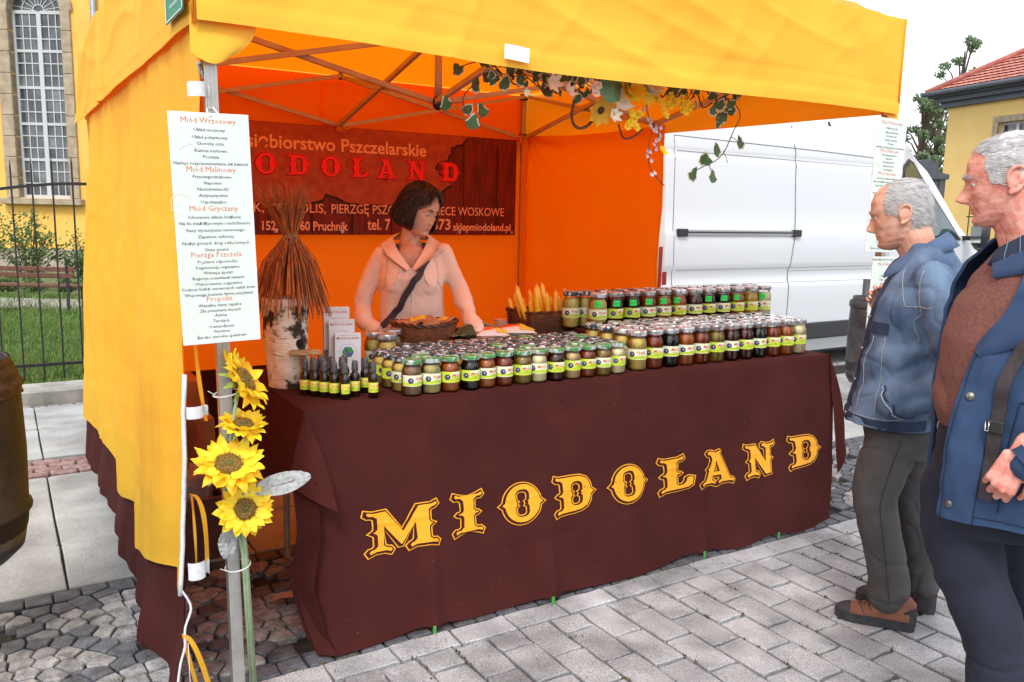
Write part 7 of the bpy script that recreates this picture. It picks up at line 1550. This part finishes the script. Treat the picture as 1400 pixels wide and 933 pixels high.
# ================ man in the blue jacket
o_, r_z = pframe(1.38, 2.30, radians(30.5)); m2 = thing('person', 'white haired man at the right edge in open blue jacket over a brown sweater', 'person', o_, r_z)
HM2 = head_frame((.037, 0, 1.632), 3, 10, .985); P2 = dict(nose=1.1, nl=1.12, nw=1.12, brow=.008, cheek=1.2, fold=.005, hollow=.4, bag=.004, lips=.0055)
b = MB(); head_grid(b, P2, HM2, 130, 110); ears(b, HM2, 1.12); lids(b, HM2); limb(b, [(.015, 0, 1.60), (-.03, 0, 1.50), (-.07, 0, 1.38)], [.070, .070, .085], 20); limb(b, [(.048, 0, 1.550), (.008, 0, 1.495), (-.02, 0, 1.42)], [.030, .044, .05], 14); b.ball((.030, 0, 1.560), (.045, .05, .03), 16, 12)
hm = remesh(b, .0024, 2, .4)
b = MB(); loft(b, [((-.05, 0, .80), .13, .15, .5, 2.2), ((-.05, 0, 1.0), .15, .16, .5, 2.2), ((-.06, 0, 1.25), .14, .17, .5, 2.2), ((-.07, 0, 1.40), .10, .14, .5, 2.2), ((-.06, 0, 1.46), .05, .06, 0, 2)])
limb(b, [(.04, .04, .78), (.01, .07, .5), (-.082, .09, .12)], [.07, .05, .04]); limb(b, [(-.06, -.06, .78), (-.11, -.09, .46), (-.23, -.10, .12)], [.07, .05, .04]); limb(b, [(-.15, .17, 1.34), (-.17, .24, 1.10), (-.075, .275, .93)], [.05, .045, .03]); limb(b, [(-.02, -.2, 1.36), (.02, -.24, 1.1), (.08, -.17, .96)], [.05, .045, .03]); bodym = remesh(b, .012, 2)
HF = Matrix.Translation((-.052, .285, .932)) @ Matrix.Rotation(radians(12), 4, 'Z') @ Matrix.Rotation(radians(68), 4, 'Y') @ Matrix.Rotation(radians(-78), 4, 'X')
b = MB(); hand(b, HF, (52, 62, 36), 3, .98); handm = remesh(b, .0022, 2, .35)
b = MB(); hand(b, Matrix.Translation((.102, -.16, .985)) @ Matrix.Rotation(radians(80), 4, 'Y') @ Matrix.Rotation(radians(60), 4, 'X'), (40, 50, 30), 4, .95); hand2 = remesh(b, .003, 2, .35)
joinm('body', [hm, bodym, handm, hand2], skin2, m2); eyes(HM2, m2)
b = MB()
for k in range(4):
    pass
def ok2(a, z):
    a = abs(a); n = fb(a*6, z*60, 4)
    if z < -.06: return False
    if a < .95: return z > .088+.006*n-.012*smoothstep(.5, .95, a)
    if a < 1.30: return z > lerp(.076, .000, smoothstep(.95, 1.12, a))+.006*n
    if a < 1.92: return z > .036+.005*n or (a < 1.42 and z > .0) or (a > 1.80 and z > -.02)
    return z > -.058
b = cap_mesh(HM2, P2, ok2, lambda a, z: .002+.005*smoothstep(.85, 1.5, abs(a))+.002*smoothstep(.095, .12, z), q); hob = b.build('hair', [whair, whair], m2, True)
R32 = HM2.to_3x3(); b = MB(); pts = hair_pts(HM2, P2, q, 9000, ok2, .004); strands(b, pts, lambda p, n_: R32 @ Vector((-.95, 0, -.25 if p.z < 1.70 else .0)), q, .018, .040, .0006, .0022); b.build('hair_strands', [whair, whair2], hob)['kind'] = 'stuff'
b = MB(); pts = [(HM2 @ hsurf(a, z, P2), (R32 @ Vector((1, 0, .2))).normalized()) for a, z in [(sd*q.uniform(.10, .55), q.uniform(.020, .031)) for sd in (-1, 1) for _ in range(90)]]; strands(b, pts, lambda p, n_: R32 @ Vector((.3, .1, .2)), q, .008, .014, .0006, .002); b.build('eyebrows', [whair, whair2], m2)['kind'] = 'stuff'
# shirt collar with pale stripes
shirt = mat('navy_shirt', lin(30, 40, 60), .8); shs = mat('shirt_stripe', lin(120, 140, 168), .8)
CI = [(.040, .058, 1.452), (-.02, .083, 1.492), (-.09, .075, 1.535), (-.125, 0, 1.55), (-.09, -.075, 1.535), (-.02, -.083, 1.492), (.040, -.058, 1.452)]; CO = [(.062, .068, 1.405), (-.035, .135, 1.395), (-.125, .115, 1.44), (-.165, 0, 1.46), (-.125, -.115, 1.44), (-.035, -.135, 1.395), (.058, -.08, 1.405)]
sc_ = collar(m2, CI, CO, shirt, 'shirt_collar')
for k in range(1, 14):
    t = k/14*(len(CI)-1); i = min(int(t), len(CI)-2); f = t-i; a_ = Vector(CI[i]).lerp(Vector(CI[i+1]), f); c_ = Vector(CO[i]).lerp(Vector(CO[i+1]), f); nn = (Vector(CI[i+1])-Vector(CI[i])).cross(c_-a_).normalized(); pr = [a_+nn*s2*.0085+Vector((0, 0, .002)) for s2 in (-1, 1)]
    for s2 in (-1, 1): b = MB(); b.tube([a_+nn*s2*.0068, a_.lerp(c_, .5)+nn*s2*.0095+Vector((0, 0, .003)), c_+nn*s2*.0068], .0009, 4, False); b.build('stripe', shs, sc_)
# sweater
fr = radians(30)
def wr3(p, n_): return -.007*rid(p.x*3+p.z*2, p.y*4, p.z*4-p.x*3, 8)+.003*fb(p.x*6, p.y*6, p.z*5)+.004*sin(p.z*30+p.x*16+3*fb(p.x*4, p.y*4, p.z*4))*exp(-((p.z-1.0)/.09)**2)+.002*sin(p.z*26+p.y*14)
b = MB(); loft(b, [((-.045, .01, .925), .155, .18, fr, 2.3), ((-.042, .012, .945), .182, .185, fr, 2.3), ((-.040, .015, 1.0), .196, .19, fr, 2.3), ((-.042, .015, 1.10), .203, .195, fr, 2.3), ((-.050, .012, 1.20), .200, .20, fr, 2.3), ((-.058, .005, 1.30), .180, .20, fr, 2.3), ((-.062, 0, 1.37), .150, .18, fr, 2.3), ((-.058, 0, 1.425), .112, .13, fr, 2.2), ((-.045, 0, 1.455), .085, .09, fr, 2)], 44)
smm = remesh(b, .0065, 5, .5, wr3); finish(smm, 'sweater', sweater, m2)
# open jacket shell
def ring2(z): return interp([(.70, (.215, .225)), (.85, (.222, .228)), (1.0, (.228, .225)), (1.12, (.226, .225)), (1.25, (.215, .228)), (1.34, (.192, .222)), (1.40, (.160, .19)), (1.45, (.118, .135)), (1.475, (.095, .10))], z)
def jpt(al, z, off=0.):
    a_, c_ = ring2(z); x = (a_+off)*cos(al); y = (c_+off)*sin(al); fx = .012*sin(al*9+z*3)*smoothstep(1.2, .8, z)+.012*fb(al*2.2, z*5, 4)+.006*fb(al*7, z*16, 9)
    x *= 1+fx*3; y *= 1+fx*3
    cx, cy = interp([(.70, (-.045, .02)), (1.1, (-.045, .015)), (1.3, (-.06, .005)), (1.475, (-.05, 0))], z); return Vector((cx+x*cos(fr)-y*sin(fr), cy+x*sin(fr)+y*cos(fr), z))
def jedge(z): return radians(interp([(.70, 17), (.92, 21), (1.07, 26), (1.20, 29), (1.29, 40), (1.38, 46), (1.475, 50)], z)), radians(interp([(.70, 306), (.92, 303), (1.1, 305), (1.28, 312), (1.40, 322), (1.475, 322)], z))
def jshell(u, v, off=0.):
    z = lerp(.722 if 1 else 0, 1.475, v); a0, a1 = jedge(z); al = lerp(a0, a1, u); fl = .028*smoothstep(.08, 0, u)*smoothstep(1.35, .9, z)+.010*smoothstep(.90, 1, u); return jpt(al, z, fl+off)
b = MB(); b.grid(110, 70, lambda u, v: jshell(u, v)); b.grid(60, 40, lambda u, v: jshell(1-u, v, -.010)); j2 = b.build('blue_jacket', jblue, m2, True)
b = MB(); b.grid(3, 60, lambda u, v: jshell(.0+.0, v, -.010+.010*u)); b.grid(3, 60, lambda u, v: jshell(1.0, v, -.010+.010*u)); b.build('jacket_edge', jblue, j2, True)
b = MB(); b.grid(16, 60, lambda u, v: jshell(.002+.075*u, v, .0035+.002*sin(pi*u))); b.build('front_placket', jblue, j2, True)
b = MB(); b.tube([jshell(.078, v/40, .004) for v in range(41)], .0012, 4); b.tube([jshell(.012, v/40, .006) for v in range(41)], .0010, 4); b.tube([jshell(u/50, .028, .002) for u in range(50)], .0012, 4); b.build('topstitching', jlin, j2, True)['kind'] = 'stuff'
b = MB(); V = [jshell(.16, .50, .004), jshell(.16, .14, .004)]; b.tube([jshell(.125+.0*k, lerp(.06, .46, k/10), .003) for k in range(11)], .0016, 4); b.tube([jshell(lerp(.125, .19, k/6), .46, .003) for k in range(7)], .0016, 4); b.build('pocket_welt', jlin, j2, True)
snapm = mat('snap_metal', (.20, .19, .17), .35, metal=.9)
def snapb(p, n_, r=.011): 
    M_ = Matrix.Translation(p) @ n_.to_track_quat('Z', 'Y').to_matrix().to_4x4(); b = MB(); b.lathe([(.0001, .004), (r*.45, .0045), (r*.55, .003), (r*.8, .0035), (r, .002), (r, 0)], 18, M_, cap=False)
    for k in range(6): b.ball(M_ @ Vector((r*.62*cos(k), r*.62*sin(k), .004)), .0012, 5, 4)
    b.build('snap_button', snapm, j2, True)
for z in (.765, 1.068):
    v = (z-.722)/.753; p = jshell(.028, v, .006); p2 = jshell(.04, v, .006); p3 = jshell(.028, v+.02, .006); n_ = (p2-p).cross(p3-p).normalized(); n_ = n_ if n_.y > 0 else -n_; snapb(p, n_)
v = .2; p = jshell(.992, (.93-.722)/.753, .006); snapb(p, Vector((.6, .7, 0)).normalized())
# turned lapel and collar of the jacket
def lap(u, v):
    z = lerp(1.19, 1.43, v); a0, a1 = jedge(z); al = a0+lerp(0, 1, u)*radians(34)*sin(pi*min(1, (v+.05)*.9))**.8*1.0; return jpt(al, z-.02*u, .012+.010*sin(pi*u)-.003*u)
b = MB(); b.grid(14, 20, lap); b.build('lapel', jblue, j2, True)
p = lap(.80, .42); snapb(p+Vector((.002, .006, 0)), Vector((.35, .9, .2)).normalized(), .009)
collar(j2, [(.050, .085, 1.41), (-.03, .125, 1.455), (-.12, .10, 1.51), (-.155, 0, 1.53), (-.12, -.10, 1.51), (-.01, -.118, 1.47), (.062, -.085, 1.43)], [(.045, .125, 1.375), (-.05, .185, 1.40), (-.17, .15, 1.44), (-.215, 0, 1.46), (-.17, -.15, 1.44), (.0, -.165, 1.43), (.088, -.11, 1.405)], jblue, 'jacket_collar')
def wr4(p, n_): return -.010*rid(p.x*4+p.z*4, p.y*4, p.z*6-p.x*3, 8)-.005*rid(p.x*9, p.y*9, p.z*9, 7)+.004*fb(p.x*9, p.y*9, p.z*8)+.005*sin(p.z*46+p.x*20+3*fb(p.x*5, p.y*5, p.z*5))*exp(-((p.z-1.05)/.12)**2)
b = MB(); limb(b, [(-.15, .155, 1.37), (-.185, .215, 1.23), (-.195, .250, 1.08), (-.135, .270, .975), (-.085, .280, .925)], [.080, .078, .074, .064, .054], 18); slm = remesh(b, .006, 4, .5, wr4); sl = finish(slm, 'sleeve', jblue, j2)
b = MB(); limb(b, [(.0, -.17, 1.37), (.0, -.215, 1.22), (.015, -.23, 1.10), (.055, -.20, 1.03), (.085, -.175, 1.0)], [.080, .074, .068, .058, .050], 16); finish(remesh(b, .007, 4, .5, wr4), 'sleeve', jblue, j2)
b = MB(); loft(b, [((0, 0, 0), .058, .058, 0, 2), ((0, 0, .028), .060, .060, 0, 2)], 20, False); b.build('cuff', jblue, j2, True).matrix_local = Matrix.Translation((-.078, .282, .915)) @ Vector((-.55, -.10, .6)).normalized().to_track_quat('Z', 'Y').to_matrix().to_4x4()
# shoulder strap
blk_st = mat('strap_webbing', (.030, .022, .026), .7, (.045, .035, .038), 60, .3, 400)
SP = []
for i in range(30):
    z = lerp(.80, 1.44, i/29); al = radians(interp([(.80, 47), (1.1, 51), (1.3, 60), (1.44, 70)], z)); SP.append(jpt(al, z, .014+.004*sin(i)))
b = MB(); V = []
for i, p in enumerate(SP): t_ = Vector((-.75, .35, 0)).normalized()*.0175; V += [p-t_, p+t_]
b.add(V, [(2*i, 2*i+1, 2*i+3, 2*i+2) for i in range(len(SP)-1)]); b.add([v+Vector((.0015, .003, 0)) for v in V], [(2*i, 2*i+2, 2*i+3, 2*i+1) for i in range(len(SP)-1)]); stp = b.build('shoulder_strap', blk_st, m2, True)
b = MB(); p = SP[9]+Vector((.003, .008, 0)); M_ = Matrix.Translation(p) @ Matrix.Rotation(radians(-25), 4, 'Z'); b.bev((0, 0, 0), (.044, .010, .034), .003, M_); b.build('strap_buckle', MATS['black_plastic'], stp)
b = MB(); b.tube([M_ @ Vector(v) for v in ((.012, .008, -.012), (.020, .010, -.012), (.020, .010, .012), (.012, .008, .012), (.012, .008, -.012))], .002, 5); b.build('buckle_ring', mat('chrome', (.7, .7, .7), .15, metal=1), stp, True)
tb_ = MB(); tb_.bev((-.24, .20, .80), (.14, .24, .20), .02); tb_.build('bag_pouch', blk_st, stp, True)
def wr5(p, n_): return -.007*rid(p.x*3+p.z*3, p.y*3, p.z*4-p.x*3, 12)-.002*rid(p.x*8, p.y*8, p.z*7, 9)+.003*fb(p.x*8, p.y*8, p.z*4)+.005*sin(p.z*38+p.x*22+4*fb(p.x*5, p.y*5, p.z*3))*(.5*exp(-((p.z-.48)/.09)**2)+.9*exp(-((p.z-.17)/.07)**2)+.35*exp(-((p.z-.78)/.07)**2))
b = MB(); loft(b, [((-.02, .0, .66), .16, .175, fr, 2.4), ((-.025, .0, .78), .178, .18, fr, 2.3), ((-.03, .0, .93), .168, .175, fr, 2.2), ((-.035, 0, .97), .15, .16, fr, 2.2)])
limb(b, [(.055, .03, .76), (.055, .05, .64), (.010, .07, .50), (-.055, .08, .36), (-.085, .085, .22), (-.082, .09, .12)], [.118, .108, .094, .088, .086, .090], 22); limb(b, [(-.06, -.06, .76), (-.08, -.08, .60), (-.11, -.09, .46), (-.19, -.10, .30), (-.23, -.10, .12)], [.115, .105, .09, .08, .08], 22)
finish(remesh(b, .0065, 5, .5, wr5), 'trousers', navy, m2)
shoe(m2, -.19, .10, .095, 1, bootb, bootb); shoe(m2, -.33, -.04, -.10, 1, bootb, bootb)
# ================ woman behind the table
WTH = radians(-7); wv = -Rh*cos(WTH)+Fh*sin(WTH); wo = W(-.49, 4.0, 0); m3 = thing('person', 'dark haired woman in pale zipped hoodie standing behind the table and looking down', 'person', tuple(wo), atan2(wv.y, wv.x))
# local x to the picture's left, y to the camera; a picture offset du becomes x = -(du)
HM3 = head_frame((-.035, .035, 1.520), 0, 0, .93) @ Matrix.Rotation(radians(90+48), 4, 'Z') @ Matrix.Rotation(radians(20), 4, 'Y') @ Matrix.Rotation(radians(-5), 4, 'X'); P3 = dict(nose=.85, nl=.8, nw=.85, brow=.003, cheek=1.1, fold=.0008, hollow=.5, lips=.0055)
b = MB(); head_grid(b, P3, HM3, 100, 84); lids(b, HM3); limb(b, [(-.01, -.01, 1.46), (.008, -.012, 1.39), (.012, -.02, 1.30)], [.048, .047, .056], 16); limb(b, [(.0, .02, 1.36), (.005, .018, 1.30), (.01, .02, 1.24)], [.03, .042, .05], 12); b.ball((.0, .035, 1.275), (.085, .045, .085), 16, 12); hm = remesh(b, .0028, 2, .4)
b = MB(); loft(b, [((.0, 0, .70), .14, .09, 0, 2.2), ((0, 0, .95), .12, .08, 0, 2.2), ((0, 0, 1.2), .115, .08, 0, 2.2), ((0, -.01, 1.31), .07, .05, 0, 2.2), ((.01, -.02, 1.38), .05, .04, 0, 2)]); limb(b, [(.10, 0, 1.26), (.19, -.01, 1.20), (.240, .0, 1.06), (.215, .055, .985), (.155, .115, .95)], [.02, .022, .022, .02, .02]); limb(b, [(-.11, 0, 1.27), (-.195, .0, 1.22), (-.238, .04, 1.12), (-.275, .18, 1.02), (-.312, .30, .955)], [.02, .022, .022, .02, .022])
limb(b, [(.08, 0, .75), (.08, 0, .45), (.08, -.02, .08)], [.08, .06, .04]); limb(b, [(-.08, 0, .75), (-.08, 0, .45), (-.08, -.02, .08)], [.08, .06, .04]); bodym = remesh(b, .012, 2)
b = MB(); hand(b, Matrix.Translation((-.318, .325, .938)) @ Matrix.Rotation(radians(112), 4, 'Z') @ Matrix.Rotation(radians(8), 4, 'Y'), (25, 30, 20), 6, .86); handm = remesh(b, .003, 2, .35); joinm('body', [hm, bodym, handm], skin3, m3); eyes(HM3, m3)
lipm = mat('lip_colour', lin(170, 84, 76), .5); b = MB()
for z0, s2 in ((-.0645, 1), (-.0735, -1)): b.grid(12, 3, lambda u, v: HM3 @ (hsurf((u-.5)*.50, z0+.0055*(v-.5)*sin(pi*u)**.6, P3)+Vector((.0008, 0, 0))))
b.build('lips', lipm, m3, True)
R33 = HM3.to_3x3(); b = MB(); pts = [(HM3 @ hsurf(a, z, P3), (R33 @ Vector((1, 0, .2))).normalized()) for a, z in [(sd*q.uniform(.14, .50), q.uniform(.022, .027)) for sd in (-1, 1) for _ in range(60)]]; strands(b, pts, lambda p, n_: R33 @ Vector((0, 0, .3)), q, .006, .009, .0006, .001); b.build('eyebrows', [dhair, dhair], m3)['kind'] = 'stuff'
def bob(u, v, off=0.):
    """u round the head from one cheek over the back to the other, v down from the crown"""
    a = lerp(radians(50*smoothstep(.14, .34, v)), radians(360-50*smoothstep(.14, .34, v)), u); VC = .42; ca, sa = cos(a), sin(a)
    ex, ey, ez = .119+off, .096+off, .143+off; re = 1/sqrt((ca/ex)**2+(sa/ey)**2)
    if v < VC: ph = v/VC*pi/2; z = ez*cos(ph); R_ = re*sin(ph)
    else: t = (v-VC)/(1-VC); z = -.112*t-.010*sa*t; R_ = re*(1+.10*sin(pi*t*.9))*(1-.26*smoothstep(.7, 1, t))
    k = min(1, v*5); rd = Vector((ca*R_*1.02-.012, sa*R_, z)); st = .0025*sin(a*34+v*5)+.0018*sin(a*71+v*9); return HM3 @ (rd+Vector((ca, sa, 0))*st*k)
b = MB(); b.grid(150, 44, bob); b.grid(80, 24, lambda u, v: bob(1-u, v, -.016)); hob = b.build('hair', [dhair], m3, True)
b = MB(); 
for i in range(1400):
    u = q.random(); v0 = q.uniform(0, .8); v1 = min(1.0, v0+q.uniform(.15, .4)); du = q.gauss(0, .012); P_ = [bob(min(1, max(0, u+du*t)), lerp(v0, v1, t), .002+.003*sin(pi*t)) for t in (0, .33, .66, 1)]; b.mi = int(q.random() < .35); s_ = (P_[1]-P_[0]).cross(Vector((q.gauss(0, 1), q.gauss(0, 1), q.gauss(0, 1)))).normalized()*.0009; k = len(b.V); b.V += [x for p in P_ for x in (p-s_, p+s_)]; b.F += [(k+2*j, k+2*j+1, k+2*j+3, k+2*j+2) for j in range(3)]; b.I += [b.mi]*3
# fringe swept to one side over the forehead
for i in range(420):
    a0 = q.uniform(-.9, .9); z0 = q.uniform(.105, .128); a1 = a0+q.uniform(.15, .5)*(1 if a0 > -.1 else -1); z1 = z0-q.uniform(.03, .075)*(.4+abs(a1)); P_ = []
    for t in (0, .33, .66, 1): zz = min(lerp(z0, z1, t), .1244); p = hsurf(lerp(a0, a1, t), zz, {}); P_.append(HM3 @ (p*(1+.10*sin(pi*t)+.05)+Vector((.003, 0, .004))))
    b.mi = int(q.random() < .3); s_ = (P_[1]-P_[0]).cross(Vector((q.gauss(0, 1), q.gauss(0, 1), q.gauss(0, 1)))).normalized()*.0016; k = len(b.V); b.V += [x for p in P_ for x in (p-s_, p+s_)]; b.F += [(k+2*j, k+2*j+1, k+2*j+3, k+2*j+2) for j in range(3)]; b.I += [b.mi]*3
b.build('hair_strands', [dhair, dhair2], hob)['kind'] = 'stuff'
hood = mat('hoodie_cream', lin(246, 218, 202), .95, lin(238, 206, 190), 8, .5, 700, coords='obj', bdist=.0015); hood2 = mat('hoodie_trim', lin(240, 226, 214), .9)
def wr6(p, n_): return -.007*rid(p.x*3+p.z*2, p.y*3, p.z*5+p.x*3, 12)-.002*rid(p.x*7, p.y*7, p.z*9, 9)+.005*fb(p.x*9, p.y*9, p.z*7)+.006*sin(p.z*40+p.x*24+3*fb(p.x*5, p.y*5, p.z*5))*(.8*exp(-((p.z-1.03)/.09)**2)*(abs(p.x) > .17)+.35*exp(-((p.z-.98)/.08)**2))+.0025*sin(p.x*30+p.z*20)*exp(-((p.z-1.2)/.08)**2)
b = MB(); loft(b, [((0, 0, .80), .178, .125, 0, 2.3), ((0, 0, .83), .182, .13, 0, 2.3), ((0, 0, .92), .172, .125, 0, 2.3), ((0, 0, 1.02), .158, .115, 0, 2.3), ((0, .008, 1.13), .155, .12, 0, 2.3), ((0, .010, 1.20), .160, .125, 0, 2.3), ((0, 0, 1.28), .155, .105, 0, 2.2), ((0, -.01, 1.335), .120, .070, 0, 2.1), ((.005, -.02, 1.36), .085, .055, 0, 2.1)], 40)
limb(b, [(.142, -.01, 1.300), (.190, -.01, 1.20), (.240, .0, 1.06), (.215, .055, .985), (.155, .115, .95)], [.050, .049, .046, .043, .038], 16); limb(b, [(-.150, -.01, 1.315), (-.195, .0, 1.22), (-.238, .04, 1.12), (-.275, .18, 1.02), (-.308, .285, .965)], [.050, .049, .045, .040, .034], 16)
b.ball((.065, .085, 1.165), (.062, .045, .058), 16, 12); b.ball((-.065, .085, 1.165), (.062, .045, .058), 16, 12)
hdm = remesh(b, .006, 5, .5, wr6); bm = bmesh.new(); bm.from_mesh(hdm); bmesh.ops.delete(bm, geom=[v for v in bm.verts if v.co.y > .0 and v.co.z > 1.252+abs(v.co.x-.003)*1.35 and abs(v.co.x) < .085], context='VERTS'); bm.to_mesh(hdm); bm.free(); ho = finish(hdm, 'hoodie', hood, m3); sn3 = snapper(hdm)
seam(sn3([(.0, .2, 1.27), (.003, .2, 1.1), (.003, .2, .95), (.0, .2, .81)], .003), .0035, hood2, ho, 'zip')
seam(sn3([(.02, .18, 1.015), (.10, .17, .93), (.13, .17, .87)], .002), .0022, hood2, ho, 'pocket_edge'); seam(sn3([(-.02, .18, 1.015), (-.10, .17, .93), (-.13, .17, .87)], .002), .0022, hood2, ho, 'pocket_edge')
collar(ho, [(.012, .115, 1.24), (.065, .075, 1.32), (.085, -.01, 1.375), (.05, -.085, 1.40), (0, -.10, 1.405), (-.05, -.085, 1.40), (-.075, -.01, 1.38), (-.055, .075, 1.33), (-.006, .115, 1.24)], [(.03, .135, 1.235), (.115, .095, 1.30), (.145, -.02, 1.345), (.11, -.14, 1.37), (0, -.175, 1.375), (-.11, -.14, 1.37), (-.135, -.02, 1.355), (-.105, .095, 1.31), (-.022, .135, 1.235)], hood, 'hood', .010)
for P in ([(.13, .1, 1.36), (.15, .12, 1.28), (.135, .12, 1.18), (.12, .05, 1.14)], [(-.13, .1, 1.37), (-.155, .12, 1.29), (-.14, .12, 1.19), (-.125, .05, 1.15)], [(.18, .12, .835), (.08, .16, .835), (-.08, .16, .835), (-.18, .12, .835)]): seam(sn3(P, .0008), .0016, mat('hoodie_seam', lin(196, 160, 140), .9), ho, 'seam')
for (c_, d_) in (((.165, .105, .953), (-.6, .6, -.2)), ((-.300, .262, .975), (-.3, .85, -.42))):
    b = MB(); loft(b, [((0, 0, -.03), .040, .040, 0, 2), ((0, 0, 0), .042, .042, 0, 2), ((0, 0, .032), .037, .037, 0, 2)], 18, False); o = b.build('cuff', hood2, ho, True); o.matrix_local = Matrix.Translation(c_) @ Vector(d_).normalized().to_track_quat('Z', 'Y').to_matrix().to_4x4()
for sx in (.082, -.082): seam(sn3([(sx*.9, .2, 1.29), (sx, .2, 1.23), (sx*1.02, .2, 1.175)], .005), .0045, hood2, ho, 'drawstring')
STP = [(-.105, .0, 1.375), (-.09, .08, 1.33), (-.04, .16, 1.24), (.03, .17, 1.12), (.10, .16, 1.02), (.16, .10, .93), (.19, .0, .88)]
Q = sn3(STP, .005, 8); b = MB(); V = []
for p in Q: V += [p+Vector((.012, 0, .010)), p-Vector((.012, 0, .010))]
V = [v+(Vector((0, .006, 0))) for v in V]; b.add(V, [(2*i, 2*i+1, 2*i+3, 2*i+2) for i in range(len(Q)-1)]); b.add([v+Vector((0, .003, 0)) for v in V], [(2*i, 2*i+2, 2*i+3, 2*i+1) for i in range(len(Q)-1)]); b.build('bag_strap', blk_st, m3, True)
b = MB(); loft(b, [((0, 0, .55), .16, .12, 0, 2.2), ((0, 0, .72), .175, .12, 0, 2.2), ((0, 0, .84), .165, .115, 0, 2.2)]); limb(b, [(.08, 0, .62), (.08, 0, .4), (.08, 0, .08)], [.09, .075, .06]); limb(b, [(-.08, 0, .62), (-.08, 0, .4), (-.08, 0, .08)], [.09, .075, .06]); finish(remesh(b, .012, 3), 'trousers', mat('dark_jeans', (.015, .014, .02), .9), m3)
shoe(m3, -.1, -.1+.01, .0, 1, bootb, bootb) if 0 else None
for sx in (.08, -.08): b = MB(); limb(b, [(sx, -.06, .035), (sx, .05, .035), (sx, .16, .03)], [.035, .042, .03], 12); finish(remesh(b, .008, 2), 'shoe', bootb, m3)
